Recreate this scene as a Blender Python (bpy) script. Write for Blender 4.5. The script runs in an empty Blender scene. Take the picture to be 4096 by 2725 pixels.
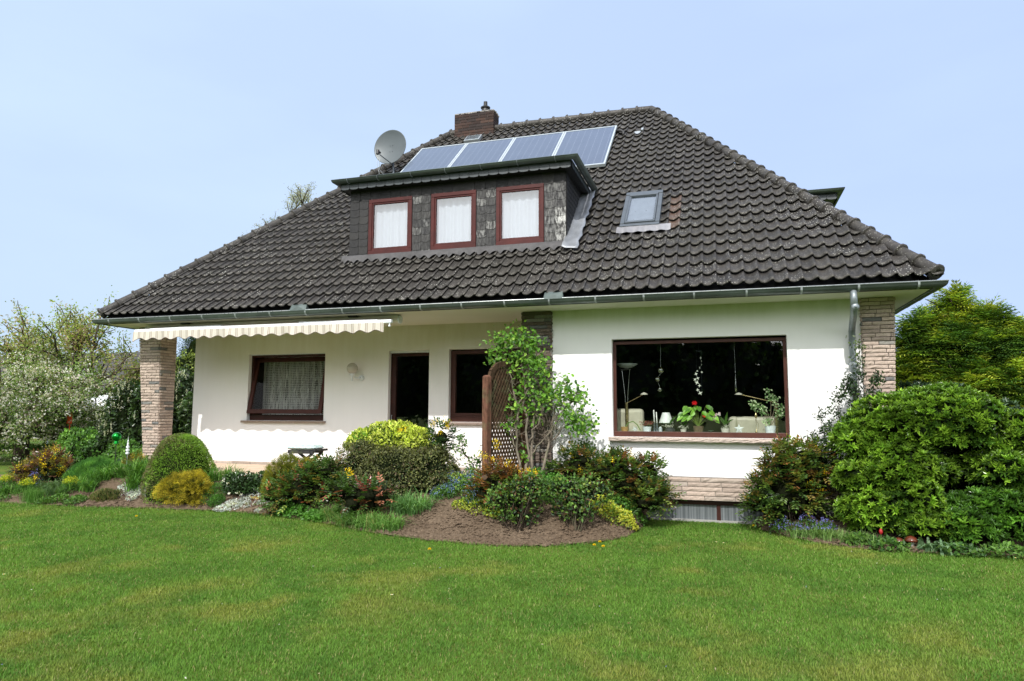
import bpy, math, random
import numpy as np
from mathutils import Vector, Matrix
R = math.radians
rng = np.random.default_rng(11)
random.seed(5)
scene = bpy.context.scene
COL = scene.collection

# ------------------------------------------------------------------ helpers
def lin(r, g, b):
    f = lambda c: (c/255/12.92) if c/255 <= 0.04045 else ((c/255+0.055)/1.055)**2.4
    return (f(r), f(g), f(b))

def wloc(o):
    v = Vector((0, 0, 0))
    while o:
        v = v + o.location
        o = o.parent
    return v

class MB:
    """collects geometry (numpy) and links it as ONE mesh object"""
    def __init__(s):
        s.V = []; s.F = []; s.C = []; s.M = []; s.n = 0
    def add(s, V, F, C=(1, 1, 1), mi=0):
        V = np.asarray(V, dtype=np.float64).reshape(-1, 3)
        F = np.asarray(F, dtype=np.int64)
        C = np.asarray(C, dtype=np.float32)
        if C.ndim == 1:
            C = np.tile(C, (len(V), 1))
        s.V.append(V); s.C.append(C[:, :3]); s.F.append(F + s.n); s.M.append(np.full(len(F), mi)); s.n += len(V)
    def faces(s, V, faces, C=(1, 1, 1), mi=0):
        """faces of mixed size"""
        V = np.asarray(V, dtype=np.float64).reshape(-1, 3)
        C = np.asarray(C, dtype=np.float32)
        if C.ndim == 1: C = np.tile(C, (len(V), 1))
        s.V.append(V); s.C.append(C[:, :3])
        by = {}
        for f in faces: by.setdefault(len(f), []).append(f)
        for k, l in by.items():
            s.F.append(np.asarray(l, dtype=np.int64) + s.n); s.M.append(np.full(len(l), mi))
        s.n += len(V)
    def box(s, x0, x1, y0, y1, z0, z1, C=(1, 1, 1), mi=0):
        V = [(x0,y0,z0),(x1,y0,z0),(x1,y1,z0),(x0,y1,z0),(x0,y0,z1),(x1,y0,z1),(x1,y1,z1),(x0,y1,z1)]
        s.add(V, [(0,3,2,1),(4,5,6,7),(0,1,5,4),(1,2,6,5),(2,3,7,6),(3,0,4,7)], C, mi)
    def obox(s, c, ax, ay, az, hx, hy, hz, C=(1, 1, 1), mi=0):
        c = np.array(c, float); ax = np.array(ax, float); ay = np.array(ay, float); az = np.array(az, float)
        V = [c+ax*hx*i+ay*hy*j+az*hz*k for k in (-1, 1) for (i, j) in ((-1,-1),(1,-1),(1,1),(-1,1))]
        s.add(V, [(0,3,2,1),(4,5,6,7),(0,1,5,4),(1,2,6,5),(2,3,7,6),(3,0,4,7)], C, mi)
    def bar(s, a, b, w, h, C=(1, 1, 1), up=(0, 0, 1), mi=0):
        a = np.array(a, float); b = np.array(b, float); d = b-a; L = np.linalg.norm(d); d /= L
        u = np.array(up, float); x = np.cross(u, d)
        if np.linalg.norm(x) < 1e-4: x = np.cross((1.0, 0, 0), d)
        x /= np.linalg.norm(x); u = np.cross(d, x)
        s.obox((a+b)/2, x, d, u, w/2, L/2, h/2, C, mi)
    def tube(s, pts, rad, n=6, C=(1, 1, 1), cap=True, mi=0):
        pts = np.array(pts, float); m = len(pts)
        if np.isscalar(rad): rad = [rad]*m
        t = np.zeros_like(pts); t[1:-1] = pts[2:]-pts[:-2]; t[0] = pts[1]-pts[0]; t[-1] = pts[-1]-pts[-2]
        t /= (np.linalg.norm(t, axis=1, keepdims=True)+1e-9)
        ref = np.array([0, 0, 1.0]) if abs(t[0][2]) < .9 else np.array([1.0, 0, 0])
        V = []; x = None
        a = np.linspace(0, 2*math.pi, n, endpoint=False)
        for i in range(m):
            if x is None: x = np.cross(ref, t[i])
            else: x = x - t[i]*np.dot(x, t[i])
            x = x/(np.linalg.norm(x)+1e-9); y = np.cross(t[i], x)
            V.append(pts[i]+rad[i]*(np.outer(np.cos(a), x)+np.outer(np.sin(a), y)))
        V = np.concatenate(V)
        F = [(i*n+j, i*n+(j+1) % n, (i+1)*n+(j+1) % n, (i+1)*n+j) for i in range(m-1) for j in range(n)]
        fs = list(F)
        if cap: fs += [tuple(range(n-1, -1, -1)), tuple((m-1)*n+j for j in range(n))]
        s.faces(V, fs, C, mi)
    def lathe(s, prof, c=(0, 0, 0), n=20, C=(1, 1, 1), axis=None, mi=0):
        """prof: (radius, height) list"""
        a = np.linspace(0, 2*math.pi, n, endpoint=False); V = []
        if axis is None: X, Y, Z = np.array([1.,0,0]), np.array([0,1.,0]), np.array([0,0,1.])
        else:
            Z = np.array(axis, float); Z /= np.linalg.norm(Z)
            X = np.cross((0, 0, 1.0) if abs(Z[2]) < .9 else (1.0, 0, 0), Z); X /= np.linalg.norm(X); Y = np.cross(Z, X)
        c = np.array(c, float)
        for r, h in prof:
            V.append(c+Z*h+max(r, 1e-4)*(np.outer(np.cos(a), X)+np.outer(np.sin(a), Y)))
        m = len(prof)
        F = [(i*n+j, i*n+(j+1) % n, (i+1)*n+(j+1) % n, (i+1)*n+j) for i in range(m-1) for j in range(n)]
        s.add(np.concatenate(V), F, C, mi)
    def sphere(s, c, r, n=14, C=(1, 1, 1), mi=0, sz=1.0):
        prof = [(r*math.sin(t), -r*sz*math.cos(t)) for t in np.linspace(0, math.pi, n//2+2)]
        s.lathe(prof, c, n, C, mi=mi)
    def quad(s, a, b, c, d, C=(1, 1, 1), mi=0):
        s.add([a, b, c, d], [(0, 1, 2, 3)], C, mi)
    def build(s, name, mat, parent=None, smooth=False, bevel=0, solid=0):
        V = np.concatenate(s.V); C = np.concatenate(s.C)
        if parent is not None: V = V - np.array(wloc(parent))
        me = bpy.data.meshes.new(name)
        me.vertices.add(len(V)); me.vertices.foreach_set('co', V.astype(np.float32).ravel())
        loops = np.concatenate([f.ravel() for f in s.F]).astype(np.int32)
        sizes = np.concatenate([np.full(len(f), f.shape[1]) for f in s.F])
        mis = np.concatenate(s.M)
        me.loops.add(len(loops)); me.loops.foreach_set('vertex_index', loops)
        me.polygons.add(len(sizes))
        st = np.concatenate([[0], np.cumsum(sizes)[:-1]]).astype(np.int32)
        me.polygons.foreach_set('loop_start', st)
        me.update(calc_edges=True)
        at = me.color_attributes.new('Col', 'FLOAT_COLOR', 'POINT')
        at.data.foreach_set('color', np.concatenate([C, np.ones((len(C), 1), np.float32)], 1).astype(np.float32).ravel())
        me.polygons.foreach_set('material_index', mis.astype(np.int32))
        me.polygons.foreach_set('use_smooth', np.full(len(sizes), bool(smooth)))
        for m in (mat if isinstance(mat, (list, tuple)) else [mat]): me.materials.append(m)
        o = bpy.data.objects.new(name, me); COL.objects.link(o)
        if parent is not None: o.parent = parent
        if solid:
            md = o.modifiers.new('solid', 'SOLIDIFY'); md.thickness = solid; md.offset = 0
        if bevel:
            md = o.modifiers.new('bevel', 'BEVEL'); md.width = bevel; md.segments = 2; md.limit_method = 'ANGLE'
        return o

def tag(o, label, cat, group=None, kind=None):
    if label: o['label'] = label
    if cat: o['category'] = cat
    if group: o['group'] = group
    if kind: o['kind'] = kind
    return o
def thing(name, label, cat, loc=(0, 0, 0), group=None):
    o = bpy.data.objects.new(name, None); o.empty_display_size = .2; COL.objects.link(o); o.location = loc
    return tag(o, label, cat, group)
def part(mb, name, mat, parent, **k):
    return mb.build(name, mat, parent, **k)
def copy_tree(o, parent=None):
    c = o.copy(); COL.objects.link(c); c.parent = parent
    for ch in list(o.children): copy_tree(ch, c)
    return c

def hash3(I, seed):
    I = I.astype(np.int64)
    h = (I[:, 0]*374761393 + I[:, 1]*668265263 + I[:, 2]*2147483647 + seed*1274126177) & 0xffffffff
    h = ((h ^ (h >> 13))*1274126177) & 0xffffffff
    return ((h ^ (h >> 16)) & 0xffff)/65535.0
def vnoise(P, scale=1.0, seed=0):
    P = np.asarray(P, float)*scale; I = np.floor(P); f = P-I; f = f*f*(3-2*f); out = 0
    for dx in (0, 1):
        for dy in (0, 1):
            for dz in (0, 1):
                w = (f[:, 0] if dx else 1-f[:, 0])*(f[:, 1] if dy else 1-f[:, 1])*(f[:, 2] if dz else 1-f[:, 2])
                out = out + w*hash3(I+[dx, dy, dz], seed)
    return out
def fbm(P, scale=1.0, seed=0, o=3):
    a = 0; w = 1; t = 0
    for i in range(o):
        a = a+w*vnoise(P, scale*2**i, seed+i*7); t += w; w *= .5
    return a/t

# ------------------------------------------------------------------ materials
class NT:
    def __init__(s, name):
        s.m = bpy.data.materials.new(name); s.m.use_nodes = True; s.t = s.m.node_tree; s.t.nodes.clear()
        s.out = s.n('ShaderNodeOutputMaterial')
    def n(s, typ, **k):
        nd = s.t.nodes.new(typ)
        for a, v in k.items(): setattr(nd, a, v)
        return nd
    def l(s, a, b): s.t.links.new(a, b)
    def val(s, sock, v):
        if isinstance(v, bpy.types.NodeSocket): s.l(v, sock)
        elif isinstance(v, (tuple, list)) and len(v) == 3 and sock.type == 'RGBA': sock.default_value = (*v, 1)
        else: sock.default_value = v
    def mix(s, fac, a, b, mode='MIX'):
        nd = s.n('ShaderNodeMix', data_type='RGBA', blend_type=mode)
        s.val(nd.inputs[0], fac); s.val(nd.inputs[6], a); s.val(nd.inputs[7], b)
        return nd.outputs[2]
    def math(s, op, a, b=0.0, c=None, clamp=False):
        nd = s.n('ShaderNodeMath', operation=op, use_clamp=clamp)
        s.val(nd.inputs[0], a); s.val(nd.inputs[1], b)
        if c is not None: s.val(nd.inputs[2], c)
        return nd.outputs[0]
    def noise(s, scale, detail=4, rough=.55, vec=None, dist=0):
        nd = s.n('ShaderNodeTexNoise'); nd.inputs['Scale'].default_value = scale
        nd.inputs['Detail'].default_value = detail; nd.inputs['Roughness'].default_value = rough
        nd.inputs['Distortion'].default_value = dist
        s.l(vec if vec is not None else s.pos(), nd.inputs['Vector'])
        return nd.outputs['Fac']
    def pos(s):
        if not hasattr(s, '_p'): s._p = s.n('ShaderNodeNewGeometry').outputs['Position']
        return s._p
    def scaled(s, v):
        nd = s.n('ShaderNodeMapping'); s.l(s.pos(), nd.inputs[0]); nd.inputs['Scale'].default_value = v
        return nd.outputs[0]
    def ramp(s, fac, stops):
        nd = s.n('ShaderNodeMapRange'); s.val(nd.inputs[0], fac)
        nd.inputs[1].default_value, nd.inputs[2].default_value, nd.inputs[3].default_value, nd.inputs[4].default_value = stops
        return nd.outputs[0]
    def attr(s, name='Col'): return s.n('ShaderNodeVertexColor', layer_name=name).outputs['Color']
    def bump(s, h, dist=.01, strength=1.0):
        nd = s.n('ShaderNodeBump'); nd.inputs['Distance'].default_value = dist; nd.inputs['Strength'].default_value = strength
        s.l(h, nd.inputs['Height']); return nd.outputs['Normal']
    def pbr(s, base, rough=.6, metal=0, normal=None, spec=.5, **k):
        b = s.n('ShaderNodeBsdfPrincipled')
        s.val(b.inputs['Base Color'], base); s.val(b.inputs['Roughness'], rough); s.val(b.inputs['Metallic'], metal)
        s.val(b.inputs['Specular IOR Level'], spec)
        if normal is not None: s.l(normal, b.inputs['Normal'])
        for kk, v in k.items(): s.val(b.inputs[kk], v)
        return b.outputs[0]
    def done(s, shader):
        s.l(shader, s.out.inputs[0]); return s.m

def simple(name, col, rough=.6, metal=0, var=.15, scale=8, bump=0, bscale=60, spec=.5, usecol=False, **k):
    t = NT(name)
    c = t.mix(1.0, col, t.attr(), 'MULTIPLY') if usecol else col
    f = t.noise(scale, 5)
    c2 = t.mix(t.ramp(f, (.3, .7, 1-var, 1+var)), (0, 0, 0), c)
    nd = t.n('ShaderNodeMix', data_type='RGBA', blend_type='MULTIPLY'); nd.inputs[0].default_value = 1
    t.val(nd.inputs[6], c)
    g = t.n('ShaderNodeCombineColor'); r = t.ramp(f, (.3, .7, 1-var, 1+var))
    for i in range(3): t.l(r, g.inputs[i])
    t.l(g.outputs[0], nd.inputs[7])
    nrm = t.bump(t.noise(bscale, 6), bump) if bump else None
    rr = t.ramp(t.noise(scale*2.3, 4), (.3, .7, max(rough-.08, .02), min(rough+.08, 1)))
    return t.done(t.pbr(nd.outputs[2], rr, metal, nrm, spec, **k))

def leafmat(name, rough=.45, trans=.3, spec=.4, gain=1.0, bright=1.35):
    t = NT(name); c = t.mix(1.0, t.attr(), (bright, bright*1.02, bright), 'MULTIPLY')
    c = t.mix(t.ramp(t.noise(9, 2), (.3, .7, 0, .35)), c, t.mix(1.0, c, (.6, .62, .5), 'MULTIPLY'))
    p = t.pbr(c, rough, spec=spec*.8)
    tr = t.n('ShaderNodeBsdfTranslucent'); t.l(t.mix(1.0, c, (1.5*gain, 1.55*gain, .6*gain), 'MULTIPLY'), tr.inputs[0])
    m = t.n('ShaderNodeMixShader'); m.inputs[0].default_value = trans
    t.l(p, m.inputs[1]); t.l(tr.outputs[0], m.inputs[2])
    return t.done(m.outputs[0])

def plastermat(name, base, algae_bounce, ztop, zlow, tint_amt=.5):
    """white render: slightly rough, algal film and painted-in bounce light deepening towards the eaves, faint streaks"""
    t = NT(name)
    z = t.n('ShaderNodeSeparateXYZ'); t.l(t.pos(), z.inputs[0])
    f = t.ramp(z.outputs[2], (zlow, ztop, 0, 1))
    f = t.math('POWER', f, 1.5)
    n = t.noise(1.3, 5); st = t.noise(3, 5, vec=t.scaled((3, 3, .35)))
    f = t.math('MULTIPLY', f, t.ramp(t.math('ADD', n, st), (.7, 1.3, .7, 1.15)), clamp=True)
    c = t.mix(t.math('MULTIPLY', f, tint_amt), base, algae_bounce)
    c = t.mix(t.ramp(t.noise(2.2, 6), (.45, .8, 0, .12)), c, tuple(x*.8 for x in base))
    c = t.mix(t.math('MULTIPLY', t.ramp(t.noise(2.5, 5, .6, vec=t.scaled((4, 4, .22))), (.50, .75, 0, 1)), .05), c, tuple(x*.62 for x in base))
    lo = t.ramp(z.outputs[2], (.62, 1.15, .42, 0))
    c = t.mix(t.math('MULTIPLY', lo, t.ramp(t.noise(5, 5), (.35, .65, 0, 1))), c, tuple(x*.55 for x in base))
    return t.done(t.pbr(c, .9, normal=t.bump(t.noise(180, 3), .002, .6), spec=.2))

M = {}
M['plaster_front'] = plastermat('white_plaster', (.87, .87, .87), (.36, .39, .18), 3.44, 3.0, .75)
M['plaster_back'] = plastermat('bounce_tinted_plaster', (.87, .865, .86), (.60, .55, .40), 3.5, 1.9, .9)  # beige top: warm bounce light painted into the wall colour
def soffitmat():
    t = NT('soffit_paint'); c = t.mix(t.ramp(t.noise(.8, 4), (.35, .65, 0, .4)), (.74, .72, .62), (.58, .60, .42))
    return t.done(t.pbr(c, .7, spec=.3))
M['soffit'] = soffitmat()

def tilemat():
    t = NT('concrete_roof_tile'); a = t.n('ShaderNodeSeparateColor'); t.l(t.attr(), a.inputs[0])
    r, v, o = a.outputs[0], a.outputs[1], a.outputs[2]
    c = t.mix(r, (.022, .020, .0195), (.041, .037, .035))
    c = t.mix(o, c, (.095, .056, .040))
    c = t.mix(t.ramp(t.noise(.55, 3), (.35, .7, 0, .25)), c, (.056, .052, .036))
    # pale weathering near lower edge + streaks down the tile
    lowedge = t.ramp(v, (0, .45, .8, 0))
    w = t.math('MULTIPLY', t.ramp(t.noise(14, 6, .7), (.46, .66, 0, 1)), lowedge)
    c = t.mix(t.math('MULTIPLY', w, .55), c, (.20, .19, .15))
    st = t.math('MULTIPLY', t.ramp(t.noise(9, 4, vec=t.scaled((2.5, .5, .5))), (.5, .72, 0, 1)), .35)
    c = t.mix(st, c, (.10, .095, .085))
    # white lichen dots
    vor = t.n('ShaderNodeTexVoronoi'); vor.inputs['Scale'].default_value = 26; t.l(t.pos(), vor.inputs['Vector'])
    dots = t.ramp(vor.outputs['Distance'], (.14, .26, 1, 0))
    patch = t.ramp(t.noise(1.7, 5, .65), (.47, .60, 0, 1))
    c = t.mix(t.math('MULTIPLY', dots, t.math('ADD', t.math('MULTIPLY', patch, .85), .16), clamp=True), c, (.50, .50, .45))
    big = t.math('MULTIPLY', t.ramp(t.noise(30, 5, .7), (.62, .70, 0, 1)), t.ramp(t.noise(2.3, 3), (.55, .66, 0, 1)))
    c = t.mix(t.math('MULTIPLY', big, .8), c, (.42, .42, .39))
    return t.done(t.pbr(c, t.ramp(t.noise(20, 4), (.3, .7, .42, .68)), normal=t.bump(t.noise(220, 4), .0015), spec=.32))
M['tile'] = tilemat()
def stonemat(name, base, dark):
    t = NT(name); a = t.attr()
    c = t.mix(1.0, base, a, 'MULTIPLY')
    c = t.mix(t.ramp(t.noise(30, 6, .7), (.35, .7, 0, .6)), c, t.mix(1.0, c, dark, 'MULTIPLY'))
    return t.done(t.pbr(c, .9, normal=t.bump(t.noise(90, 6, .7), .006), spec=.2))
M['stone'] = stonemat('split_sandstone', (1, 1, 1), (.6, .6, .6))
M['mortar'] = simple('mortar', (.16, .15, .14), .95, bump=.003)
M['zinc'] = None
def zincmat(name, base, rough=.4, metal=.75):
    t = NT(name); c = t.mix(t.ramp(t.noise(2.5, 6, .65), (.35, .65, 0, 1)), base, tuple(x*.62 for x in base))
    c = t.mix(t.ramp(t.noise(40, 5), (.55, .75, 0, .3)), c, tuple(min(1, x*1.8) for x in base))
    return t.done(t.pbr(c, t.ramp(t.noise(6, 5), (.3, .7, rough-.1, rough+.15)), metal))
M['zinc'] = zincmat('weathered_zinc', (.155, .185, .18), .42, .6)
M['zinc_light'] = zincmat('pale_zinc', (.42, .46, .48), .4, .5)
M['lead'] = zincmat('lead_sheet', (.30, .32, .35), .45, .35)
M['wood_red'] = simple('mahogany_red_wood', (.060, .0095, .0075), .45, spec=.3, var=.25, scale=5, bump=.0008, bscale=80)
M['wood_dark'] = simple('dark_brown_wood', (.040, .013, .010), .4, spec=.25, var=.25, scale=5, bump=.0008)
M['wood_mid'] = simple('brown_window_wood', (.068, .025, .018), .4, spec=.25, var=.2, scale=5)
M['black'] = simple('black_metal', (.012, .012, .013), .5, var=.2)
def slatemat():
    t = NT('slate_shingle'); a = t.n('ShaderNodeSeparateColor'); t.l(t.attr(), a.inputs[0])
    c = t.mix(a.outputs[0], (.008, .008, .009), (.020, .019, .018))
    w = t.math('MULTIPLY', a.outputs[1], t.ramp(t.noise(13, 6, .7, vec=t.scaled((1.8, 1, .5))), (.44, .60, 0, 1)), clamp=True)
    c = t.mix(w, c, (.50, .50, .48))
    return t.done(t.pbr(c, t.ramp(t.noise(20, 4), (.3, .7, .45, .7)), normal=t.bump(t.noise(50, 5), .003), spec=.4))
M['slate'] = slatemat()
def glassmat(name, tint=(1, 1, 1), ior=1.5, extra=0.0):
    t = NT(name); tr = t.n('ShaderNodeBsdfTransparent'); tr.inputs[0].default_value = (*tint, 1)
    g = t.n('ShaderNodeBsdfGlossy'); g.inputs['Roughness'].default_value = .01; g.inputs[0].default_value = (1, 1, 1, 1)
    nb = t.n('ShaderNodeBump'); nb.inputs['Distance'].default_value = .002; nb.inputs['Strength'].default_value = .12
    t.l(t.noise(1.6, 1), nb.inputs['Height']); t.l(nb.outputs[0], g.inputs['Normal'])
    fr = t.n('ShaderNodeLayerWeight'); fr.inputs[0].default_value = .5; f0 = 1.9*((ior-1)/(ior+1))**2+extra
    m = t.n('ShaderNodeMixShader'); t.l(t.math('MULTIPLY_ADD', t.math('POWER', fr.outputs['Facing'], 4.5), 1-f0, f0, clamp=True), m.inputs[0])
    t.l(tr.outputs[0], m.inputs[1]); t.l(g.outputs[0], m.inputs[2])
    return t.done(m.outputs[0])
M['glass'] = glassmat('window_glass', (.86, .9, .88))
M['glass_up'] = glassmat('coated_window_glass', (.92, .95, .97), 1.6, .10)
M['glass_ball'] = glassmat('thin_blown_glass', (.75, .76, .55), 1.6, .12)
def curtainmat():
    t = NT('sheer_curtain'); d = t.n('ShaderNodeBsdfDiffuse'); d.inputs[0].default_value = (.58, .62, .67, 1)
    tl = t.n('ShaderNodeBsdfTranslucent'); tl.inputs[0].default_value = (.8, .84, .88, 1)
    m = t.n('ShaderNodeMixShader'); m.inputs[0].default_value = .3; t.l(d.outputs[0], m.inputs[1]); t.l(tl.outputs[0], m.inputs[2])
    tr = t.n('ShaderNodeBsdfTransparent'); m2 = t.n('ShaderNodeMixShader'); m2.inputs[0].default_value = .12
    t.l(m.outputs[0], m2.inputs[1]); t.l(tr.outputs[0], m2.inputs[2]); return t.done(m2.outputs[0])
M['curtain'] = curtainmat()
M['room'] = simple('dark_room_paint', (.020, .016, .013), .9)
M['white'] = simple('white_glaze', (.72, .76, .78), .25, var=.06)
M['cream'] = simple('cream_leather', (.50, .47, .36), .55, var=.12, bump=.002, bscale=30)
M['vcol'] = simple('painted_surface', (1, 1, 1), .5, usecol=True, var=.12, scale=20)
M['vcol_rough'] = simple('rough_surface', (1, 1, 1), .9, usecol=True, var=.25, scale=20, bump=.004)
M['leaf'] = leafmat('leaf_matt'); M['leaf_shiny'] = leafmat('leaf_glossy', .28, .22, .6)
M['needle'] = leafmat('conifer_spray', .6, .35, .25)
M['petal'] = leafmat('petal', .6, .35, .2, .8, 1.0)
M['inner'] = simple('painted_inner_shade', (1, 1, 1), .95, usecol=True, var=.5, scale=30, spec=0.0)
M['grass'] = leafmat('grass_blade', .6, .30, .22)
def barkmat(name, base):
    t = NT(name); n = t.noise(18, 6, .7, vec=t.scaled((1, 1, .35)))
    c = t.mix(t.ramp(n, (.35, .65, 0, 1)), base, tuple(x*.35 for x in base))
    c = t.mix(t.ramp(t.noise(6, 4), (.5, .7, 0, .5)), c, (.12, .14, .07))
    return t.done(t.pbr(c, .9, normal=t.bump(n, .01), spec=.2))
M['bark'] = barkmat('bark', (.10, .075, .055)); M['bark_pale'] = barkmat('pale_bark', (.26, .22, .17))
def groundmat():
    t = NT('mown_lawn'); n1 = t.noise(.55, 5, .6); n2 = t.noise(7, 6, .7); n3 = t.noise(90, 4, .7)
    c = t.mix(t.ramp(n1, (.4, .62, 0, 1)), (.075, .150, .018), (.15, .165, .03))
    c = t.mix(t.ramp(n2, (.35, .7, 0, .6)), c, (.055, .12, .012))
    c = t.mix(t.ramp(n3, (.4, .7, 0, .6)), c, (.04, .07, .01))
    return t.done(t.pbr(c, .9, normal=t.bump(n3, .01), spec=.15))
M['lawn'] = groundmat()
def soilmat():
    t = NT('garden_soil'); n = t.noise(25, 8, .75); n2 = t.noise(1.2, 4)
    c = t.mix(t.ramp(n, (.3, .7, 0, 1)), (.065, .045, .029), (.255, .19, .13))
    c = t.mix(t.ramp(n2, (.45, .65, 0, .6)), c, (.115, .080, .052))
    c = t.mix(t.ramp(t.noise(110, 3, .7), (.64, .7, 0, .8)), c, (.50, .42, .34))
    return t.done(t.pbr(c, .95, normal=t.bump(t.noise(45, 8, .75), .03), spec=.15))
M['soil'] = soilmat()
M['terrace'] = simple('sandstone_paving', (.60, .45, .33), .8, var=.15, scale=3, bump=.002)

# ------------------------------------------------------------------ world, sun, camera
SUN_EL = R(43.0); SUN_AZ = R(180.5)          # azimuth: the sun stands in front of the garden side (-y)
w = bpy.data.worlds.new('World'); scene.world = w; w.use_nodes = True
nt = w.node_tree; nt.nodes.clear()
sky = nt.nodes.new('ShaderNodeTexSky'); sky.sky_type = 'NISHITA'; sky.sun_disc = False
sky.sun_elevation = SUN_EL; sky.sun_rotation = SUN_AZ; sky.air_density = 1.0; sky.dust_density = 1.6; sky.ozone_density = 2.2
hs = nt.nodes.new('ShaderNodeHueSaturation'); hs.inputs['Saturation'].default_value = 1.0; hs.inputs['Value'].default_value = 1.0
nt.links.new(sky.outputs[0], hs.inputs['Color'])
# thin high haze
tc = nt.nodes.new('ShaderNodeTexCoord'); mp = nt.nodes.new('ShaderNodeMapping'); mp.inputs['Scale'].default_value = (1.2, 1.2, 3.5)
nt.links.new(tc.outputs['Generated'], mp.inputs[0])
no = nt.nodes.new('ShaderNodeTexNoise'); no.inputs['Scale'].default_value = 2.2; no.inputs['Detail'].default_value = 5; nt.links.new(mp.outputs[0], no.inputs['Vector'])
mr = nt.nodes.new('ShaderNodeMapRange'); mr.inputs[1].default_value = .40; mr.inputs[2].default_value = .75; mr.inputs[3].default_value = 0.86; mr.inputs[4].default_value = .95
nt.links.new(no.outputs['Fac'], mr.inputs[0])
mx = nt.nodes.new('ShaderNodeMix'); mx.data_type = 'RGBA'; 
sx_ = nt.nodes.new('ShaderNodeSeparateXYZ'); nt.links.new(tc.outputs['Generated'], sx_.inputs[0])
gr = nt.nodes.new('ShaderNodeMapRange'); gr.inputs[1].default_value = -.8; gr.inputs[2].default_value = .35; nt.links.new(sx_.outputs[0], gr.inputs[0])
hz = nt.nodes.new('ShaderNodeMix'); hz.data_type = 'RGBA'; hz.inputs[6].default_value = (6.9, 8.7, 11.0, 1); hz.inputs[7].default_value = (6.1, 7.8, 11.9, 1)
nt.links.new(gr.outputs[0], hz.inputs[0]); wm = nt.nodes.new('ShaderNodeMix'); wm.data_type = 'RGBA'; wm.inputs[7].default_value = (8.8, 8.8, 8.9, 1); nt.links.new(hz.outputs[2], wm.inputs[6]); nt.links.new(wm.outputs[2], mx.inputs[7])
nt.links.new(mr.outputs[0], mx.inputs[0]); nt.links.new(hs.outputs[0], mx.inputs[6])
bg = nt.nodes.new('ShaderNodeBackground'); bg.inputs[1].default_value = .10
ow = nt.nodes.new('ShaderNodeOutputWorld'); nt.links.new(mx.outputs[2], bg.inputs[0]); nt.links.new(bg.outputs[0], ow.inputs[0])
# haze brightened towards the sun, behind the viewer, as added fill for shaded walls
vd = nt.nodes.new('ShaderNodeVectorMath'); vd.operation = 'DOT_PRODUCT'; vd.inputs[1].default_value = (0, -.80, .60); nt.links.new(tc.outputs['Generated'], vd.inputs[0])
gl = nt.nodes.new('ShaderNodeMapRange'); gl.interpolation_type = 'SMOOTHSTEP'; gl.inputs[1].default_value = .05; gl.inputs[2].default_value = 1.0; gl.inputs[3].default_value = .10; gl.inputs[4].default_value = .27
nt.links.new(vd.outputs['Value'], gl.inputs[0]); nt.links.new(gl.outputs[0], bg.inputs[1])
wf = nt.nodes.new('ShaderNodeMapRange'); wf.inputs[1].default_value = .05; wf.inputs[2].default_value = .6; nt.links.new(vd.outputs['Value'], wf.inputs[0]); nt.links.new(wf.outputs[0], wm.inputs[0])

sun = bpy.data.lights.new('sun', 'SUN'); sun.energy = 3.9; sun.angle = R(.5); sun.color = (1, .965, .91)
so = bpy.data.objects.new('sun', sun); COL.objects.link(so); so.location = (0, -30, 30)
sd = Vector((-.008, -1, math.tan(SUN_EL))).normalized()
so.rotation_euler = sd.to_track_quat('Z', 'Y').to_euler()

cam = bpy.data.cameras.new('camera'); cam.sensor_width = 36; cam.lens = 24.12; cam.clip_end = 2000; cam.clip_start = .1
co = bpy.data.objects.new('camera', cam); COL.objects.link(co); scene.camera = co
yaw, pit, rol = R(-17.128), R(5.908), R(-.194)
fw = Vector((math.sin(yaw)*math.cos(pit), math.cos(yaw)*math.cos(pit), math.sin(pit)))
rr = Vector((math.cos(yaw), -math.sin(yaw), 0)); uu = rr.cross(fw)
r2 = math.cos(rol)*rr-math.sin(rol)*uu; u2 = math.sin(rol)*rr+math.cos(rol)*uu
co.matrix_world = Matrix(((r2.x, u2.x, -fw.x, 11.934), (r2.y, u2.y, -fw.y, -10.437), (r2.z, u2.z, -fw.z, 1.701), (0, 0, 0, 1)))
scene.view_settings.view_transform = 'Standard'; scene.view_settings.look = 'None'; scene.view_settings.exposure = 0
scene.cycles.max_bounces = 8; scene.cycles.transparent_max_bounces = 24; scene.cycles.diffuse_bounces = 3
scene.cycles.use_adaptive_sampling = True; scene.cycles.use_denoising = True

# ------------------------------------------------------------------ ground
EDGE = np.array([(-30, -1.2), (-8, -1.1), (-4, -1.0), (-.81, -.94), (1.11, -.9), (2.42, -.69), (3.7, -.59), (4.8, -.69), (6.04, -1.1), (7.38, -1.71), (8.27, -1.95),
                 (9.06, -2.0), (9.76, -1.83), (10.33, -1.34), (10.61, -.86), (10.71, .03), (10.76, .9)])
EDGE2 = np.array([(12.3, .9), (12.42, .3), (12.65, -.08), (13.13, -.57), (13.83, -.83), (15.27, -.71), (17, -.5), (22, -.3)])
def edge_y(x):
    x = np.asarray(x, float)
    a = np.interp(x, EDGE[:, 0], EDGE[:, 1], right=5); b = np.interp(x, EDGE2[:, 0], EDGE2[:, 1], left=5)
    return np.minimum(a, b)
def bed_h(x, y):
    x = np.asarray(x, float); y = np.asarray(y, float)
    ye = edge_y(x)
    t = np.clip((y-ye)/(np.maximum(.25-ye, .5)), 0, 1); s = t*t*(3-2*t)
    top = np.interp(x, [-6, -2, .1, .6, 8.6, 9.6, 10.6, 12, 13, 20], [.12, .16, .25, .50, .50, .42, .22, .1, .16, .2])
    return s*top
g = MB(); g.quad((-400, -400, 0), (400, -400, 0), (400, 400, 0), (-400, 400, 0))
o = g.build('lawn', M['lawn']); tag(o, None, None, kind='structure')

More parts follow.
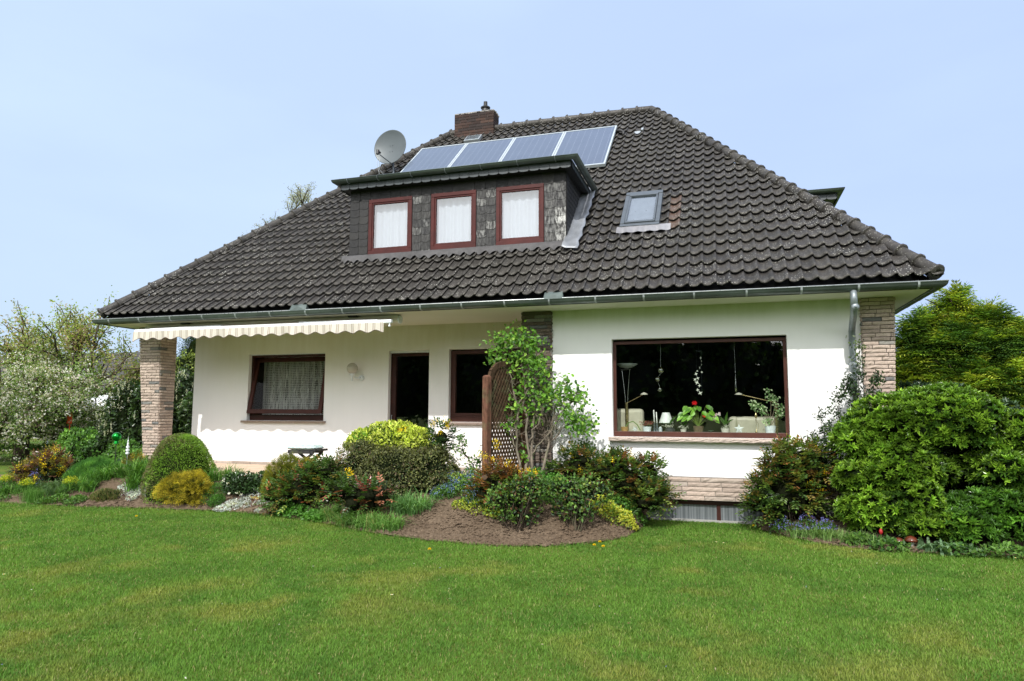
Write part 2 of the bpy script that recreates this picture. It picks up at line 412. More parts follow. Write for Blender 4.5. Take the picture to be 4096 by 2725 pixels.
def grid_sheet(name, x0, x1, y0, y1, st, hf, mask, mat, noise=0.02):
    xs = np.arange(x0, x1+st/2, st); ys = np.arange(y0, y1+st/2, st); X, Y = np.meshgrid(xs, ys)
    P = np.stack([X.ravel(), Y.ravel(), np.zeros(X.size)], 1)
    Z = hf(P[:, 0], P[:, 1]) + (fbm(P, 14, 3, 4)-.5)*noise*2 + (fbm(P, 3, 5, 2)-.5)*noise*1.5
    P[:, 2] = Z; nx = len(xs); ny = len(ys)
    I = np.arange((ny-1)*nx).reshape(ny-1, nx)[:, :-1].ravel()
    F = np.stack([I, I+1, I+nx+1, I+nx], 1)
    c = P[F].mean(1); F = F[mask(c[:, 0], c[:, 1])]
    used = np.unique(F); mp_ = np.zeros(len(P), int); mp_[used] = np.arange(len(used))
    b = MB(); b.add(P[used], mp_[F]); return b.build(name, mat, smooth=True)
def soil_h(x, y):
    d = np.clip((y-edge_y(x))/.12, 0, 1)
    return bed_h(x, y)+.008+.012*d
o = grid_sheet('flower_bed', -6, 10.9, -2.1, 2.0, .035, soil_h, lambda x, y: (y > edge_y(x)) & ~((x > .35) & (x < 8.6) & (y > .32)) & ~((x > 8.6) & (y > .85)), M['soil'], .022)
tag(o, None, None, kind='structure')
o = grid_sheet('flower_bed', 12.25, 20, -1.0, 2.6, .05, soil_h, lambda x, y: (y > edge_y(x)) & ~((x < 14.0) & (y > .85)), M['soil'], .022)
tag(o, None, None, kind='structure')

# terrace
t = MB(); t.box(.32, 8.62, .28, 1.93, .20, .58); o = t.build('terrace', M['terrace'], bevel=.01); tag(o, None, None, kind='structure')

# ------------------------------------------------------------------ brick / stone builder
PAL_PINK = [(.50, .40, .335), (.46, .37, .31), (.53, .43, .36), (.42, .35, .295), (.47, .40, .345)]
PAL_GREY = [(.22, .215, .20), (.28, .265, .24), (.17, .17, .165)]
PAL_SHADED_DIRTY = [(.16, .125, .10), (.19, .15, .125), (.13, .11, .095), (.11, .10, .09)]  # middle pillar: its shade and dirt both put into the colour
PAL_RED = [(.062, .040, .034), (.050, .034, .030), (.075, .047, .038), (.043, .033, .031)]
def bricks(mb, bl, br, tr, tl, nrm, ch, blen, pal, pal2=None, p2=.12, depth=.012, rough=.008, gap=.009, seed=1, nx=6, nz=3):
    rs = np.random.default_rng(seed)
    bl, br, tr, tl, nrm = [np.array(a, float) for a in (bl, br, tr, tl, nrm)]
    H = np.linalg.norm(tl-bl); W = max(np.linalg.norm(br-bl), np.linalg.norm(tr-tl)); rows = max(1, round(H/ch))
    for r in range(rows):
        v0 = r/rows; v1 = (r+1)/rows-gap/H
        Wr = np.linalg.norm((br-bl)*(1-v0)+(tr-tl)*v0)
        u = -((r % 2)*.5+rs.random()*.25)*blen
        while u < Wr:
            L = blen*(.75+.5*rs.random()); a = max(u, 0)/Wr; b = min(u+L-gap, Wr)/Wr; u += L
            if (b-a)*Wr < .025: continue
            col = np.array((pal2 if (pal2 and rs.random() < p2) else pal)[rs.integers(0, 3 if (pal2) else len(pal))])*(.85+.3*rs.random())
            gu, gv = np.meshgrid(np.linspace(a, b, nx), np.linspace(v0, v1, nz))
            gu = gu.ravel(); gv = gv.ravel()
            P = (bl*(1-gu)[:, None]+br*gu[:, None])*(1-gv)[:, None]+(tl*(1-gu)[:, None]+tr*gu[:, None])*gv[:, None]
            interior = np.tile(np.r_[.35, np.ones(nx-2), .35], nz)*np.repeat(np.r_[.35, np.ones(nz-2), .25], nx)
            d = depth*(.75+.5*rs.random())+interior*rough*rs.random(nx*nz)*2
            Vf = P+nrm*d[:, None]; Vb = P-nrm*.01
            F = [(j*nx+i, j*nx+i+1, (j+1)*nx+i+1, (j+1)*nx+i) for j in range(nz-1) for i in range(nx-1)]
            n = nx*nz
            F += [(i+n, i+1+n, i+1, i) for i in range(nx-1)]+[((nz-1)*nx+i, (nz-1)*nx+i+1, (nz-1)*nx+i+1+n, (nz-1)*nx+i+n) for i in range(nx-1)]
            F += [(j*nx, (j+1)*nx, (j+1)*nx+n, j*nx+n) for j in range(nz-1)]+[(j*nx+nx-1+n, (j+1)*nx+nx-1+n, (j+1)*nx+nx-1, j*nx+nx-1) for j in range(nz-1)]
            mb.add(np.concatenate([Vf, Vb]), F, col)

# ------------------------------------------------------------------ THE HOUSE
H = thing('detached_house', 'white rendered house with dark pantile hipped roof, slate dormers and large picture window', 'house', (7.4, .8, 0))
def wall_grid(mb, x0, x1, z0, z1, y, ops, depth):
    xs = sorted({x0, x1, *[a for o in ops for a in o[:2]]}); zs = sorted({z0, z1, *[a for o in ops for a in o[2:]]})
    for i in range(len(xs)-1):
        for j in range(len(zs)-1):
            cx, cz = (xs[i]+xs[i+1])/2, (zs[j]+zs[j+1])/2
            if any(a < cx < b and c < cz < d for a, b, c, d in ops): continue
            mb.quad((xs[i], y, zs[j]), (xs[i+1], y, zs[j]), (xs[i+1], y, zs[j+1]), (xs[i], y, zs[j+1]))
    for a, b, c, d in ops:
        mb.quad((a, y, c), (a, y, d), (a, y+depth, d), (a, y+depth, c)); mb.quad((b, y, d), (b, y, c), (b, y+depth, c), (b, y+depth, d))
        mb.quad((a, y, d), (b, y, d), (b, y+depth, d), (a, y+depth, d)); mb.quad((b, y, c), (a, y, c), (a, y+depth, c), (b, y+depth, c))
ZS = 3.404
BW = (10.184, 12.883, 1.30, 2.895)
b = MB(); wall_grid(b, 9.17, 13.95, .694, ZS, .835, [BW], .16)
b.quad((9.17, .835, .694), (13.95, .835, .694), (13.95, .87, .694), (9.17, .87, .694))
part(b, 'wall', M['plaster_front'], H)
W1 = (2.205, 4.071, 1.497, 2.904); DR = (5.53, 6.41, .60, 2.904); W2 = (6.83, 8.35, 1.497, 2.904)
b = MB(); wall_grid(b, .786, 8.655, .651, ZS, 1.958, [W1, DR, W2], .16)
b.quad((.786, 12.6, .0), (.786, 1.958, .0), (.786, 1.958, ZS), (.786, 12.6, ZS))
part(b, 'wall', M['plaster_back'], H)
b = MB(); b.quad((13.95, .835, 0), (13.95, 12.6, 0), (13.95, 12.6, ZS), (13.95, .835, ZS)); b.quad((13.95, 12.6, 0), (.786, 12.6, 0), (.786, 12.6, ZS), (13.95, 12.6, ZS))
b.quad((8.655, .9, 0), (8.655, 1.958, 0), (8.655, 1.958, ZS), (8.655, .9, ZS))
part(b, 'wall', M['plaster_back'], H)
# plinths
b = MB(); b.box(.80, 8.64, 1.965, 2.1, .1, .651, (.3, .25, .22))
bricks(b, (.80, 1.962, .575), (5.53, 1.962, .575), (5.53, 1.962, .645), (.80, 1.962, .645), (0, -1, 0), .07, .4, PAL_PINK, None, 0, .012, .005, seed=3)
bricks(b, (6.41, 1.962, .575), (8.64, 1.962, .575), (8.64, 1.962, .645), (6.41, 1.962, .645), (0, -1, 0), .07, .4, PAL_PINK, None, 0, .012, .005, seed=4)
part(b, 'plinth', M['stone'], H)
b = MB(); b.box(9.17, 13.94, .825, 1.0, .335, .692, (.22, .2, .18)); b.box(9.17, 10.4, .83, 1.0, 0, .34, (.2, .2, .2)); b.box(13.2, 13.94, .83, 1.0, 0, .34, (.2, .2, .2))
bricks(b, (9.17, .822, .34), (13.94, .822, .34), (13.94, .822, .69), (9.17, .822, .69), (0, -1, 0), .07, .52, PAL_PINK, None, 0, .016, .008, seed=5, nx=10)
part(b, 'plinth', M['stone'], H)
# basement window strip
t = NT('ribbed_basement_glass'); wv = t.noise(1, 3, vec=t.scaled((30, 1, .15)))
M['ribbed'] = t.done(t.pbr(t.mix(t.ramp(wv, (.35, .65, 0, 1)), (.05, .06, .065), (.20, .22, .235)), .35, spec=.6))
b = MB(); b.box(10.40, 13.2, .90, .96, .262, .334); b.box(10.4, 10.46, .90, .96, .0, .262); b.box(11.78, 11.84, .905, .96, .03, .262)
fr = part(b, 'basement_window', M['wood_dark'], H)
b = MB(); b.box(10.46, 13.2, .93, .95, .03, .262); part(b, 'pane', M['ribbed'], fr)
b = MB(); b.box(10.4, 13.2, .855, .96, .0, .03); part(b, 'sill', simple('concrete', (.32, .32, .3), .9, bump=.003), fr)

# pillars
def pillar(secs, name, pal, pal2, p2, seed, sides=True):
    """secs: bottom and top section (x0,x1,y0,y1,z)"""
    (a0, a1, b0, b1, z0), (c0, c1, d0, d1, z1) = secs
    m = MB()
    V = [(a0+.01, b0+.01, z0), (a1-.01, b0+.01, z0), (a1-.01, b1, z0), (a0+.01, b1, z0), (c0+.01, d0+.01, z1), (c1-.01, d0+.01, z1), (c1-.01, d1, z1), (c0+.01, d1, z1)]
    m.add(V, [(0, 3, 2, 1), (4, 5, 6, 7), (0, 1, 5, 4), (1, 2, 6, 5), (2, 3, 7, 6), (3, 0, 4, 7)], (.16, .14, .13))
    bricks(m, (a0, b0, z0), (a1, b0, z0), (c1, d0, z1), (c0, d0, z1), (0, -1, 0), .059, .26, pal, pal2, p2, .011, .009, .010, seed=seed)
    bricks(m, (a1, b0, z0), (a1, b1, z0), (c1, d1, z1), (c1, d0, z1), (1, 0, 0), .059, .26, pal, pal2, p2, .011, .009, .010, seed=seed+1)
    bricks(m, (a0, b1, z0), (a0, b0, z0), (c0, d0, z1), (c0, d1, z1), (-1, 0, 0), .059, .26, pal, pal2, p2, .011, .009, .010, seed=seed+2)
    if sides: bricks(m, (a1, b1, z0), (a0, b1, z0), (c0, d1, z1), (c1, d1, z1), (0, 1, 0), .059, .26, pal, pal2, p2, .011, .009, .010, seed=seed+3)
    return part(m, name, M['stone'], H)
o = pillar([(.56, .895, .965, 1.27, .25), (.38, .93, .80, 1.24, ZS)], 'pillar', PAL_PINK, PAL_GREY, .09, 20); o['label'] = 'tapered split stone pillar at the left end of the terrace'
o = pillar([(8.655, 9.165, .785, 1.9, .2), (8.655, 9.165, .785, 1.9, ZS)], 'pillar', PAL_SHADED_DIRTY, PAL_GREY, .3, 30, False); o['label'] = 'shaded, dirty stone pillar behind the climbing rose'
o = pillar([(13.93, 14.22, .76, 1.5, 0), (13.93, 14.37, .76, 1.6, ZS)], 'pillar', PAL_PINK, PAL_GREY, .06, 40, False); o['label'] = 'pale stone pillar beside the downpipe'

# soffit + fascia
Xr, Yb = 14.871, 13.59
b = MB(); b.box(.16, Xr-.16, .16, Yb-.16, ZS, ZS+.02)
part(b, 'soffit', M['soffit'], H)
b = MB()
b.box(.15, Xr-.15, .15, .17, ZS-.004, 3.52); b.box(.15, .17, .17, Yb-.17, ZS-.004, 3.52); b.box(Xr-.17, Xr-.15, .17, Yb-.17, ZS-.004, 3.52); b.box(.15, Xr-.15, Yb-.17, Yb-.15, ZS-.004, 3.52)
part(b, 'fascia', M['black'], H)
# gutters
def gutter(path, inw, z, rad, name, parent, mat):
    a = np.linspace(0, math.pi, 11)
    prof = [(-.004, .012), (.006, .016), (.010, .004)]
    prof = [(rad-rad*math.cos(t), -rad*math.sin(t)) for t in a]
    prof = [(.012, .006), (.004, .012), (-.004, .004)] + prof + [(2*rad, .02)]
    inner = [(i+(.004 if i < rad else -.004), h+.004) for i, h in prof[4:-1]][::-1]
    ring = prof + [(2*rad-.004, .02)] + inner
    V = []
    for (px, py), (ix, iy) in zip(path, inw):
        V += [(px+ix*i, py+iy*i, z+h) for i, h in ring]
    n = len(ring); F = [(k*n+j, k*n+(j+1) % n, (k+1)*n+(j+1) % n, (k+1)*n+j) for k in range(len(path)-1) for j in range(n)]
    m = MB(); m.add(V, F); return part(m, name, mat, parent, smooth=True)
def bracket(parent, p, axis, inward, rad, width=.028):
    """a strap round the gutter; axis = run direction"""
    a = np.linspace(0, math.pi, 9); V = []
    ax = np.array(axis, float); iw = np.array(inward, float); p = np.array(p, float); r1 = rad+.005
    pts = [p+iw*(-.008)+np.array((0, 0, .016))]+[p+iw*(rad-r1*math.cos(t))+np.array((0, 0, -r1*math.sin(t))) for t in a]
    for q in pts: V += [q-ax*width/2, q+ax*width/2]
    top = [p+iw*.0+np.array((0, 0, .018)), p+iw*(2*rad+.01)+np.array((0, 0, .05))]
    F = [(2*i, 2*i+1, 2*i+3, 2*i+2) for i in range(len(pts)-1)]
    m = MB(); m.add(V, F); m.bar(top[0], top[1], width, .004)
    return part(m, 'gutter_bracket', M['zinc_light'], parent, solid=.003)
GT = gutter([(0, 0), (Xr, 0), (Xr, Yb), (0, Yb), (0, 0)], [(1, 1), (-1, 1), (-1, -1), (1, -1), (1, 1)], 3.47, .074, 'gutter', H, M['zinc'])
m = MB(); m.tube([(0, 0, 3.484), (Xr, 0, 3.484)], .0085, 8); m.tube([(Xr, 0, 3.484), (Xr, Yb, 3.484)], .0085, 8); part(m, 'gutter_bead', simple('highlight_zinc', (.55, .58, .58), .3, .6), GT, smooth=True)  # bead coloured paler than the gutter, a painted highlight along the lip
b0_ = bracket(GT, (.42, 0, 3.47), (1, 0, 0), (0, 1, 0), .074)
for k in range(1, 20):
    c = b0_.copy(); COL.objects.link(c); c.parent = GT; c.location = (k*.742, 0, 0)
for k in range(17):
    if k == 0: s0_ = bracket(GT, (Xr, .5, 3.47), (0, 1, 0), (-1, 0, 0), .074)
    else:
        c = s0_.copy(); COL.objects.link(c); c.parent = GT; c.location = (0, k*.742, 0)
for x0, x1 in ((4.55, 4.89), (9.235, 9.555)):
    m = MB(); xm = (x0+x1)/2
    V = [(x0, -.012, 3.475), (x1, -.012, 3.475), (x1, .13, 3.475), (x0, .13, 3.475), (x0+.01, .06, 3.60), (x1-.02, .06, 3.60), (xm, .0, 3.552)]
    m.faces(V, [(0, 1, 6), (1, 5, 6), (5, 4, 6), (4, 0, 6), (1, 2, 5), (3, 0, 4), (2, 3, 4, 5), (0, 3, 2, 1)])
    part(m, 'gutter_cover', bpy.data.materials.get('dull_zinc') or simple('dull_zinc', (.075, .10, .095), .6, .2, var=.2), GT)
# downpipe
m = MB(); px = 13.715
m.tube([(px, .075, 3.41), (px, .075, 3.27), (px+.004, .10, 3.20), (px+.03, .34, 3.08), (px+.06, .66, 2.98), (px+.065, .74, 2.90), (px+.065, .755, 2.7), (px+.065, .755, .05)], [.047]*8, 16)
m.tube([(px+.01, .16, 3.19), (px+.015, .06, 3.175), (px+.015, .045, 3.175)], [.052, .052, .03], 16); m.tube([(px+.015, .05, 3.175), (px+.015, .02, 3.172)], .014, 8)
dp = part(m, 'downpipe', zincmat('pipe_zinc', (.27, .31, .33), .4, .5), H, smooth=True)
for z in (2.42, 1.2):
    m = MB(); m.lathe([(.050, -.02), (.055, -.018), (.055, .018), (.050, .02)], (px+.065, .755, z), 16); m.box(px-.01, px+.14, .752, .758, z-.012, z+.012)
    part(m, 'pipe_clamp', M['zinc_light'], dp)

# ---- roof tiles
def roof_tiles(O, u, s, nrm, ulen, slen, lims, orange=None, wave=.2, gauge=.335, seed=1):
    rs = np.random.default_rng(seed)
    O, u, s, nrm = [np.array(a, float) for a in (O, u, s, nrm)]
    phi = np.array([0, .10, .22, .36, .50, .62, .73, .83, .92, .99]); hh = np.array([.46, .20, .04, .0, .10, .33, .64, .91, 1.0, .78])*.056
    nu = len(phi); rows = int(math.ceil(slen/gauge)); mb = MB(); VV = []; CC = []
    vs = np.array([0, 0, .25, .6, 1.0])
    for k in range(rows):
        s0 = k*gauge
        n = int(ulen/wave)+1
        for i in range(n):
            u0 = i*wave; sm = s0+gauge/2
            lo, hi = lims(s0); lo2, hi2 = lims(s0+gauge)
            if u0+wave < min(lo, lo2)-.05 or u0 > max(hi, hi2)+.05: continue
            js = (rs.random()-.5)*.012; jh = rs.random()*.005; tlt = (rs.random()-.5)*.006
            r = rs.random(); og = 0.0
            if orange and orange(u0+wave/2, sm): og = .75+.25*r
            U = u0+phi*wave
            for vi, v in enumerate(vs):
                sv = s0+js+v*(gauge+.03)
                base = .046*(1-v)+jh-(.018 if vi == 0 else 0)+tlt*(phi-.5)
                h = hh*(1.0)+base-(.004 if v == 1 else 0)
                VV.append(O+np.outer(U, u)+s*(sv if vi else sv+.004)+np.outer(h, nrm)); CC.append(np.tile([r if vi else 0, v if vi else 1, og if vi else 0], (nu, 1)))  # front lip kept at the darkest tone to paint the course shadow
    n = len(VV)//5; V = np.concatenate(VV); C = np.concatenate(CC)
    base = (np.arange(n)*nu*5)[:, None]
    f = np.array([(j*nu+i, j*nu+i+1, (j+1)*nu+i+1, (j+1)*nu+i) for j in range(4) for i in range(nu-1)])
    F = (base[:, :, None]+f[None]).reshape(-1, 4)
    mb.add(V, F, C); return mb
import bmesh
def clip(o, cuts):
    bm = bmesh.new(); bm.from_mesh(o.data); off = Vector(wloc(o))
    for p, n in cuts:
        bmesh.ops.bisect_plane(bm, geom=bm.verts[:]+bm.edges[:]+bm.faces[:], plane_co=Vector(p)-off, plane_no=Vector(n), clear_outer=True)
    bm.to_mesh(o.data); bm.free()
E0 = .08; Z0 = 3.545; YR = 6.795; ZR = 9.374; XL = 4.81; XRg = 10.347; XE = 14.79; YE = Yb-.08
TF = (ZR-Z0)/(YR-E0)
def roofz(y): return Z0+(y-E0)*TF
sl = math.hypot(YR-E0, ZR-Z0); sF = ((0, (YR-E0)/sl, (ZR-Z0)/sl)); nF = (0, -sF[2], sF[1])
cL = ((XL-E0)/sl); cR = ((XE-XRg)/sl)
og = lambda uu_, ss: 11.0 < uu_+E0 < 11.2 and 1.62 < E0+ss*sF[1] < 2.62
mbF = roof_tiles((E0, E0, Z0), (1, 0, 0), sF, nF, XE-E0, sl, lambda s: (s*cL, XE-E0-s*cR), og)
RF = part(mbF, 'roof', M['tile'], H, smooth=True)
hl = Vector((XL-E0, YR-E0, 0)); hr = Vector((XRg-XE, YR-E0, 0))
clip(RF, [((E0, E0, 0), (-hl.y, hl.x, 0)), ((XE, E0, 0), (-hr.y, hr.x, 0) if False else (hr.y, -hr.x, 0)), ((0, YR, 0), (0, 1, 0))])
def slope(O, u, s, run, rise, ulen, c0, c1, cuts, seed):
    L = math.hypot(run, rise); s = np.array((s[0]*run/L, s[1]*run/L, rise/L)); n = np.array((-s[0]*rise/run*1.0, -s[1]*rise/run, 0))
    n = np.cross(u, s); 
    if n[2] < 0: n = -n
    o = part(roof_tiles(O, u, s, n, ulen, L, lambda q: (q/L*c0, ulen-q/L*c1), seed=seed), 'roof_slope', M['tile'], RF, smooth=True)
    clip(o, cuts); return o
half = YR-E0
slope((E0, YE, Z0), (0, -1, 0), (1, 0), XL-E0, ZR-Z0, YE-E0, half, half, [((E0, E0, 0), (hl.y, -hl.x, 0)), ((E0, YE, 0), (hl.y, hl.x, 0))], 2)
slope((XE, E0, Z0), (0, 1, 0), (-1, 0), XE-XRg, ZR-Z0, YE-E0, half, half, [((XE, E0, 0), (-hr.y, hr.x, 0)), ((XE, YE, 0), (-hr.y, -hr.x, 0))], 3)
slope((XE, YE, Z0), (-1, 0, 0), (0, -1), YR-E0, ZR-Z0, XE-E0, XE-XRg, XL-E0, [((E0, YE, 0), (-hl.y, -hl.x, 0)), ((XE, YE, 0), (hr.y, hr.x, 0)), ((0, YR, 0), (0, -1, 0))], 4)
# hip and ridge caps
def caps(a, b, n, parent, lift=.02, end=True):
    a = np.array(a, float); b = np.array(b, float); d = b-a; L = np.linalg.norm(d); d /= L; st = L/n; m = MB(); rs = np.random.default_rng(int(L*100))
    for k in range(n):
        p = a+d*st*k+np.array((0, 0, lift+rs.random()*.008)); r = rs.random()
        for (i, (prof, v)) in enumerate([([(.050, 0), (.112, 0), (.124, .012), (.121, .035), (.100, .055), (.096, .10), (.086, st+.03)], .5)]):
            up = np.cross(np.cross(d, (0, 0, 1.0)), d)
            m.lathe([(q, h) for q, h in prof], p-d*.02, 16, (r, .3, 0), axis=d)
            m.sphere(p+up*.122+d*.012, .020, 8, (r, .6, 0))
    if end: m.lathe([(.001, -.004), (.110, -.004), (.110, .02)], a+np.array((0, 0, lift)), 16, (1, .0, 0), axis=d)
    part(m, 'ridge_caps', M['tile'], parent, smooth=True)
CZ = .05
caps((E0+.03, E0+.03, Z0+CZ), (XL, YR, ZR+CZ), 28, RF); caps((XE-.03, E0+.03, Z0+CZ), (XRg, YR, ZR+CZ), 28, RF)
caps((E0, YE, Z0+CZ), (XL, YR, ZR+CZ), 28, RF); caps((XE, YE, Z0+CZ), (XRg, YR, ZR+CZ), 28, RF)
caps((XL, YR, ZR+CZ), (XRg, YR, ZR+CZ), 15, RF, end=False)
# dark sarking under the tiles so that no daylight shows between them
m = MB(); q = .05
A = [(E0+.05, E0+.05, Z0-q), (XE-.05, E0+.05, Z0-q), (XE-.05, YE-.05, Z0-q), (E0+.05, YE-.05, Z0-q), (XL, YR, ZR-q), (XRg, YR, ZR-q)]
m.faces(A, [(0, 1, 5, 4), (1, 2, 5), (2, 3, 4, 5), (3, 0, 4), (0, 3, 2, 1)]); part(m, 'roof_underlay', M['black'], RF)
# chimney
m = MB(); cx0, cx1, cy0, cy1 = 5.0, 6.13, 6.6, 7.06
m.box(cx0+.012, cx1-.012, cy0+.012, cy1-.012, 8.9, 9.90, (.20, .19, .18))
for (A_, B_, nn, sd_) in (((cx0, cy0), (cx1, cy0), (0, -1, 0), 51), ((cx1, cy0), (cx1, cy1), (1, 0, 0), 52), ((cx1, cy1), (cx0, cy1), (0, 1, 0), 53), ((cx0, cy1), (cx0, cy0), (-1, 0, 0), 54)):
    bricks(m, (*A_, 9.0), (*B_, 9.0), (*B_, 9.88), (*A_, 9.88), nn, .077, .23, PAL_RED, None, 0, .004, .002, .010, seed=sd_, nx=3)
for k in range(60):
    a = random.random(); s_ = random.choice([0, 1, 2]); x = cx0+a*(cx1-cx0) if s_ != 1 else cx1; y = cy0 if s_ == 0 else (cy1 if s_ == 2 else cy0+a*(cy1-cy0))
    m.obox((x, y, 9.885+random.random()*.01), (1, 0, 0), (0, 1, 0), (0, 0, 1), .02+.03*random.random(), .012, .006+.012*random.random(), (.38, .36, .34))
m.box(cx0-.005, cx1+.005, cy0-.005, cy1+.005, 9.885, 9.915, (.27, .26, .25))
part(m, 'chimney', M['stone'], RF)
m = MB(); m.lathe([(.135, 0), (.125, .02), (.095, .14), (.13, .15), (.135, .175), (.10, .20), (.055, .22), (.052, .34), (.0, .342)], (5.83, 6.8, 9.91), 20)
part(m, 'chimney_pot', M['black'], RF, smooth=False)

# ---- slate helper
def shingles(mb, O, ux, uz, nrm, W, Hh, cols, rows, white=lambda i, j: 0.0, seed=1, t=.005):
    rs = np.random.default_rng(seed); O, ux, uz, nrm = [np.array(a, float) for a in (O, ux, uz, nrm)]
    cw = W/cols; rh = Hh/rows
    for j in range(rows):
        for i in range(cols):
            x0 = i*cw+.003; x1 = (i+1)*cw-.003; z0 = j*rh-rh*.10+(rs.random()-.5)*.006; z1 = (j+1)*rh+.01
            c = (rs.random(), min(1, max(0, white(i, j)*(.6+.6*rs.random()))), 0)
            outl = [(x0, z0+rh*.22), (x0+cw*.15, z0+rh*.05), (x0+cw*.45, z0), (x1-cw*.12, z0+rh*.04), (x1, z0+rh*.2), (x1, z1), (x0, z1)]
            jit = rs.random()*.002
            fr_ = [O+ux*a+uz*b_+nrm*((.003+t+.008*(1-(b_-z0)/(z1-z0)))+jit) for a, b_ in outl]
            bk = [p-nrm*t for p in fr_]; n = len(outl)
            mb.faces(fr_+bk, [tuple(range(n))]+[(k, k+n, (k+1) % n+n, (k+1) % n) for k in range(n)], c)
# ---- front dormer
DX0, DX1, DY = 4.944, 9.316, 1.327; DZ0, DZ1 = 4.55, 6.05
wins = [(5.351, 6.292), (6.681, 7.605), (7.992, 8.912)]; WZ0, WZ1 = 4.73, 5.84
m = MB(); wall_grid(m, DX0, DX1, DZ0, DZ1, DY, [(a, b_, WZ0, WZ1) for a, b_ in wins], .14)
yt = E0+(DZ1-Z0)/TF
m.faces([(DX1, DY, DZ0), (DX1, yt, DZ1), (DX1, DY, DZ1)], [(0, 1, 2)]); m.faces([(DX0, DY, DZ0), (DX0, yt, DZ1), (DX0, DY, DZ1)], [(0, 2, 1)])
DM = part(m, 'dormer', M['black'], H)
m = MB()
mids = [(DX0, 5.345, .0), (6.298, 6.675, .30), (7.611, 7.986, .36), (8.918, DX1, .85)]
for k, (a, b_, wh) in enumerate(mids):
    wf = (lambda i, j, wh=wh, k=k: wh*((1.0 if (i*3+j*5+k) % 4 == 0 else .25) if k != 3 else (1.0 if (i == 1 and j < 5) else .30)))
    shingles(m, (a, DY, 4.62), (1, 0, 0), (0, 0, 1), (0, -1, 0), b_-a, 1.20, 2, 8, wf, 60+k)
shingles(m, (DX0, DY, 5.83), (1, 0, 0), (0, 0, 1), (0, -1, 0), DX1-DX0, .20, 20, 1, lambda i, j: 0, 70)
part(m, 'slate_cladding', M['slate'], DM)
# cheeks: small slates, cut along the roof slope
for xs_, nx_, sd_ in ((DX1, 1, 71), (DX0, -1, 72)):
    m = MB(); nr = 16
    for j in range(nr):
        z0 = DZ0+.05+j*(DZ1-DZ0)/nr; yend = E0+(z0+.05-Z0)/TF; n = max(1, int(round((yend-DY)/.11)))
        shingles(m, (xs_, DY if nx_ > 0 else yend, z0), (0, nx_, 0), (0, 0, 1), (nx_, 0, 0), max(yend-DY, .05), (DZ1-DZ0)/nr, n, 1, lambda i, j: 0, sd_*100+j, .004)
    part(m, 'slate_cheek', M['slate'], DM)
# dormer eaves
gz, gx0, gx1, gy, gb = 6.195, 4.69, 9.60, .99, 3.02
m = MB(); m.box(gx0+.15, gx1-.15, gy+.15, 3.2, 6.03, 6.175); part(m, 'dormer_roof', M['black'], DM)
m = MB(); shingles(m, (gx0+.15, gy+.14, 6.025), (1, 0, 0), (0, 0, 1), (0, -1, 0), gx1-gx0-.3, .12, 24, 1, lambda i, j: 0, 73)
shingles(m, (gx1-.14, gy+.15, 6.025), (0, 1, 0), (0, 0, 1), (1, 0, 0), 1.8, .12, 10, 1, lambda i, j: 0, 74)
shingles(m, (gx0+.14, gy+.15+1.8, 6.025), (0, -1, 0), (0, 0, 1), (-1, 0, 0), 1.8, .12, 10, 1, lambda i, j: 0, 75)
part(m, 'slate_fascia', simple('blue_slate', (.035, .045, .05), .5, var=.25), DM)
dg = gutter([(gx0, gb), (gx0, gy), (gx1, gy), (gx1, gb)], [(1, 0), (1, 1), (-1, 1), (-1, 0)], gz, .066, 'dormer_gutter', DM, M['zinc'])
for x in (gx0+.35, gx0+1.0, gx0+1.7, gx0+2.4, gx0+3.1, gx0+3.8, gx0+4.5):
    m = MB(); a_ = np.linspace(0, math.pi, 9)
    for q_ in range(8): 
        pa = (x, gy+.066-.071*math.cos(a_[q_]), gz-.071*math.sin(a_[q_])); pb = (x, gy+.066-.071*math.cos(a_[q_+1]), gz-.071*math.sin(a_[q_+1])); m.bar(pa, pb, .022, .003, up=(1, 0, 0))
    part(m, 'gutter_bracket', M['zinc_light'], DM)
# dormer windows
curt = MB()
for k, (a, b_) in enumerate(wins):
    m = MB(); e = .075; y0, y1 = DY-.022, DY+.05
    m.box(a+.005, b_-.005, y0, y1, WZ1-e, WZ1-.002); m.box(a+.005, b_-.005, y0, y1, WZ0, WZ0+e+.01); m.box(a+.005, a+e, y0, y1, WZ0+e+.01, WZ1-e); m.box(b_-e, b_-.005, y0, y1, WZ0+e+.01, WZ1-e)
    fr = part(m, 'dormer_window', M['wood_red'], DM, bevel=.006)
    m = MB(); f = .03; ia, ib, ic, id_ = a+e, b_-e, WZ0+e+.01, WZ1-e; y0 += .014
    m.box(ia, ib, y0, y1, id_-f, id_); m.box(ia, ib, y0, y1, ic, ic+f+.02); m.box(ia, ia+f, y0, y1, ic+f+.02, id_-f); m.box(ib-f, ib, y0, y1, ic+f+.02, id_-f)
    part(m, 'dormer_sash', M['wood_red'], DM, bevel=.005)
    m = MB(); m.quad((ia+f, DY+.02, ic+f), (ib-f, DY+.02, ic+f), (ib-f, DY+.02, id_-f), (ia+f, DY+.02, id_-f)); part(m, 'dormer_pane', M['glass_up'], DM)
    m = MB(); m.box(a-.02, b_+.01, DY-.05, DY+.02, WZ0-.045, WZ0-.003); part(m, 'dormer_sill', M['black'], DM)
    m = MB(); xs = np.linspace(a+.02, b_-.02, 90); rs = np.random.default_rng(80+k); ph = np.cumsum(.30+.25*rs.random(90)); yy = DY+.13+.022*np.sin(ph)
    V = []; 
    for x, y in zip(xs, yy): V += [(x, y, WZ0-.0), (x, DY+.13+(y-DY-.13)*.5, WZ1)]
    m.add(V, [(2*i, 2*i+2, 2*i+3, 2*i+1) for i in range(89)]); part(m, 'curtain', M['curtain'], DM, smooth=True)
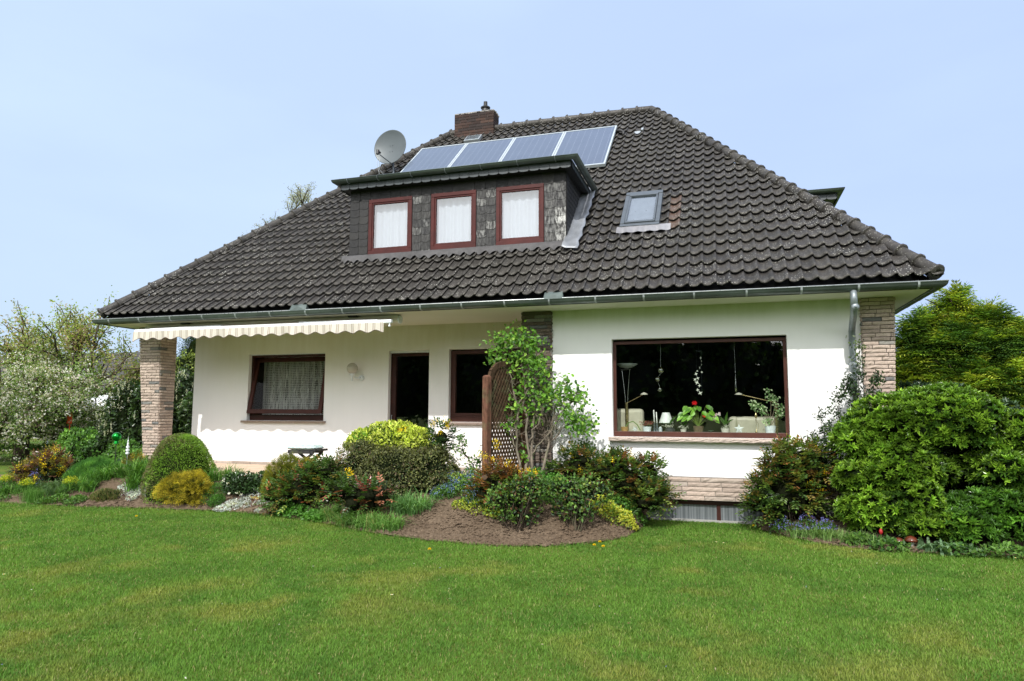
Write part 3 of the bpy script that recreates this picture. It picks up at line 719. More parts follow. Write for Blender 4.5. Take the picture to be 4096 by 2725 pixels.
m = MB(); m.box(DX0+.03, DX1-.03, DY+.5, DY+.55, 4.7, 6.0); part(m, 'attic_room', simple('attic_wall', (.35, .36, .38), .9), DM)
# lead flashing
def on_roof(x, y, h): return np.array((x, y, roofz(y)))+np.array(nF)*h
m = MB(); rows = np.linspace(0, 1, 22); V = []; rs = np.random.default_rng(9)
for v in rows:
    y = 1.12+v*1.98; x0 = 9.30+v*.03; x1 = 9.575+.03*v*0+.012*math.sin(v*40)+rs.normal()*.006
    for q_ in range(5): 
        x = x0+(x1-x0)*q_/4; V.append(on_roof(x, y, .112+.012*math.sin(v*37+q_)+(.05 if q_ == 0 else 0)))
m.add(V, [(i*5+j, i*5+j+1, (i+1)*5+j+1, (i+1)*5+j) for i in range(21) for j in range(4)]); part(m, 'lead_flashing', M['lead'], DM, smooth=True, solid=.004)
m = MB(); xs = np.linspace(DX0-.10, DX1+.02, 140); V = []
for i, x in enumerate(xs):
    yl = 1.215+.020*math.sin(x*31.4)+.014*math.sin(x*57)+.010*math.sin(x*13)
    V += [on_roof(x, yl, .070+.026*math.sin(x*31.4+1.2)+.004), on_roof(x, 1.265, .100+.010*math.sin(x*31)), on_roof(x, 1.30, .115)+np.array((0, 0, .03)), (x, DY-.014, 4.70)]
m.add(V, [(i*4+j, (i+1)*4+j, (i+1)*4+j+1, i*4+j+1) for i in range(139) for j in range(3)]); part(m, 'lead_apron', zincmat('old_lead', (.085, .083, .085), .7, .1), DM, smooth=True)

# ---- right hand dormer on the side slope
TR_ = (ZR-Z0)/(XE-XRg)
m = MB(); m.box(12.2, 14.02, 4.62, 8.97, 4.5, 6.05)
D2 = part(m, 'dormer', M['black'], H); D2['label'] = 'slate dormer on the side slope, only its eaves showing past the right hip'
m = MB(); m.box(12.85, 14.37-.15, 4.45, 9.15, 6.03, 6.175); part(m, 'dormer_roof', M['black'], D2)
m = MB(); shingles(m, (12.9, 4.44, 6.02), (1, 0, 0), (0, 0, 1), (0, -1, 0), 14.23-12.9, .13, 7, 1, lambda i, j: 0, 76); shingles(m, (14.23, 4.45, 6.02), (0, 1, 0), (0, 0, 1), (1, 0, 0), 4.7, .13, 25, 1, lambda i, j: 0, 77)
part(m, 'slate_fascia', bpy.data.materials['blue_slate'], D2)
m = MB(); nr = 9
for j in range(nr): shingles(m, (12.9, 4.61, 4.75+j*.145), (1, 0, 0), (0, 0, 1), (0, -1, 0), 1.12, .145, 8, 1, lambda i, j: 0, 780+j)
part(m, 'slate_cladding', M['slate'], D2)
gutter([(12.75, 4.3), (14.37, 4.3), (14.37, 9.3), (12.75, 9.3)], [(0, 1), (-1, 1), (-1, -1), (0, -1)], 6.195, .066, 'dormer_gutter', D2, M['zinc'])

# ---- skylight
def rbox(mb, x0, x1, y0, y1, h0, h1, C=(1, 1, 1)):
    V = [on_roof(x, y, h) for h in (h0, h1) for (x, y) in ((x0, y0), (x1, y0), (x1, y1), (x0, y1))]
    mb.add(V, [(0, 3, 2, 1), (4, 5, 6, 7), (0, 1, 5, 4), (1, 2, 6, 5), (2, 3, 7, 6), (3, 0, 4, 7)], C)
M['grey_metal'] = simple('grey_painted_metal', (.09, .105, .12), .4, .3, var=.1)
m = MB(); sx0, sx1, sy0, sy1 = 10.235, 10.93, 1.63, 2.71
rbox(m, sx0, sx1, sy1-.09, sy1, .0, .15); rbox(m, sx0, sx1, sy0, sy0+.07, .0, .13); rbox(m, sx0, sx0+.075, sy0+.07, sy1-.09, .0, .14); rbox(m, sx1-.075, sx1, sy0+.07, sy1-.09, .0, .14)
SK = part(m, 'skylight', M['grey_metal'], H, bevel=.006)
m = MB(); rbox(m, sx0+.08, sx1-.08, sy1-.16, sy1-.095, .05, .165); rbox(m, sx0+.08, sx1-.08, sy0+.075, sy0+.12, .05, .15); rbox(m, sx0+.08, sx0+.115, sy0+.12, sy1-.16, .05, .155); rbox(m, sx1-.115, sx1-.08, sy0+.12, sy1-.16, .05, .155)
part(m, 'skylight_sash', M['grey_metal'], SK, bevel=.004)
m = MB(); m.quad(*[on_roof(x, y, .135) for x, y in ((sx0+.1, sy0+.1), (sx1-.1, sy0+.1), (sx1-.1, sy1-.13), (sx0+.1, sy1-.13))]); part(m, 'skylight_pane', M['glass_up'], SK)
m = MB(); m.quad(*[on_roof(x, y, .10) for x, y in ((sx0+.05, sy0+.05), (sx1-.05, sy0+.05), (sx1-.05, sy1-.05), (sx0+.05, sy1-.05))]); part(m, 'blind', simple('pale_blind', (.17, .19, .21), .8), SK)
m = MB(); xs = np.linspace(10.19, 11.13, 90); V = []
for x in xs:
    ph = 2*math.pi*(x-E0)/.2
    yl = 1.50+.025*math.sin(ph+.6)
    V += [on_roof(x, yl, .085+.022*math.sin(ph-2.1)+.003*((int(x*180)) % 2)), on_roof(x, 1.58, .108+.008*math.sin(ph-2.1)), on_roof(x, 1.64, .115)]
m.add(V, [(i*3+j, (i+1)*3+j, (i+1)*3+j+1, i*3+j+1) for i in range(89) for j in range(2)]); part(m, 'pleated_apron', zincmat('dull_lead', (.26, .26, .28), .6, .2), SK, smooth=True)
# small roof hatch near the ridge, and a metal tile vent
m = MB(); rbox(m, 5.5, 5.93, 6.08, 6.35, .05, .14); RH = part(m, 'roof_hatch', M['zinc_light'], H, bevel=.008)
m = MB(); rbox(m, 5.53, 5.90, 6.11, 6.32, .141, .146); part(m, 'hatch_pane', M['glass_up'], RH)
m = MB(); V = []
for i in range(9):
    a = i/8; x = 10.07+.14*a; V += [on_roof(x, 5.50-.03*math.sin(a*3.1), .06+.02*(1-math.sin(a*3.1))), on_roof(x, 5.58, .075)]
m.add(V, [(2*i, 2*i+2, 2*i+3, 2*i+1) for i in range(8)]); m.obox(on_roof(10.25, 5.58, .11), (1, 0, 0), sF, nF, .025, .07, .012); part(m, 'roof_step', M['zinc_light'], H)

# ---- picture window
def frame_rect(mb, x0, x1, z0, z1, y0, y1, l, r, b_, t_):
    mb.box(x0, x1, y0, y1, z1-t_, z1); mb.box(x0, x1, y0, y1, z0, z0+b_); mb.box(x0, x0+l, y0, y1, z0+b_, z1-t_); mb.box(x1-r, x1, y0, y1, z0+b_, z1-t_)
m = MB(); frame_rect(m, BW[0]+.001, BW[1]-.001, BW[2], BW[3]-.03, .955, 1.03, .05, .05, .085, .05)
PW = part(m, 'picture_window', M['wood_mid'], H, bevel=.004)
m = MB(); m.quad((BW[0]+.04, .99, 1.38), (BW[1]-.04, .99, 1.38), (BW[1]-.04, .99, 2.83), (BW[0]+.04, .99, 2.83)); part(m, 'pane', M['glass'], PW)
m = MB(); m.box(BW[0]-.04, BW[1]+.03, .965, 1.0, 2.868, 2.892)
m = MB(); bricks(m, (BW[0]-.05, .735, 1.235), (BW[1]+.03, .735, 1.235), (BW[1]+.03, .735, 1.297), (BW[0]-.05, .735, 1.297), (0, -1, 0), .062, 4, [(.46, .385, .335)]*5, None, 0, .012, .010, 0, seed=8, nx=60, nz=5)
m.box(BW[0]-.048, BW[1]+.028, .733, .965, 1.237, 1.299, (.46, .385, .335)); part(m, 'sill', M['stone'], PW)
# room behind
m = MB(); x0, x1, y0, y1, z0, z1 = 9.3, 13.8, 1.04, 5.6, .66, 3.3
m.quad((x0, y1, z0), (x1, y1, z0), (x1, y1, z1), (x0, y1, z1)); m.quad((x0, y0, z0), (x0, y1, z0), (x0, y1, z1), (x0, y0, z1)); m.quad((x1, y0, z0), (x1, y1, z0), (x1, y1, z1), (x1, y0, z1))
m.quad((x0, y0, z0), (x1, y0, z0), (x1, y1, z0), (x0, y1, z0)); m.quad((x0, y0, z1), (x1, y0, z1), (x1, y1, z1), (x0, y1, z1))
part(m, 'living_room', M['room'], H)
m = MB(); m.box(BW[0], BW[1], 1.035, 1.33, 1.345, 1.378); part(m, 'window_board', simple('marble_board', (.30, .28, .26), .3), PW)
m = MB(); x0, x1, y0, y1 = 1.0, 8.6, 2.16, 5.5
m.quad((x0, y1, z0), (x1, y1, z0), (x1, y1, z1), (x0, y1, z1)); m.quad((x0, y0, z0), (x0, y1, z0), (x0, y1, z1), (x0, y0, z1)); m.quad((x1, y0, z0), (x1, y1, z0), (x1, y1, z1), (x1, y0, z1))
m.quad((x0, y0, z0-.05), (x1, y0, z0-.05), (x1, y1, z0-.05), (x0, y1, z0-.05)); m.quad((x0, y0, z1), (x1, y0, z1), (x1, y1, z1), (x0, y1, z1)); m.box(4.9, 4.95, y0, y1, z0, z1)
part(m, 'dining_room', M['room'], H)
# ---- left window with tilted sash
m = MB(); frame_rect(m, W1[0], W1[1], W1[2], W1[3]-.02, 2.05, 2.12, .055, .05, .12, .045); TW = part(m, 'pivot_window', M['wood_dark'], H, bevel=.004)
m = MB(); pb = np.array((0, 1.93, 1.645)); pt = np.array((0, 2.20, 2.83)); dv = (pt-pb)/np.linalg.norm(pt-pb); nv = np.cross((1., 0, 0), dv); Ls = np.linalg.norm(pt-pb)
xa, xb = W1[0]+.025, W1[1]-.03; e = .085
def sb(x0, x1, s0, s1): 
    c = pb+dv*(s0+s1)/2; m.obox(((x0+x1)/2, c[1], c[2]), (1, 0, 0), dv, nv, (x1-x0)/2, (s1-s0)/2, .026)
sb(xa, xb, 0, e); sb(xa, xb, Ls-e, Ls); sb(xa, xa+e, e, Ls-e); sb(xb-e, xb, e, Ls-e)
SS = part(m, 'sash', simple('brown_red_sash', (.055, .016, .011), .5, var=.2, spec=.2), TW, bevel=.004)
m = MB(); m.quad(*[(x, (pb+dv*s_)[1], (pb+dv*s_)[2]) for x, s_ in ((xa+e, e), (xb-e, e), (xb-e, Ls-e), (xa+e, Ls-e))]); part(m, 'pane', glassmat('thin_sash_glass', (.8, .82, .8), 1.14), TW)
m = MB(); bricks(m, (W1[0]-.10, 1.90, 1.448), (W1[1]+.06, 1.90, 1.448), (W1[1]+.06, 1.90, 1.492), (W1[0]-.10, 1.90, 1.492), (0, -1, 0), .045, 3, [(.30, .235, .19)]*5, None, 0, .008, .006, 0, seed=9, nx=40)
m.box(W1[0]-.098, W1[1]+.058, 1.898, 2.05, 1.449, 1.494, (.26, .22, .19)); part(m, 'sill', M['stone'], TW)
m = MB(); m.box(W1[0], W1[1], 2.0, 2.05, 2.885, 2.903); part(m, 'shutter_rail', M['white'], TW)
# net curtain
t = NT('net_curtain'); sp = t.n('ShaderNodeSeparateXYZ'); t.l(t.pos(), sp.inputs[0]); zf = t.math('FRACT', t.math('MULTIPLY', sp.outputs[2], 27)); zl = t.math('LESS_THAN', zf, .20)
xw = t.math('ADD', t.math('MULTIPLY', sp.outputs[0], 30), t.math('MULTIPLY', t.noise(4, 2, vec=t.scaled((6, 1, .15))), 9)); xl = t.math('LESS_THAN', t.math('FRACT', xw), .30)
x3 = t.math('LESS_THAN', t.math('FRACT', t.math('MULTIPLY', xw, 3.1)), .40); bands = t.ramp(t.noise(2, 3, vec=t.scaled((7, 1, .05))), (.45, .6, 0, 1))
a = t.math('MAXIMUM', t.math('MAXIMUM', zl, xl), t.math('MULTIPLY', x3, bands)); al = t.math('MULTIPLY_ADD', a, .66, .20)
d = t.n('ShaderNodeBsdfDiffuse'); d.inputs[0].default_value = (.78, .78, .76, 1); tr = t.n('ShaderNodeBsdfTransparent'); mm = t.n('ShaderNodeMixShader')
t.l(al, mm.inputs[0]); t.l(tr.outputs[0], mm.inputs[1]); t.l(d.outputs[0], mm.inputs[2]); M['net'] = t.done(mm.outputs[0])
m = MB(); xs = np.linspace(W1[0]+.03, W1[1]-.02, 160); V = []
for i, x in enumerate(xs):
    y = 2.40+.035*math.sin(x*26+2*math.sin(x*7)); V += [(x, y, 1.58), (x, y, 2.9)]
m.add(V, [(2*i, 2*i+2, 2*i+3, 2*i+1) for i in range(159)]); part(m, 'curtain', M['net'], TW, smooth=True)
# ---- terrace door and right window
m = MB(); frame_rect(m, DR[0], DR[1], DR[2], DR[3]-.045, 2.06, 2.13, .115, .045, .15, .06); TD = part(m, 'terrace_door', M['wood_dark'], H, bevel=.004)
m = MB(); m.quad((DR[0]+.11, 2.10, .74), (DR[1]-.04, 2.10, .74), (DR[1]-.04, 2.10, 2.81), (DR[0]+.11, 2.10, 2.81)); part(m, 'pane', M['glass'], TD)
m = MB(); m.box(DR[0], DR[1], 2.02, 2.06, 2.862, 2.902); part(m, 'shutter_rail', M['white'], TD)
m = MB(); m.tube([(DR[0]+.05, 2.05, 1.62), (DR[0]+.05, 2.03, 1.62), (DR[0]+.05, 2.025, 1.52)], .008, 8); part(m, 'handle', M['zinc_light'], TD)
m = MB(); frame_rect(m, W2[0], W2[1], W2[2], W2[3]-.02, 2.06, 2.13, .10, .10, .17, .07); m.box(W2[0], W2[1], 2.045, 2.06, 1.595, 1.605); RW = part(m, 'window', M['wood_mid'], H, bevel=.004)
m = MB(); m.quad((W2[0]+.09, 2.10, 1.66), (W2[1]-.09, 2.10, 1.66), (W2[1]-.09, 2.10, 2.82), (W2[0]+.09, 2.10, 2.82)); part(m, 'pane', M['glass'], RW)
m = MB(); bricks(m, (W2[0]-.04, 1.90, 1.448), (W2[1]+.04, 1.90, 1.448), (W2[1]+.04, 1.90, 1.492), (W2[0]-.04, 1.90, 1.492), (0, -1, 0), .045, 3, [(.36, .28, .24)]*5, None, 0, .008, .006, 0, seed=10, nx=40)
m.box(W2[0]-.038, W2[1]+.038, 1.898, 2.06, 1.449, 1.494, (.4, .32, .28)); part(m, 'sill', M['stone'], RW)

# ------------------------------------------------------------------ solar panels
t = NT('solar_cells'); sp = t.n('ShaderNodeSeparateXYZ'); t.l(t.pos(), sp.inputs[0])
gx = t.math('LESS_THAN', t.math('FRACT', t.math('MULTIPLY', sp.outputs[0], 6.1)), .045); gy_ = t.math('LESS_THAN', t.math('FRACT', t.math('MULTIPLY', sp.outputs[1], 8.5)), .04)
c = t.mix(t.math('MULTIPLY', gx, .55), t.mix(t.ramp(t.noise(3, 4), (.3, .7, 0, 1)), (.020, .030, .058), (.030, .042, .074)), (.22, .25, .32)); c = t.mix(t.math('MULTIPLY', gy_, .12), c, (.2, .22, .28))
M['solar'] = t.done(t.pbr(c, .12, spec=1.0, **{'Coat Weight': 1.0, 'Coat Roughness': .03, 'Coat IOR': 1.7}))
M['alu'] = simple('aluminium_frame', (.48, .53, .55), .35, .4, var=.08)
xsn = [4.40, 5.705, 7.01, 8.315, 9.605]; order = ['leftmost of the four grey blue solar panels, nearest the satellite dish', 'second grey blue solar panel from the left, below the small roof hatch', 'third grey blue solar panel from the left, behind the dormer eaves', 'rightmost grey blue solar panel, its lower frame clear of the dormer']
proto = None
for k in range(4):
    if proto is None:
        P0 = thing('photovoltaic_module', order[0], 'solar panel', tuple(on_roof(xsn[0], 3.98, .1)), 'solar panels in a row on the roof'); w_ = 1.295; x0 = xsn[0]+.005
        m = MB(); h0, h1 = .09, .155; ya, yb = 3.97, 5.86; e = .04
        rbox(m, x0, x0+w_, ya, ya+e, h0, h1); rbox(m, x0, x0+w_, yb-e, yb, h0, h1); rbox(m, x0, x0+e, ya+e, yb-e, h0, h1); rbox(m, x0+w_-e, x0+w_, ya+e, yb-e, h0, h1)
        part(m, 'panel_frame', M['alu'], P0)
        m = MB(); rbox(m, x0+e, x0+w_-e, ya+e, yb-e, h0+.01, h1-.006); part(m, 'cell_sheet', M['solar'], P0)
        for q_ in ((x0+.15, ya+.2), (x0+w_-.2, ya+.2), (x0+.15, yb-.3)): m = MB(); rbox(m, q_[0], q_[0]+.05, q_[1], q_[1]+.06, 0, h0); part(m, 'mount', M['black'], P0)
        proto = P0
    else:
        c = copy_tree(proto); c.location = proto.location+Vector((xsn[k]-xsn[0], 0, 0)); c['label'] = order[k]
m = MB(); m.tube([on_roof(9.60, 5.62, .12), on_roof(9.74, 5.62, .12), on_roof(9.80, 5.58, .09), on_roof(9.80, 5.5, .05)], .035, 10); tag(m.build('solar_pipe', M['black'], smooth=True), 'short black pipe elbow at the top right corner of the solar panels', 'pipe')

# ------------------------------------------------------------------ satellite dish
SD = thing('satellite_dish', 'round grey satellite dish on the roof left of the solar panels', 'satellite dish', (4.2, 4.5, 7.4))
ax = np.array((-.04, -1.0, .06)); ax /= np.linalg.norm(ax); dc = np.array((4.13, 4.48, 8.27))
m = MB(); Rr = .435
m.lathe([(Rr*s_, -.075+.075*s_*s_) for s_ in (.001, .25, .5, .7, .85, .96, 1)]+[(Rr+.012, .004), (Rr+.012, -.010), (Rr-.01, -.012)]+[(Rr*s_, -.085+.075*s_*s_) for s_ in (.95, .7, .4, .001)], dc, 48, (1, 1, 1), axis=ax)
part(m, 'reflector', simple('dish_grey', (.075, .092, .10), .45, .1, var=.06, scale=3), SD, smooth=True)
m = MB(); base = np.array((4.17, 4.62, 7.52)); m.tube([base, (4.17, 4.62, 7.75), dc-ax*.10+np.array((0, 0, -.1))], .025, 10); m.tube([(4.17, 4.60, 7.80), dc+ax*.02+np.array((.05, 0, -.44)), np.array((4.06, 4.08, 7.93))], .012, 8)
m.obox(on_roof(4.2, 4.62, .07), (1, 0, 0), sF, nF, .06, .10, .03); part(m, 'mast', M['grey_metal'], SD, smooth=False)
m = MB(); lp = np.array((4.05, 4.02, 7.97)); m.tube([lp-ax*-.02+np.array((0, 0, -.06)), lp+np.array((0, 0, .05))], .038, 12); m.tube([lp+np.array((0, 0, .02)), lp-ax*.09+np.array((0, 0, .02))], .030, 12); part(m, 'receiver', M['black'], SD)
m = MB(); m.tube([lp+np.array((0, 0, -.05)), lp+np.array((-.05, .05, -.25)), (4.0, 4.2, 7.50), (4.02, 4.4, 7.42)], .005, 6); m.tube([lp+np.array((.01, 0, -.05)), lp+np.array((.02, .05, -.2)), (4.0, 4.2, 7.60), (4.05, 4.4, 7.5)], .005, 6); part(m, 'cable', M['white'], SD)
X_ = np.cross(ax, (0, 0, 1)); X_ /= np.linalg.norm(X_); Y_ = np.cross(X_, ax)
for i in (-.03, .03):
    for j in (-.10, .06): m = MB(); m.sphere(dc-ax*.068+X_*i*1.2+Y_*j, .009, 8); part(m, 'bolt', M['black'], SD)

# ------------------------------------------------------------------ awning
AW = thing('awning', 'retracted awning with cream striped scalloped valance below the left eaves', 'awning', (3.8, .45, 3.2))
ax0, ax1, ay = 1.035, 6.40, .055
t = NT('awning_stripe'); sp = t.n('ShaderNodeSeparateXYZ'); t.l(t.pos(), sp.inputs[0]); f = t.math('FRACT', t.math('MULTIPLY', t.math('ADD', sp.outputs[0], t.math('MULTIPLY', t.noise(3, 2), .03)), 7.1))
def band(a, b_): return t.math('MULTIPLY', t.math('GREATER_THAN', f, a), t.math('LESS_THAN', f, b_))
c = t.mix(t.math('MULTIPLY', band(.05, .17), .6), (.66, .63, .56), (.24, .16, .10)); c = t.mix(t.math('MULTIPLY', band(.20, .26), .35), c, (.16, .17, .2)); c = t.mix(t.math('MULTIPLY', band(.30, .42), .6), c, (.28, .19, .12)); c = t.mix(t.math('MULTIPLY', band(.5, .95), .12), c, (.5, .42, .34))
d = t.n('ShaderNodeBsdfDiffuse'); t.l(c, d.inputs[0]); tl = t.n('ShaderNodeBsdfTranslucent'); t.l(c, tl.inputs[0]); mm = t.n('ShaderNodeMixShader'); mm.inputs[0].default_value = .18; t.l(d.outputs[0], mm.inputs[1]); t.l(tl.outputs[0], mm.inputs[2]); M['awning'] = t.done(mm.outputs[0])
m = MB(); n = 520; xs = np.linspace(ax0-.03, ax1, n); V = []; nsc = 18
for i, x in enumerate(xs):
    ph = (x-ax0)/(ax1-ax0)*nsc; zb = 3.065-.022*math.cos(2*math.pi*ph)-(.02 if i < 5 else 0); wob = .010*math.sin(x*9)+.006*math.sin(x*23)
    for v in (0, .35, .7, 1.0): V.append((x, ay-.004+wob*v-.01*v*math.sin(x*14), 3.215+(zb-3.215)*v))
m.add(V, [(4*i+j, 4*i+j+1, 4*i+5+j, 4*i+4+j) for i in range(n-1) for j in range(3)]); VA = part(m, 'valance', M['awning'], AW, smooth=True)
m = MB(); m.quad((ax0, .10, 3.255), (ax1, .10, 3.255), (ax1, .50, 3.36), (ax0, .50, 3.36)); part(m, 'awning_fabric', M['awning'], AW)
m = MB(); 
for i in range(n-1):
    if i % 1 == 0: m.bar(V[4*i+3], V[4*i+7], .004, .007)
part(m, 'piping', simple('dark_braid', (.05, .03, .025), .8), VA)
m = MB(); m.box(ax0-.02, ax1+.14, ay, ay+.07, 3.20, 3.262); part(m, 'front_bar', M['white'], AW, bevel=.012)
m = MB(); m.tube([(.92, .50, 3.315), (6.48, .50, 3.315)], .062, 20); m.box(.95, 6.46, .44, .60, 3.345, 3.385); part(m, 'cassette', simple('awning_cassette', (.70, .68, .60), .4, var=.05), AW, smooth=False)
m = MB(); m.lathe([(.001, 0), (.075, 0), (.078, .02), (.07, .035), (.001, .04)], (6.47, .50, 3.315), 20, axis=(1, 0, 0)); part(m, 'end_cap', M['white'], AW); m = MB(); m.lathe([(.001, 0), (.075, 0), (.078, .02), (.001, .03)], (.92, .50, 3.315), 20, axis=(-1, 0, 0)); part(m, 'end_cap', M['white'], AW)
for xa_, xm_ in ((1.25, 2.9), (6.35, 4.6)): m = MB(); m.bar((xa_, .42, 3.29), (xm_, .26, 3.28), .035, .05); m.bar((xm_, .24, 3.285), (xa_+(0.1 if xa_ < 3 else -.1), .11, 3.25), .03, .045); part(m, 'folding_arm', M['white'], AW)
for x in (1.9, 5.6): m = MB(); m.box(x-.09, x+.09, .38, .56, 3.375, ZS); part(m, 'mounting_bracket', M['black'], AW)
m = MB(); m.tube([(6.50, .09, 3.24), (6.50, .075, 3.16)], .012, 8); m.lathe([(.02, 0), (.024, .01), (.02, .02)], (6.50, .075, 3.14), 10); part(m, 'crank_eye', M['white'], AW)

# ------------------------------------------------------------------ wall lamp
WL = thing('wall_lamp', 'white wall lamp with clear glass globe beside the left window', 'lamp', (4.83, 1.95, 2.38))
m = MB(); m.lathe([(.001, -.03), (.055, -.03), (.06, -.015), (.06, 0)], (4.93, 1.955, 2.36), 20, axis=(0, 1, 0)); m.tube([(4.93, 1.94, 2.37), (4.90, 1.88, 2.35), (4.84, 1.83, 2.38)], .014, 8); m.lathe([(.012, -.13), (.02, -.12), (.025, -.03), (.05, 0), (.052, .02)], (4.80, 1.80, 2.43), 16)
part(m, 'bracket', M['white'], WL, smooth=True)
m = MB(); m.sphere((4.80, 1.80, 2.555), .11, 28); part(m, 'globe', simple('opal_glass', (.50, .47, .40), .12, var=.05), WL, smooth=True)
m = MB(); m.sphere((4.80, 1.80, 2.53), .035, 12, sz=1.3); part(m, 'bulb', M['white'], WL, smooth=True)

# ================================================================== VEGETATION
def unit(v): return v/(np.linalg.norm(v, axis=-1, keepdims=True)+1e-9)
def rdir(n, r=rng): return unit(r.normal(size=(n, 3)))
T_OVAL = np.array([(0, 0, 0), (.30, .50, .10), (.70, .42, .06), (1, 0, -.10), (.70, -.42, .06), (.30, -.50, .10)]); F_OVAL = np.array([(0, 1, 2, 3), (0, 3, 4, 5)])
T_DIA = np.array([(0, 0, 0), (.45, .5, .08), (1, 0, -.06), (.45, -.5, .08)]); F_DIA = np.array([(0, 3, 2, 1)])
T_STRAP = np.array([(0, .5, 0), (0, -.5, 0), (.35, .5, .03), (.35, -.5, .03), (.7, .4, -.06), (.7, -.4, -.06), (1, 0, -.24)]); F_STRAP4 = np.array([(0, 1, 3, 2), (2, 3, 5, 4)]); 
def place(mb, P, A, N, L, W, C, tmpl='oval', mi=0):
    """instances a flat leaf template: P base, A axis, N leaf normal hint"""
    P = np.asarray(P); n = len(P)
    if n == 0: return
    A = unit(A); S = unit(np.cross(N, A)); Nn = np.cross(A, S)
    L = np.broadcast_to(L, (n,)); W = np.broadcast_to(W, (n,))
    T, F = dict(oval=(T_OVAL, F_OVAL), dia=(T_DIA, F_DIA), strap=(T_STRAP, F_STRAP4))[tmpl]
    V = P[:, None]+T[None, :, 0, None]*(A*L[:, None])[:, None]+T[None, :, 1, None]*(S*W[:, None])[:, None]+T[None, :, 2, None]*(Nn*L[:, None])[:, None]
    k = len(T); b0 = (np.arange(n)*k)[:, None, None]
    Fa = (b0+F[None]).reshape(-1, F.shape[1]); Cc = np.repeat(C, k, axis=0)
    if tmpl == 'strap':
        n0 = mb.n; mb.add(V.reshape(-1, 3), Fa, Cc, mi); tri = (np.arange(n)*k)[:, None]+np.array([4, 5, 6])[None]
        mb.F.append(tri+n0); mb.M.append(np.full(n, mi))
    else: mb.add(V.reshape(-1, 3), Fa, Cc, mi)
def mixcol(P, cols, n, seed=0, clump=3.0, jit=.22, r=rng):
    """cols: list of (rgb, weight); choice follows clumpy noise plus chance"""
    cols_ = np.array([c for c, _ in cols]); w_ = np.array([q for _, q in cols], float); w_ /= w_.sum(); cum = np.cumsum(w_)
    t = np.clip(fbm(P, clump, seed)*.0+r.random(n)*.55+np.clip((fbm(P, clump, seed, 2)-.5)*2.2+.5, 0, 1)*.45, 0, .9999)
    rk = np.argsort(np.argsort(t))/max(n, 1)
    C = cols_[np.searchsorted(cum, rk*.9999)]
    return C*(1+jit*(r.random((n, 1))*2-1))*(.78+.5*vnoise(P, clump*2.3, seed+3))[:, None]
def lobes_sample(lobes, n, depth=.16, bump=.16, seed=0, low=-.35, r=rng):
    L = np.array(lobes, float); ar = (L[:, 3]*L[:, 5]+L[:, 3]*L[:, 4]+L[:, 4]*L[:, 5]); ar /= ar.sum()
    idx = r.choice(len(L), int(n*1.9), p=ar); d = rdir(len(idx), r); d = d[(d[:, 2] > low)][:]; idx = idx[:len(d)]
    c = L[idx, :3]; rad = L[idx, 3:6]
    f = 1+bump*(fbm(d*1.0+c, 3.1, seed, 3)-.5)*2.2-np.abs(r.normal(size=len(d)))*depth
    P = c+d*rad*f[:, None]; Nn = unit(d/rad)
    keep = np.ones(len(P), bool)
    for j, l in enumerate(L):
        q = (((P-l[:3])/l[3:6])**2).sum(1); keep &= ~((q < .62) & (idx != j))
    P, Nn, f = P[keep], Nn[keep], f[keep]
    return P[:n], Nn[:n], f[:n]
def knobs(lobes, n, r0, r1, seed):
    """adds small side lobes so the outline gets uneven"""
    rs = np.random.default_rng(seed); out = list(lobes); L = len(lobes)
    for k in range(n):
        l = lobes[rs.integers(L)]; d = unit(rs.normal(size=3)); d[2] = abs(d[2])*.9-.15; d[1] = -abs(d[1]) if rs.random() < .6 else d[1]
        q = r0+(r1-r0)*rs.random(); out.append(tuple(np.array(l[:3])+d*np.array(l[3:6])*.86)+(q, q*.9, q*.8))
    return out
def core(mb, lobes, s=.72, col=(.008, .012, .005), seed=0):  # dark shell inside each bush, interior shade put into its colour
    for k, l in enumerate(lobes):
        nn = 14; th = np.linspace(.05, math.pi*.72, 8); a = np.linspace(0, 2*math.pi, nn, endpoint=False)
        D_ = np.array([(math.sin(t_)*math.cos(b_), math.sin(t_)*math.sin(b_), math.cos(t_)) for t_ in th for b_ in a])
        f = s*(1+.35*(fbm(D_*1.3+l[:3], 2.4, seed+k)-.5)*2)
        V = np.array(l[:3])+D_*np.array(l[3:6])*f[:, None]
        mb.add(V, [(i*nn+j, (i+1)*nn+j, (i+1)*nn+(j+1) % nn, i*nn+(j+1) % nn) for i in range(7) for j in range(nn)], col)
def stems(root, lobes, n, rad, mat, z0, seed=0, name='stems'):
    rs = np.random.default_rng(seed); m = MB(); ct = np.array([np.mean([l[0] for l in lobes]), np.mean([l[1] for l in lobes]), z0])
    for k in range(n):
        l = lobes[rs.integers(len(lobes))]; d = unit(rs.normal(size=3)); d[2] = abs(d[2])*.8
        e = np.array(l[:3])+d*np.array(l[3:6])*.85; b_ = ct+np.array((rs.normal()*.10*l[3]/.5, rs.normal()*.10, -.03)); mid = (b_+e)/2+rs.normal(size=3)*.05; mid[2] -= .03
        m.tube([b_, b_*.6+mid*.4, mid, e], [rad, rad*.85, rad*.6, rad*.25], 5)
    return part(m, name, mat, root, smooth=True)
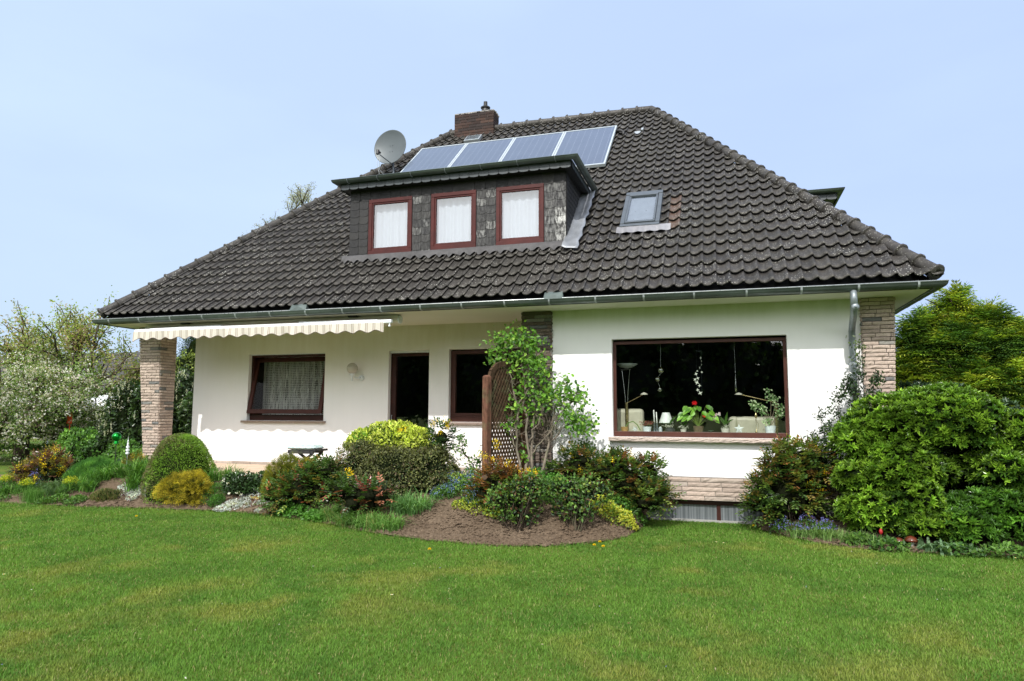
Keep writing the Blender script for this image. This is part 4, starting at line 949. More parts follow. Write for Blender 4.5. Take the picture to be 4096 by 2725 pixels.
def bush(name, label, cat, base, lobes, n, L, W, cols, mat='leaf', spread=.8, up=.25, depth=.14, bumpy=.15, tmpl='oval', corec=.7, clump=3.0, seed=0, group=None, nst=10, srad=.010, low=-.35, jl=.35, ccol=(.008, .012, .005)):
    r = np.random.default_rng(100+seed)
    o = thing(name, label, cat, base, group)
    P, Nn, f = lobes_sample(lobes, n, depth, bumpy, seed, low, r); n = len(P)
    A = unit(Nn*.8+rdir(n, r)*spread+np.array((0, 0, up))); hint = unit(Nn+np.array((0, 0, .6))+rdir(n, r)*.6)
    C = mixcol(P, cols, n, seed, clump, r=r)*np.clip(.35+.65*(f-.72)/.28, .3, 1.1)[:, None]  # inner leaves coloured darker, depth shade painted in
    m = MB(); place(m, P-A*np.asarray(L)*.4, A, hint, L*(1-jl+2*jl*r.random(n)), W*(1-jl+2*jl*r.random(n)), C, tmpl)
    part(m, 'foliage', M[mat], o)
    if corec:
        m = MB(); core(m, lobes, corec, ccol, seed); part(m, 'shade_core', M['inner'], o, smooth=True)
    if nst: stems(o, lobes, nst, srad, M['bark'], base[2], seed)
    return o
def flowers(o, P, r_, cols, name='flowers', n_per=6, spread=.03, size=.012, mat='petal', seed=0):
    if 1 < len(P) <= 12:
        for k, p in enumerate(P): flowers(o, [p], r_, cols, 'flower_cluster', n_per, spread, size, mat, seed+k)
        return
    r = np.random.default_rng(seed+7); Q = np.repeat(np.asarray(P), n_per, 0)+r.normal(size=(len(P)*n_per, 3))*spread; n = len(Q)
    A = unit(rdir(n, r)+np.array((0, -.4, .6))); C = mixcol(Q, cols, n, seed, 8, .15, r); m = MB()
    place(m, Q, A, rdir(n, r), size*(.7+.6*r.random(n)), size*.8, C, 'dia'); return part(m, name, M[mat], o)
def grass_clump(o, centers, n_per, L, W, cols, rad=.05, lean=.55, name='blades', seed=0, gz=None):
    r = np.random.default_rng(seed+3); m = MB()
    Q = np.repeat(np.asarray(centers, float), n_per, 0); n = len(Q); Q[:, :2] += r.normal(size=(n, 2))*rad
    az = r.random(n)*2*math.pi; D_ = np.stack([np.cos(az), np.sin(az), np.zeros(n)], 1); le = lean*(.3+.9*r.random(n)); ll = L*(.6+.6*r.random(n)); ww = W*(.7+.6*r.random(n)); C = mixcol(Q, cols, n, seed, 3, .2, r)
    S = np.stack([-np.sin(az), np.cos(az), np.zeros(n)], 1); V = []
    for t_ in (0, .33, .66, 1.0):
        c = Q+D_*(ll*le*t_**1.5)[:, None]+np.array((0, 0, 1.0))*(ll*(t_*(1-.45*le*t_*t_*1.3)))[:, None]; wd = (ww*(1-t_**2*.95)/2)[:, None]
        V += [c-S*wd, c+S*wd]
    V = np.stack(V, 1).reshape(-1, 3); b0 = (np.arange(n)*8)[:, None, None]; F = (b0+np.array([(0, 1, 3, 2), (2, 3, 5, 4), (4, 5, 7, 6)])[None]).reshape(-1, 4)
    m.add(V, F, np.repeat(C, 8, 0)); return part(m, name, M['grass'], o)
G1 = (.045, .095, .016); G2 = (.075, .145, .022); G3 = (.11, .20, .03); GD = (.020, .045, .012); GB = (.03, .065, .03)
YEL = (.62, .42, .02); YG = (.38, .42, .045)
zb = lambda x, y: float(bed_h(x, y))

# --- boxwood dome (bell shape)
def dome_bush():
    r = np.random.default_rng(3); o = thing('boxwood_topiary', 'clipped bell shaped boxwood beside the left pillar, browned on its left half', 'shrub', (2.30, .05, .1))
    n = 30000; c = np.array((2.30, .05)); z0 = .10; Hh = 1.15
    u = r.random(n); az = r.random(n)*2*math.pi; t_ = np.sqrt(u)
    z = Hh*(1-t_**2.6)*.999; rad = .70*t_**.80*(1-.10*(z/Hh < .12)); 
    # surface by angle: superellipse profile
    th = r.random(n)*math.pi/2*1.12-.15; rad = .625*np.clip(np.cos(th), 0, 1)**.86; z = Hh*np.sin(th)
    rad = rad*(1+.07*(vnoise(np.stack([np.cos(az)*2, np.sin(az)*2, z*3], 1), 1.2, 4)-.5)*2)-np.abs(r.normal(size=n))*.030+.03*(vnoise(np.stack([np.cos(az)*2, np.sin(az)*2, z*3], 1), 3.5, 14)-.5); z = z+(r.random(n)-.5)*.03
    P = np.stack([c[0]+rad*np.cos(az), c[1]+rad*np.sin(az), z0+z], 1); Nn = unit(np.stack([np.cos(az)*np.cos(th), np.sin(az)*np.cos(th), np.sin(th)*.9], 1))
    dead = np.clip((c[0]-P[:, 0])*1.7+.35+(fbm(P, 4, 9)-.5)*2.4, 0, 1)
    A = unit(Nn+rdir(n, r)*.75); C = mixcol(P, [((.08, .15, .02), 1), ((.13, .23, .03), 2), ((.19, .31, .045), 1.4)], n, 2, 9, r=r); Cd = mixcol(P, [((.10, .105, .04), 1), ((.17, .155, .07), 1), ((.08, .12, .03), 1)], n, 5, 9, r=r)
    pick = (r.random(n) < dead)[:, None]; C = np.where(pick, Cd, C)
    m = MB(); place(m, P, A, unit(Nn+rdir(n, r)), .024*(.6+.8*r.random(n)), .015, C, 'dia'); part(m, 'foliage', M['leaf'], o)
    m = MB(); pr = [(.60*max(math.cos(a), 0)**.86*.93, 1.10*math.sin(a)) for a in np.linspace(0, math.pi/2, 12)]; m.lathe([(q, h+.1) for q, h in pr], (2.30, .05, 0), 28, (.012, .018, .007)); part(m, 'shade_core', M['inner'], o, smooth=True)
    m = MB(); m.tube([(2.3, .05, -.02), (2.3, .05, .5)], [.04, .03], 8); part(m, 'trunk', M['bark'], o)
dome_bush()

# --- golden thread cypress
def frond_bush(name, label, base, lobes, n, L, cols, seed, droop=.5, npin=6, wid=.16, up=.2, nst=6, corec=.6, group=None, cat='shrub', low=-.3, hang=.3, ccol=(.02, .025, .006), layer=0):
    r = np.random.default_rng(seed); o = thing(name, label, cat, base, group); P, Nn, f = lobes_sample(lobes, n, .16, .22, seed, low, r); lay = 1.0
    if layer:
        ph = (P[:, 2]/layer+3.4*fbm(P, 1.3, 3, 2)+.6*vnoise(P, 4, 5)) % 1.0; k_ = ph > .16; P, Nn, f = P[k_], Nn[k_], f[k_]; lay = (.55+.6*ph[k_])[:, None]  # each layer coloured dark below and bright on top, painted gap shade
        Nn = unit(Nn*np.array((1, 1, .35))+np.array((0, 0, .10)))
    n = len(P)
    A = unit(Nn*1.0+rdir(n, r)*.45+np.array((0, 0, up))); S = unit(np.cross(A, unit(Nn+np.array((0, 0, 2.2 if layer else .8))+rdir(n, r)*.5))); Lc = L*(.6+.8*r.random(n))
    C = mixcol(P, cols, n, seed, 3.5, r=r)*np.clip(.30+.7*(f-.7)/.3, .25, 1.15)[:, None]*lay; m = MB()  # deeper sprays darkened by painted depth shade
    up_n = np.cross(S, A)
    place(m, P-A*Lc[:, None]*.35, unit(A), up_n, Lc*1.05, Lc*wid*.55, C*.8, 'dia')
    for k in range(npin):
        t_ = (k+.6)/npin; side = 1 if k % 2 else -1
        B = P-A*Lc[:, None]*.35+A*(Lc*t_)[:, None]-np.array((0, 0, 1.))*(Lc*droop*t_**2*.35)[:, None]
        ax = unit(A*.75+S*side*(.85+.2*r.random((n, 1)))+np.array((0, 0, -hang*t_))+rdir(n, r)*.15); ll = Lc*(.55*(1-t_*.62))
        place(m, B, ax, up_n+rdir(n, r)*.25, ll, Lc*wid*.6, C*(.85+.35*t_), 'dia')
    part(m, 'foliage', M['needle'], o)
    if corec: mm = MB(); core(mm, lobes, corec, ccol, seed); part(mm, 'shade_core', M['inner'], o, smooth=True)
    if nst: stems(o, lobes, nst, .014, M['bark'], base[2], seed)
    return o
frond_bush('golden_thread_cypress', 'low golden yellow thread cypress in front of the boxwood dome', (2.78, -.40, .02), [(2.72, -.40, .30, .40, .26, .30), (2.98, -.36, .36, .32, .24, .27), (2.52, -.38, .22, .24, .2, .2), (2.9, -.42, .15, .36, .2, .16)], 3600, .10, [((.20, .17, .018), 1), ((.36, .29, .03), 2), ((.50, .40, .05), 1.2), ((.13, .13, .02), .5)], 31, .9, 6, .10, .5, hang=1.1)
frond_bush('golden_arborvitae', 'rounded yellow green conifer behind the reddish mahonia and below the stool', (4.78, -.18, .1), [(4.78, -.18, .46, .42, .32, .50), (4.6, -.22, .30, .28, .25, .34), (5.1, -.1, .50, .28, .25, .40)], 4200, .075, [((.10, .12, .014), 1), ((.17, .18, .02), 2), ((.30, .26, .03), .8), ((.16, .10, .02), .4)], 32, .2, 6, .13, .9, hang=.1)
bush('heath_shrub', 'small upright brown green heath on bare soil at the left bed edge', 'shrub', (1.20, -.50, .03), [(1.2, -.5, .10, .28, .20, .19), (1.38, -.45, .10, .14, .14, .17), (1.02, -.52, .08, .16, .14, .14)], 3200, .045, .010, [((.10, .12, .035), 2), ((.17, .14, .06), 1.3), ((.07, .10, .03), 1)], up=1.6, spread=.4, tmpl='dia', seed=4, nst=4, srad=.004)
def mat_plants(name, label, base, pts, n, size, cols, zspread=.05, seed=0, cat='groundcover', tmpl='oval', up=.9, rad=.1, group=None, mat='leaf', w=.6):
    r = np.random.default_rng(seed); o = thing(name, label, cat, base, group); pts = np.array(pts, float); k = r.integers(0, len(pts), n)
    th = r.random(n)*6.283; rr_ = pts[k, 2]*np.sqrt(r.random(n)); X = pts[k, 0]+rr_*np.cos(th); Y = pts[k, 1]+rr_*np.sin(th)*.8; hz = pts[k, 3]*(1-(rr_/pts[k, 2])**2*.7)*(.35+.65*r.random(n)**.5)
    P = np.stack([X, Y, soil_h(X, Y)+hz], 1); A = unit(rdir(n, r)+np.array((0, -.1, up*.4))); N_ = unit(rdir(n, r)*.6+np.array((0, -.3, 1.0)))
    C = mixcol(P, cols, n, seed, 7, r=r)*(.55+.45*hz/np.maximum(pts[k, 3], .01))[:, None]; m = MB(); place(m, P, A, N_, size*(.6+.8*r.random(n)), size*w, C, tmpl); part(m, 'foliage', M[mat], o); return o, P  # lower leaves coloured darker, shade near the soil painted in
SIL = [((.46, .48, .50), 2), ((.30, .33, .34), 1), ((.58, .60, .62), .8), ((.14, .02, .035), .25)]
mat_plants('silver_stonecrop', 'low silvery white stonecrop mat left of the golden cypress', (1.65, -.33, .05), [(1.45, -.33, .22, .05), (1.7, -.30, .22, .06), (1.95, -.28, .15, .05), (1.75, -.45, .12, .03)], 2600, .026, SIL, seed=41, w=.9)
mat_plants('silver_stonecrop', 'low silvery white stonecrop mat between golden cypress and reddish mahonia', (4.1, -.42, .03), [(3.85, -.45, .22, .05), (4.15, -.30, .25, .07), (4.4, -.28, .18, .06), (3.72, -.52, .14, .04), (4.5, -.55, .07, .03)], 3200, .026, SIL, seed=42, w=.9)
# --- grassy green mound
def mound():
    r = np.random.default_rng(8); o = thing('green_cushion_plant', 'domed cushion of fine bright green grassy leaves left of the boxwood', 'shrub', (.15, .25, .2)); n = 26000
    d = rdir(n, r); d[:, 2] = np.abs(d[:, 2]); f = 1+.10*(fbm(d, 3, 4)-.5)*2; P = np.array((.12, .25, .22))+d*np.array((.66, .50, .52))*f[:, None]*.94
    A = unit(d*.6+np.array((0, 0, 1.0))+rdir(n, r)*.4); C = mixcol(P, [((.035, .105, .022), 2), ((.06, .16, .028), 2), ((.10, .22, .04), 1)], n, 8, 6, r=r); m = MB(); place(m, P, A, rdir(n, r), .07*(.5+.9*r.random(n)), .006, C, 'dia'); part(m, 'foliage', M['grass'], o)
    m = MB(); core(m, [(.12, .25, .22, .66, .50, .52)], .9, (.02, .06, .012), 2); part(m, 'shade_core', M['inner'], o, smooth=True)
mound()
# --- mahonias: pinnate holly-like leaves
def mahonia(label, base, lobes, nfr, cols, seed, yellow=0, L=.058, group='mahonia shrubs in the beds', yl=None, nst=9, name='mahonia'):
    lobes = knobs(lobes, 3*len(lobes), .10, .20, seed) if nfr > 200 else lobes
    r = np.random.default_rng(seed); o = thing(name, label, 'shrub', base, group); P, Nn, f = lobes_sample(lobes, nfr, .22, .28, seed, -.5, r); n = len(P)
    A = unit(Nn+rdir(n, r)*.55+np.array((0, 0, .25))); S = unit(np.cross(A, np.array((0, 0, 1.))+rdir(n, r)*.3)); U = np.cross(S, A)
    C = mixcol(P, cols, n, seed, 2.6, .3, r)*np.clip(.35+.65*(f-.65)/.35, .3, 1.1)[:, None]; m = MB(); Lr = L*3.0  # leaf colour darkens with depth, standing in for inner shade
    for k in range(7):
        t_ = (k//2+.4)/3.6; side = (1, -1)[k % 2] if k < 6 else 0
        B = P+A*(Lr*t_*.9)-np.array((0, 0, 1.))*Lr*.18*t_**2; ax = unit(A*.55+S*side*.95+rdir(n, r)*.18+np.array((0, 0, -.12))) if side else A
        place(m, B, ax, U+rdir(n, r)*.25, L*(.8+.4*r.random(n)), L*.50, C*(.85+.3*r.random((n, 1))), 'oval')
    part(m, 'foliage', M['leaf_shiny'], o)
    mm = MB(); core(mm, lobes, .58, (.010, .012, .006), seed); part(mm, 'shade_core', M['inner'], o, smooth=True)
    stems(o, lobes, nst, .009, M['bark'], base[2], seed)
    if yellow or yl:
        if yl is None: q = r.choice(n, yellow, replace=False); yl = P[q]+Nn[q]*.03+np.array((0, 0, .02))
        flowers(o, np.array(yl), .03, [((.80, .55, .015), 2), ((.90, .72, .05), 1)], n_per=34, spread=.027, size=.021, seed=seed)
    return o
BRZ = [((.05, .10, .022), 2), ((.10, .16, .028), 1.7), ((.19, .14, .03), 1.0), ((.20, .085, .03), .4), ((.16, .20, .04), .6)]
mahonia('mahonia at the far left with purplish leaves and many yellow flower clusters', (-.95, .15, .15), [(-.95, .1, .50, .42, .3, .38), (-1.35, .0, .35, .3, .25, .25), (-.65, .1, .38, .28, .25, .28)], 420, [((.05, .07, .02), 1), ((.10, .045, .025), 1.6), ((.20, .17, .03), 1.2), ((.13, .06, .03), 1)], 51, 40)
mahonia('mahonia with yellow green tops around the rod ornament', (.95, .55, .2), [(.95, .55, .45, .32, .2, .28), (.5, .75, .5, .3, .2, .28)], 170, [((.08, .11, .02), 1), ((.22, .19, .03), 1), ((.10, .05, .02), .6)], 52, 9)
mahonia('bushy mahonia with glossy green and orange red leaves left of the dark azalea', (5.35, -.45, .05), [(5.3, -.50, .36, .46, .34, .38), (5.65, -.45, .40, .36, .3, .36), (4.98, -.55, .26, .30, .26, .28), (5.6, -.45, .62, .28, .25, .24)], 900, BRZ+[((.07, .14, .03), 1.6), ((.30, .09, .04), .15)], 53, 0)
mahonia('small mahonia with salmon red young leaves in front of the dark azalea', (6.75, -1.00, .05), [(6.7, -1.02, .30, .34, .22, .30), (6.95, -.98, .42, .22, .2, .22), (6.45, -1.0, .45, .18, .18, .22)], 260, [((.05, .10, .02), 3), ((.26, .07, .045), .8), ((.36, .14, .09), .5)], 54, 0, yl=[(6.48, -1.1, .80), (6.52, -1.1, .74)])
mahonia('tall single mahonia stalk topped with yellow flowers right of the yellow euonymus', (7.45, .1, .4), [(7.48, .1, 1.25, .17, .15, .22), (7.52, .12, .95, .15, .12, .2)], 110, [((.03, .07, .018), 2), ((.05, .10, .02), 1)], 55, 0, L=.06, yl=[(7.40, .05, 1.53), (7.36, .05, 1.47), (7.60, .05, 1.50), (7.55, .05, 1.53), (7.50, .0, 1.36), (7.62, .02, 1.45), (6.98, -.25, 1.42), (6.9, -.25, 1.38)], nst=3)
mahonia('mahonia with yellow flowers and rust brown leaves at the foot of the trellis', (8.75, -.65, .2), [(8.7, -.65, .60, .30, .22, .32), (8.95, -.7, .55, .25, .2, .32), (8.5, -.6, .5, .2, .2, .3)], 330, [((.16, .07, .02), 1.4), ((.08, .10, .02), 1), ((.22, .10, .025), .7)], 56, 0, yl=[(8.62, -.5, 1.24), (8.64, -.5, 1.17), (8.42, -.6, 1.05), (8.50, -.6, 1.03), (8.62, -.62, 1.00), (8.84, -.55, .95), (8.82, -.6, .88), (8.95, -.72, .84), (9.1, -.8, .83), (9.2, -.75, .86), (9.32, -.8, .84)])
mahonia('dark leaved mahonia against the white wall nearest the climbing rose', (9.8, .42, .3), [(9.75, .4, .82, .36, .25, .34), (10.05, .35, .65, .3, .25, .3), (9.5, .45, .6, .3, .2, .3)], 520, BRZ, 57, 8)
mahonia('dark leaved mahonia below the left end of the picture window sill', (10.58, .25, .1), [(10.5, .25, .60, .42, .28, .42), (10.8, .2, .38, .3, .26, .36), (10.35, .3, .82, .22, .2, .24), (10.85, .3, .75, .16, .16, .24)], 780, BRZ+[((.03, .06, .018), 1)], 58, 9)
mahonia('large bronze tinted mahonia right of the basement window', (12.85, .35, .05), [(12.80, .32, .55, .48, .35, .52), (12.62, .30, .32, .34, .28, .32), (13.1, .4, .85, .38, .3, .42), (12.72, .35, .95, .25, .22, .32)], 1200, BRZ, 59, 16)
# --- azalea, euonymus
bush('azalea', 'wide dark olive small leaved azalea in the middle of the bed', 'shrub', (6.75, -.15, .2), knobs([(6.75, -.15, .60, .74, .48, .60), (6.2, -.15, .72, .55, .42, .50), (7.35, -.12, .66, .52, .40, .52), (5.85, -.2, .42, .40, .34, .38), (6.5, -.35, .38, .65, .36, .38), (7.7, -.05, .50, .30, .28, .34), (6.8, -.4, .22, .8, .34, .30)], 44, .10, .22, 5),
     38000, .036, .020, [((.075, .085, .032), 2), ((.11, .12, .042), 2), ((.16, .165, .06), 1.4), ((.10, .07, .045), .7), ((.055, .085, .033), 1)], spread=.9, depth=.11, bumpy=.26, tmpl='dia', corec=.66, clump=5, seed=6, nst=26, srad=.012)
bush('variegated_euonymus', 'bright yellow variegated euonymus rising behind the dark azalea', 'shrub', (6.5, .22, .45), knobs([(6.5, .2, 1.18, .66, .34, .36), (6.02, .2, 1.12, .34, .28, .30), (7.02, .2, 1.08, .38, .28, .34)], 14, .10, .18, 3),
     6500, .055, .024, [((.40, .46, .07), 2.4), ((.55, .58, .14), 1.6), ((.13, .25, .03), 1)], spread=.85, depth=.13, bumpy=.16, corec=.72, seed=7, nst=8, ccol=(.05, .08, .015))
# --- rhododendron rosettes
def rhodo(name, label, base, lobes, nros, cols, seed, L=.105, W=.030, nl=7, group=None, corec=.74, low=-.45):
    lobes = knobs(lobes, 4*len(lobes), .14, .30, seed)
    r = np.random.default_rng(seed); o = thing(name, label, 'shrub', base, group); P, Nn, f = lobes_sample(lobes, nros, .10, .20, seed, low, r); n = len(P)
    Ax = unit(Nn*.9+rdir(n, r)*.35+np.array((0, -.05, .45))); X = unit(np.cross(Ax, rdir(n, r))); Y = np.cross(Ax, X); m = MB(); Cb = mixcol(P, cols, n, seed, 2.0, .25, r)*np.clip(.35+.65*(f-.75)/.25, .3, 1.1)[:, None]  # rosettes further in get a darker colour as painted shade
    for k in range(nl):
        a = k*2.399+r.random(n)*.5; tilt = .35+.75*r.random(n)*(.6+.4*(k/nl)); d = unit(Ax*np.cos(tilt)[:, None]+(X*np.cos(a)[:, None]+Y*np.sin(a)[:, None])*np.sin(tilt)[:, None])
        ll = L*(.65+.55*r.random(n)); place(m, P, d, Ax+d*.0, ll, W*(.8+.4*r.random(n)), Cb*(.8+.45*r.random((n, 1))), 'oval')
    part(m, 'foliage', M['leaf_shiny'], o); mm = MB(); core(mm, lobes, corec, (.008, .014, .005), seed); part(mm, 'shade_core', M['inner'], o, smooth=True); stems(o, lobes, 16, .014, M['bark'], base[2], seed); return o
RH = [((.070, .14, .014), 2), ((.12, .215, .022), 2.2), ((.19, .31, .034), 1.6), ((.04, .09, .012), 1.2)]
rhodo('rhododendron', 'huge fresh green rhododendron filling the right corner of the bed', (14.5, .3, .05),
      [(14.17, .25, 1.42, .62, .50, .50), (14.75, .2, 1.50, .74, .55, .54), (15.6, .3, 1.20, .80, .6, .50), (13.90, -.02, .72, .44, .34, .36), (14.15, -.05, .92, .52, .36, .45), (14.15, -.12, .42, .46, .32, .34), (16.4, .5, .95, .8, .8, .55), (13.84, .1, 1.15, .30, .28, .45), (14.9, .75, .6, .6, .3, .5), (15.7, .8, .6, .7, .3, .5), (13.9, -.10, .34, .36, .28, .30), (15.45, .0, .98, .46, .36, .32), (13.78, -.05, .28, .28, .26, .26), (14.5, -.25, .22, .40, .26, .22)], 11500, RH, 61, L=.088, W=.024, nl=8)
rhodo('rhododendron', 'lower dark green rhododendron in the bottom right corner by the lawn', (15.1, -.15, .05),
      [(15.1, -.22, .36, .50, .32, .36), (15.6, -.15, .48, .50, .36, .36), (14.75, -.22, .26, .32, .26, .28), (16.1, 0, .5, .5, .4, .45)], 2700, [((.045, .11, .016), 2), ((.08, .18, .022), 2), ((.13, .25, .03), 1)], 62, L=.09, W=.025)
rhodo('rhododendron', 'grey green rhododendron showing above and behind the big fresh green one', (14.9, 1.45, .1), [(14.85, 1.4, 1.55, .75, .45, .62), (15.7, 1.5, 1.3, .8, .5, .55)], 900, [((.03, .06, .03), 1), ((.055, .095, .05), 1)], 63, L=.09)
# --- holly against the pillar
def twig_plant(name, label, cat, base, tw, nleaf, L, W, cols, seed, mat='leaf_shiny', rad=.012, bark='bark', tmpl='oval', lr=.09, group=None, leafz=None):
    """tw: list of polylines; leaves sit around the outer part of each"""
    r = np.random.default_rng(seed); o = thing(name, label, cat, base, group); m = MB(); P = []
    for k, pl in enumerate(tw):
        pl = np.array(pl, float); q = [pl[0]]
        for a, b_ in zip(pl[:-1], pl[1:]):
            for t_ in (.33, .66, 1): q.append(a+(b_-a)*t_+r.normal(size=3)*.012*(t_ < 1))
        q = np.array(q); m.tube(q, np.linspace(rad, rad*.25, len(q)), 6); P.append(q[len(q)//3:])
        for j in range(3, len(q)):
            for _ in range(2):
                e = q[j]+unit(r.normal(size=3))*lr*1.2; m.tube([q[j], (q[j]+e)/2+r.normal(size=3)*.008, e], [rad*.35, rad*.25, rad*.15], 4); P.append(np.array([e, e, (q[j]+e)/2]))
    part(m, 'branches', M[bark], o, smooth=True); P = np.concatenate(P); P = P[r.integers(0, len(P), nleaf)]+r.normal(size=(nleaf, 3))*lr*.55
    A = unit(rdir(nleaf, r)+np.array((0, -.1, .35))); m = MB(); place(m, P, A, unit(rdir(nleaf, r)*.7+np.array((0, -.4, .8))), L*(.6+.8*r.random(nleaf)), W, mixcol(P, cols, nleaf, seed, 4, r=r), tmpl); part(m, 'foliage', M[mat], o); return o
twig_plant('holly', 'upright dark holly climbing past the downpipe and pale pillar', 'shrub', (13.55, .5, .1), [[(13.6, .5, .1), (13.65, .48, 1.3), (13.78, .45, 2.0), (13.82, .45, 2.68)], [(13.6, .5, .1), (13.5, .45, 1.2), (13.52, .42, 1.9), (13.66, .42, 2.15)], [(13.65, .48, 1.3), (13.95, .45, 1.9), (14.02, .45, 2.18)], [(13.55, .5, .2), (13.35, .42, 1.1), (13.26, .4, 1.68)], [(13.5, .4, .6), (13.35, .35, 1.0), (13.42, .35, 1.5)], [(13.6, .5, .8), (13.7, .42, 1.6), (13.7, .4, 2.1)], [(13.5, .4, .3), (13.2, .4, .8), (13.15, .4, 1.3)]],
     2600, .042, .024, [((.018, .035, .014), 2), ((.03, .055, .02), 1.4), ((.08, .12, .03), .5)], 71, lr=.075)
# --- climbing rose
cl = [[(8.95, .18, .45), (8.72, .25, 1.1), (8.74, .28, 1.8), (8.55, .3, 2.4), (8.42, .32, 2.75)], [(8.95, .18, .45), (8.9, .25, 1.2), (8.85, .3, 2.0), (8.80, .32, 2.6), (8.72, .35, 2.95)], [(9.0, .2, .45), (8.98, .3, 1.3), (8.98, .32, 2.1), (9.05, .35, 2.72)],
      [(9.02, .2, .45), (9.25, .3, 1.2), (9.33, .35, 1.7), (9.45, .38, 2.1)], [(9.33, .35, 1.6), (9.6, .4, 1.85), (9.75, .42, 2.0)], [(9.25, .3, 1.2), (9.55, .4, 1.5), (9.85, .45, 1.62)], [(8.74, .28, 1.8), (8.95, .3, 2.1), (9.15, .34, 2.35)], [(8.72, .25, 1.1), (8.62, .25, 1.4), (8.58, .25, 1.6)], [(8.9, .25, 1.2), (9.1, .28, 1.6), (9.2, .3, 1.9)], [(8.6, .3, 2.3), (8.35, .3, 2.6)], [(8.95, .25, 1.0), (9.2, .28, 1.3), (9.5, .3, 1.75), (9.55, .3, 2.05)]]
def climber():
    r = np.random.default_rng(77); o = thing('climbing_rose', 'tall climbing rose with grey stems and fresh green leaves beside the trellis', 'climber', (8.97, .18, .45)); m = MB(); ends = []
    for k, pl in enumerate(cl):
        pl = np.array(pl); q = [pl[0]]
        for a, b_ in zip(pl[:-1], pl[1:]):
            for t_ in (.25, .5, .75, 1): q.append(a+(b_-a)*t_+r.normal(size=3)*np.array((.02, .012, .01))*(t_ < 1))
        q = np.array(q); m.tube(q, np.linspace(.026 if k < 4 else .014, .006, len(q)), 7)
        for j in range(4, len(q)):
            for _ in range(3):
                e = q[j]+unit(r.normal(size=3)*np.array((1, .5, 1)))*.17; mid = (q[j]+e)/2+r.normal(size=3)*.02; m.tube([q[j], mid, e], [.005, .004, .002], 4); m.tube([mid, mid+r.normal(size=3)*.06], [.003, .0015], 4)
    for k in range(40):
        a = np.array((9.28+r.normal()*.10, .32, 1.05+.7*r.random())); d = unit(np.array((r.normal()*.8+.25, -.1+r.normal()*.2, .8+r.normal()*.4))); m.tube([a, a+d*.12+r.normal(size=3)*.02, a+d*.3+r.normal(size=3)*.03], [.005, .0035, .0015], 4)
    part(m, 'stems', M['bark_pale'], o, smooth=True)
    blobs = [(8.45, 2.86, .17, .12, 130), (8.72, 2.93, .16, .12, 130), (8.95, 2.80, .17, .13, 130), (8.32, 2.60, .10, .14, 90), (8.62, 2.62, .2, .12, 130), (8.98, 2.55, .16, .14, 120), (9.12, 2.38, .12, .13, 90), (8.75, 2.35, .14, .12, 60), (9.12, 1.92, .20, .16, 170), (9.38, 1.95, .18, .14, 140), (9.62, 1.95, .16, .12, 110), (9.5, 2.15, .14, .10, 60), (9.80, 1.85, .07, .10, 30), (9.78, 1.50, .17, .12, 190), (9.62, 1.62, .15, .10, 90), (8.68, 1.80, .10, .14, 70), (8.60, 1.5, .10, .12, 60), (8.85, 2.05, .12, .12, 60), (8.95, 1.65, .12, .12, 50), (8.85, 1.0, .10, .10, 30), (9.05, 2.2, .1, .1, 50)]
    m = MB()
    for bx_, bz_, rx, rz, n in blobs:
        n = int(n*1.05); P = np.stack([bx_+r.normal(size=n)*rx*.75, .32+r.normal(size=n)*.10, bz_+r.normal(size=n)*rz*.75], 1); A = unit(rdir(n, r)+np.array((0, -.2, .1))); place(m, P, A, unit(rdir(n, r)*.7+np.array((0, -.7, .8))), .066*(.6+.8*r.random(n)), .044, mixcol(P, [((.08, .18, .025), 2), ((.11, .23, .03), 2), ((.20, .32, .05), .8), ((.04, .10, .02), .8)], n, 77, 4, r=r), 'oval')
    part(m, 'foliage', M['leaf'], o)
    m = MB()
    for p in ((9.22, .1, 2.25), (9.36, .15, 2.22), (9.30, .15, 2.38), (9.16, .2, 2.52), (9.55, .2, 2.0), (9.68, .2, 1.62)): m.sphere(p, .013, 8); m.tube([p, (p[0]-.03, p[1]+.03, p[2]-.12)], .002, 4)
    part(m, 'rose_hips', M['black'], o)
climber()
twig_plant('young_rose', 'young rose on a bare stem left of the trellis post', 'shrub', (8.1, .0, .45), [[(8.12, .0, .42), (8.08, .0, .85), (7.9, .0, 1.05), (7.86, .0, 1.3)], [(8.12, 0, .5), (8.2, 0, .9), (8.18, 0, 1.0)], [(8.0, 0, .95), (7.82, .0, 1.12)]], 170, .055, .032, [((.04, .09, .02), 1), ((.08, .15, .025), 1)], 72, rad=.014, lr=.07)
RS = [((.07, .14, .03), 2), ((.11, .20, .035), 2), ((.12, .06, .03), .5), ((.15, .2, .03), .6), ((.03, .07, .025), 1)]
def rose_bush(label, base, lobes, n, seed):
    o = bush('rose_bush', label, 'shrub', base, knobs(lobes, 14, .10, .18, seed), n, .045, .027, RS, 'leaf', spread=1.0, depth=.26, bumpy=.35, corec=.30, seed=seed, nst=22, srad=.011, group='rose bushes on the bare soil', low=-.6); return o
rose_bush('leafy rose bush on bare soil, the left one of two in front of the trellis', (9.2, -1.35, .02), [(9.18, -1.2, .52, .40, .28, .28), (8.95, -1.15, .45, .26, .24, .26), (9.35, -1.2, .65, .3, .25, .22), (9.2, -1.25, .30, .30, .2, .18)], 2300, 81)
rose_bush('leafy rose bush on bare soil, the right one of two beside the yellow ground cover', (9.98, -1.0, .02), [(9.9, -.95, .50, .36, .28, .26), (10.12, -.9, .58, .30, .25, .24), (9.75, -.9, .62, .25, .22, .22), (9.95, -.95, .32, .28, .2, .16)], 2300, 82)
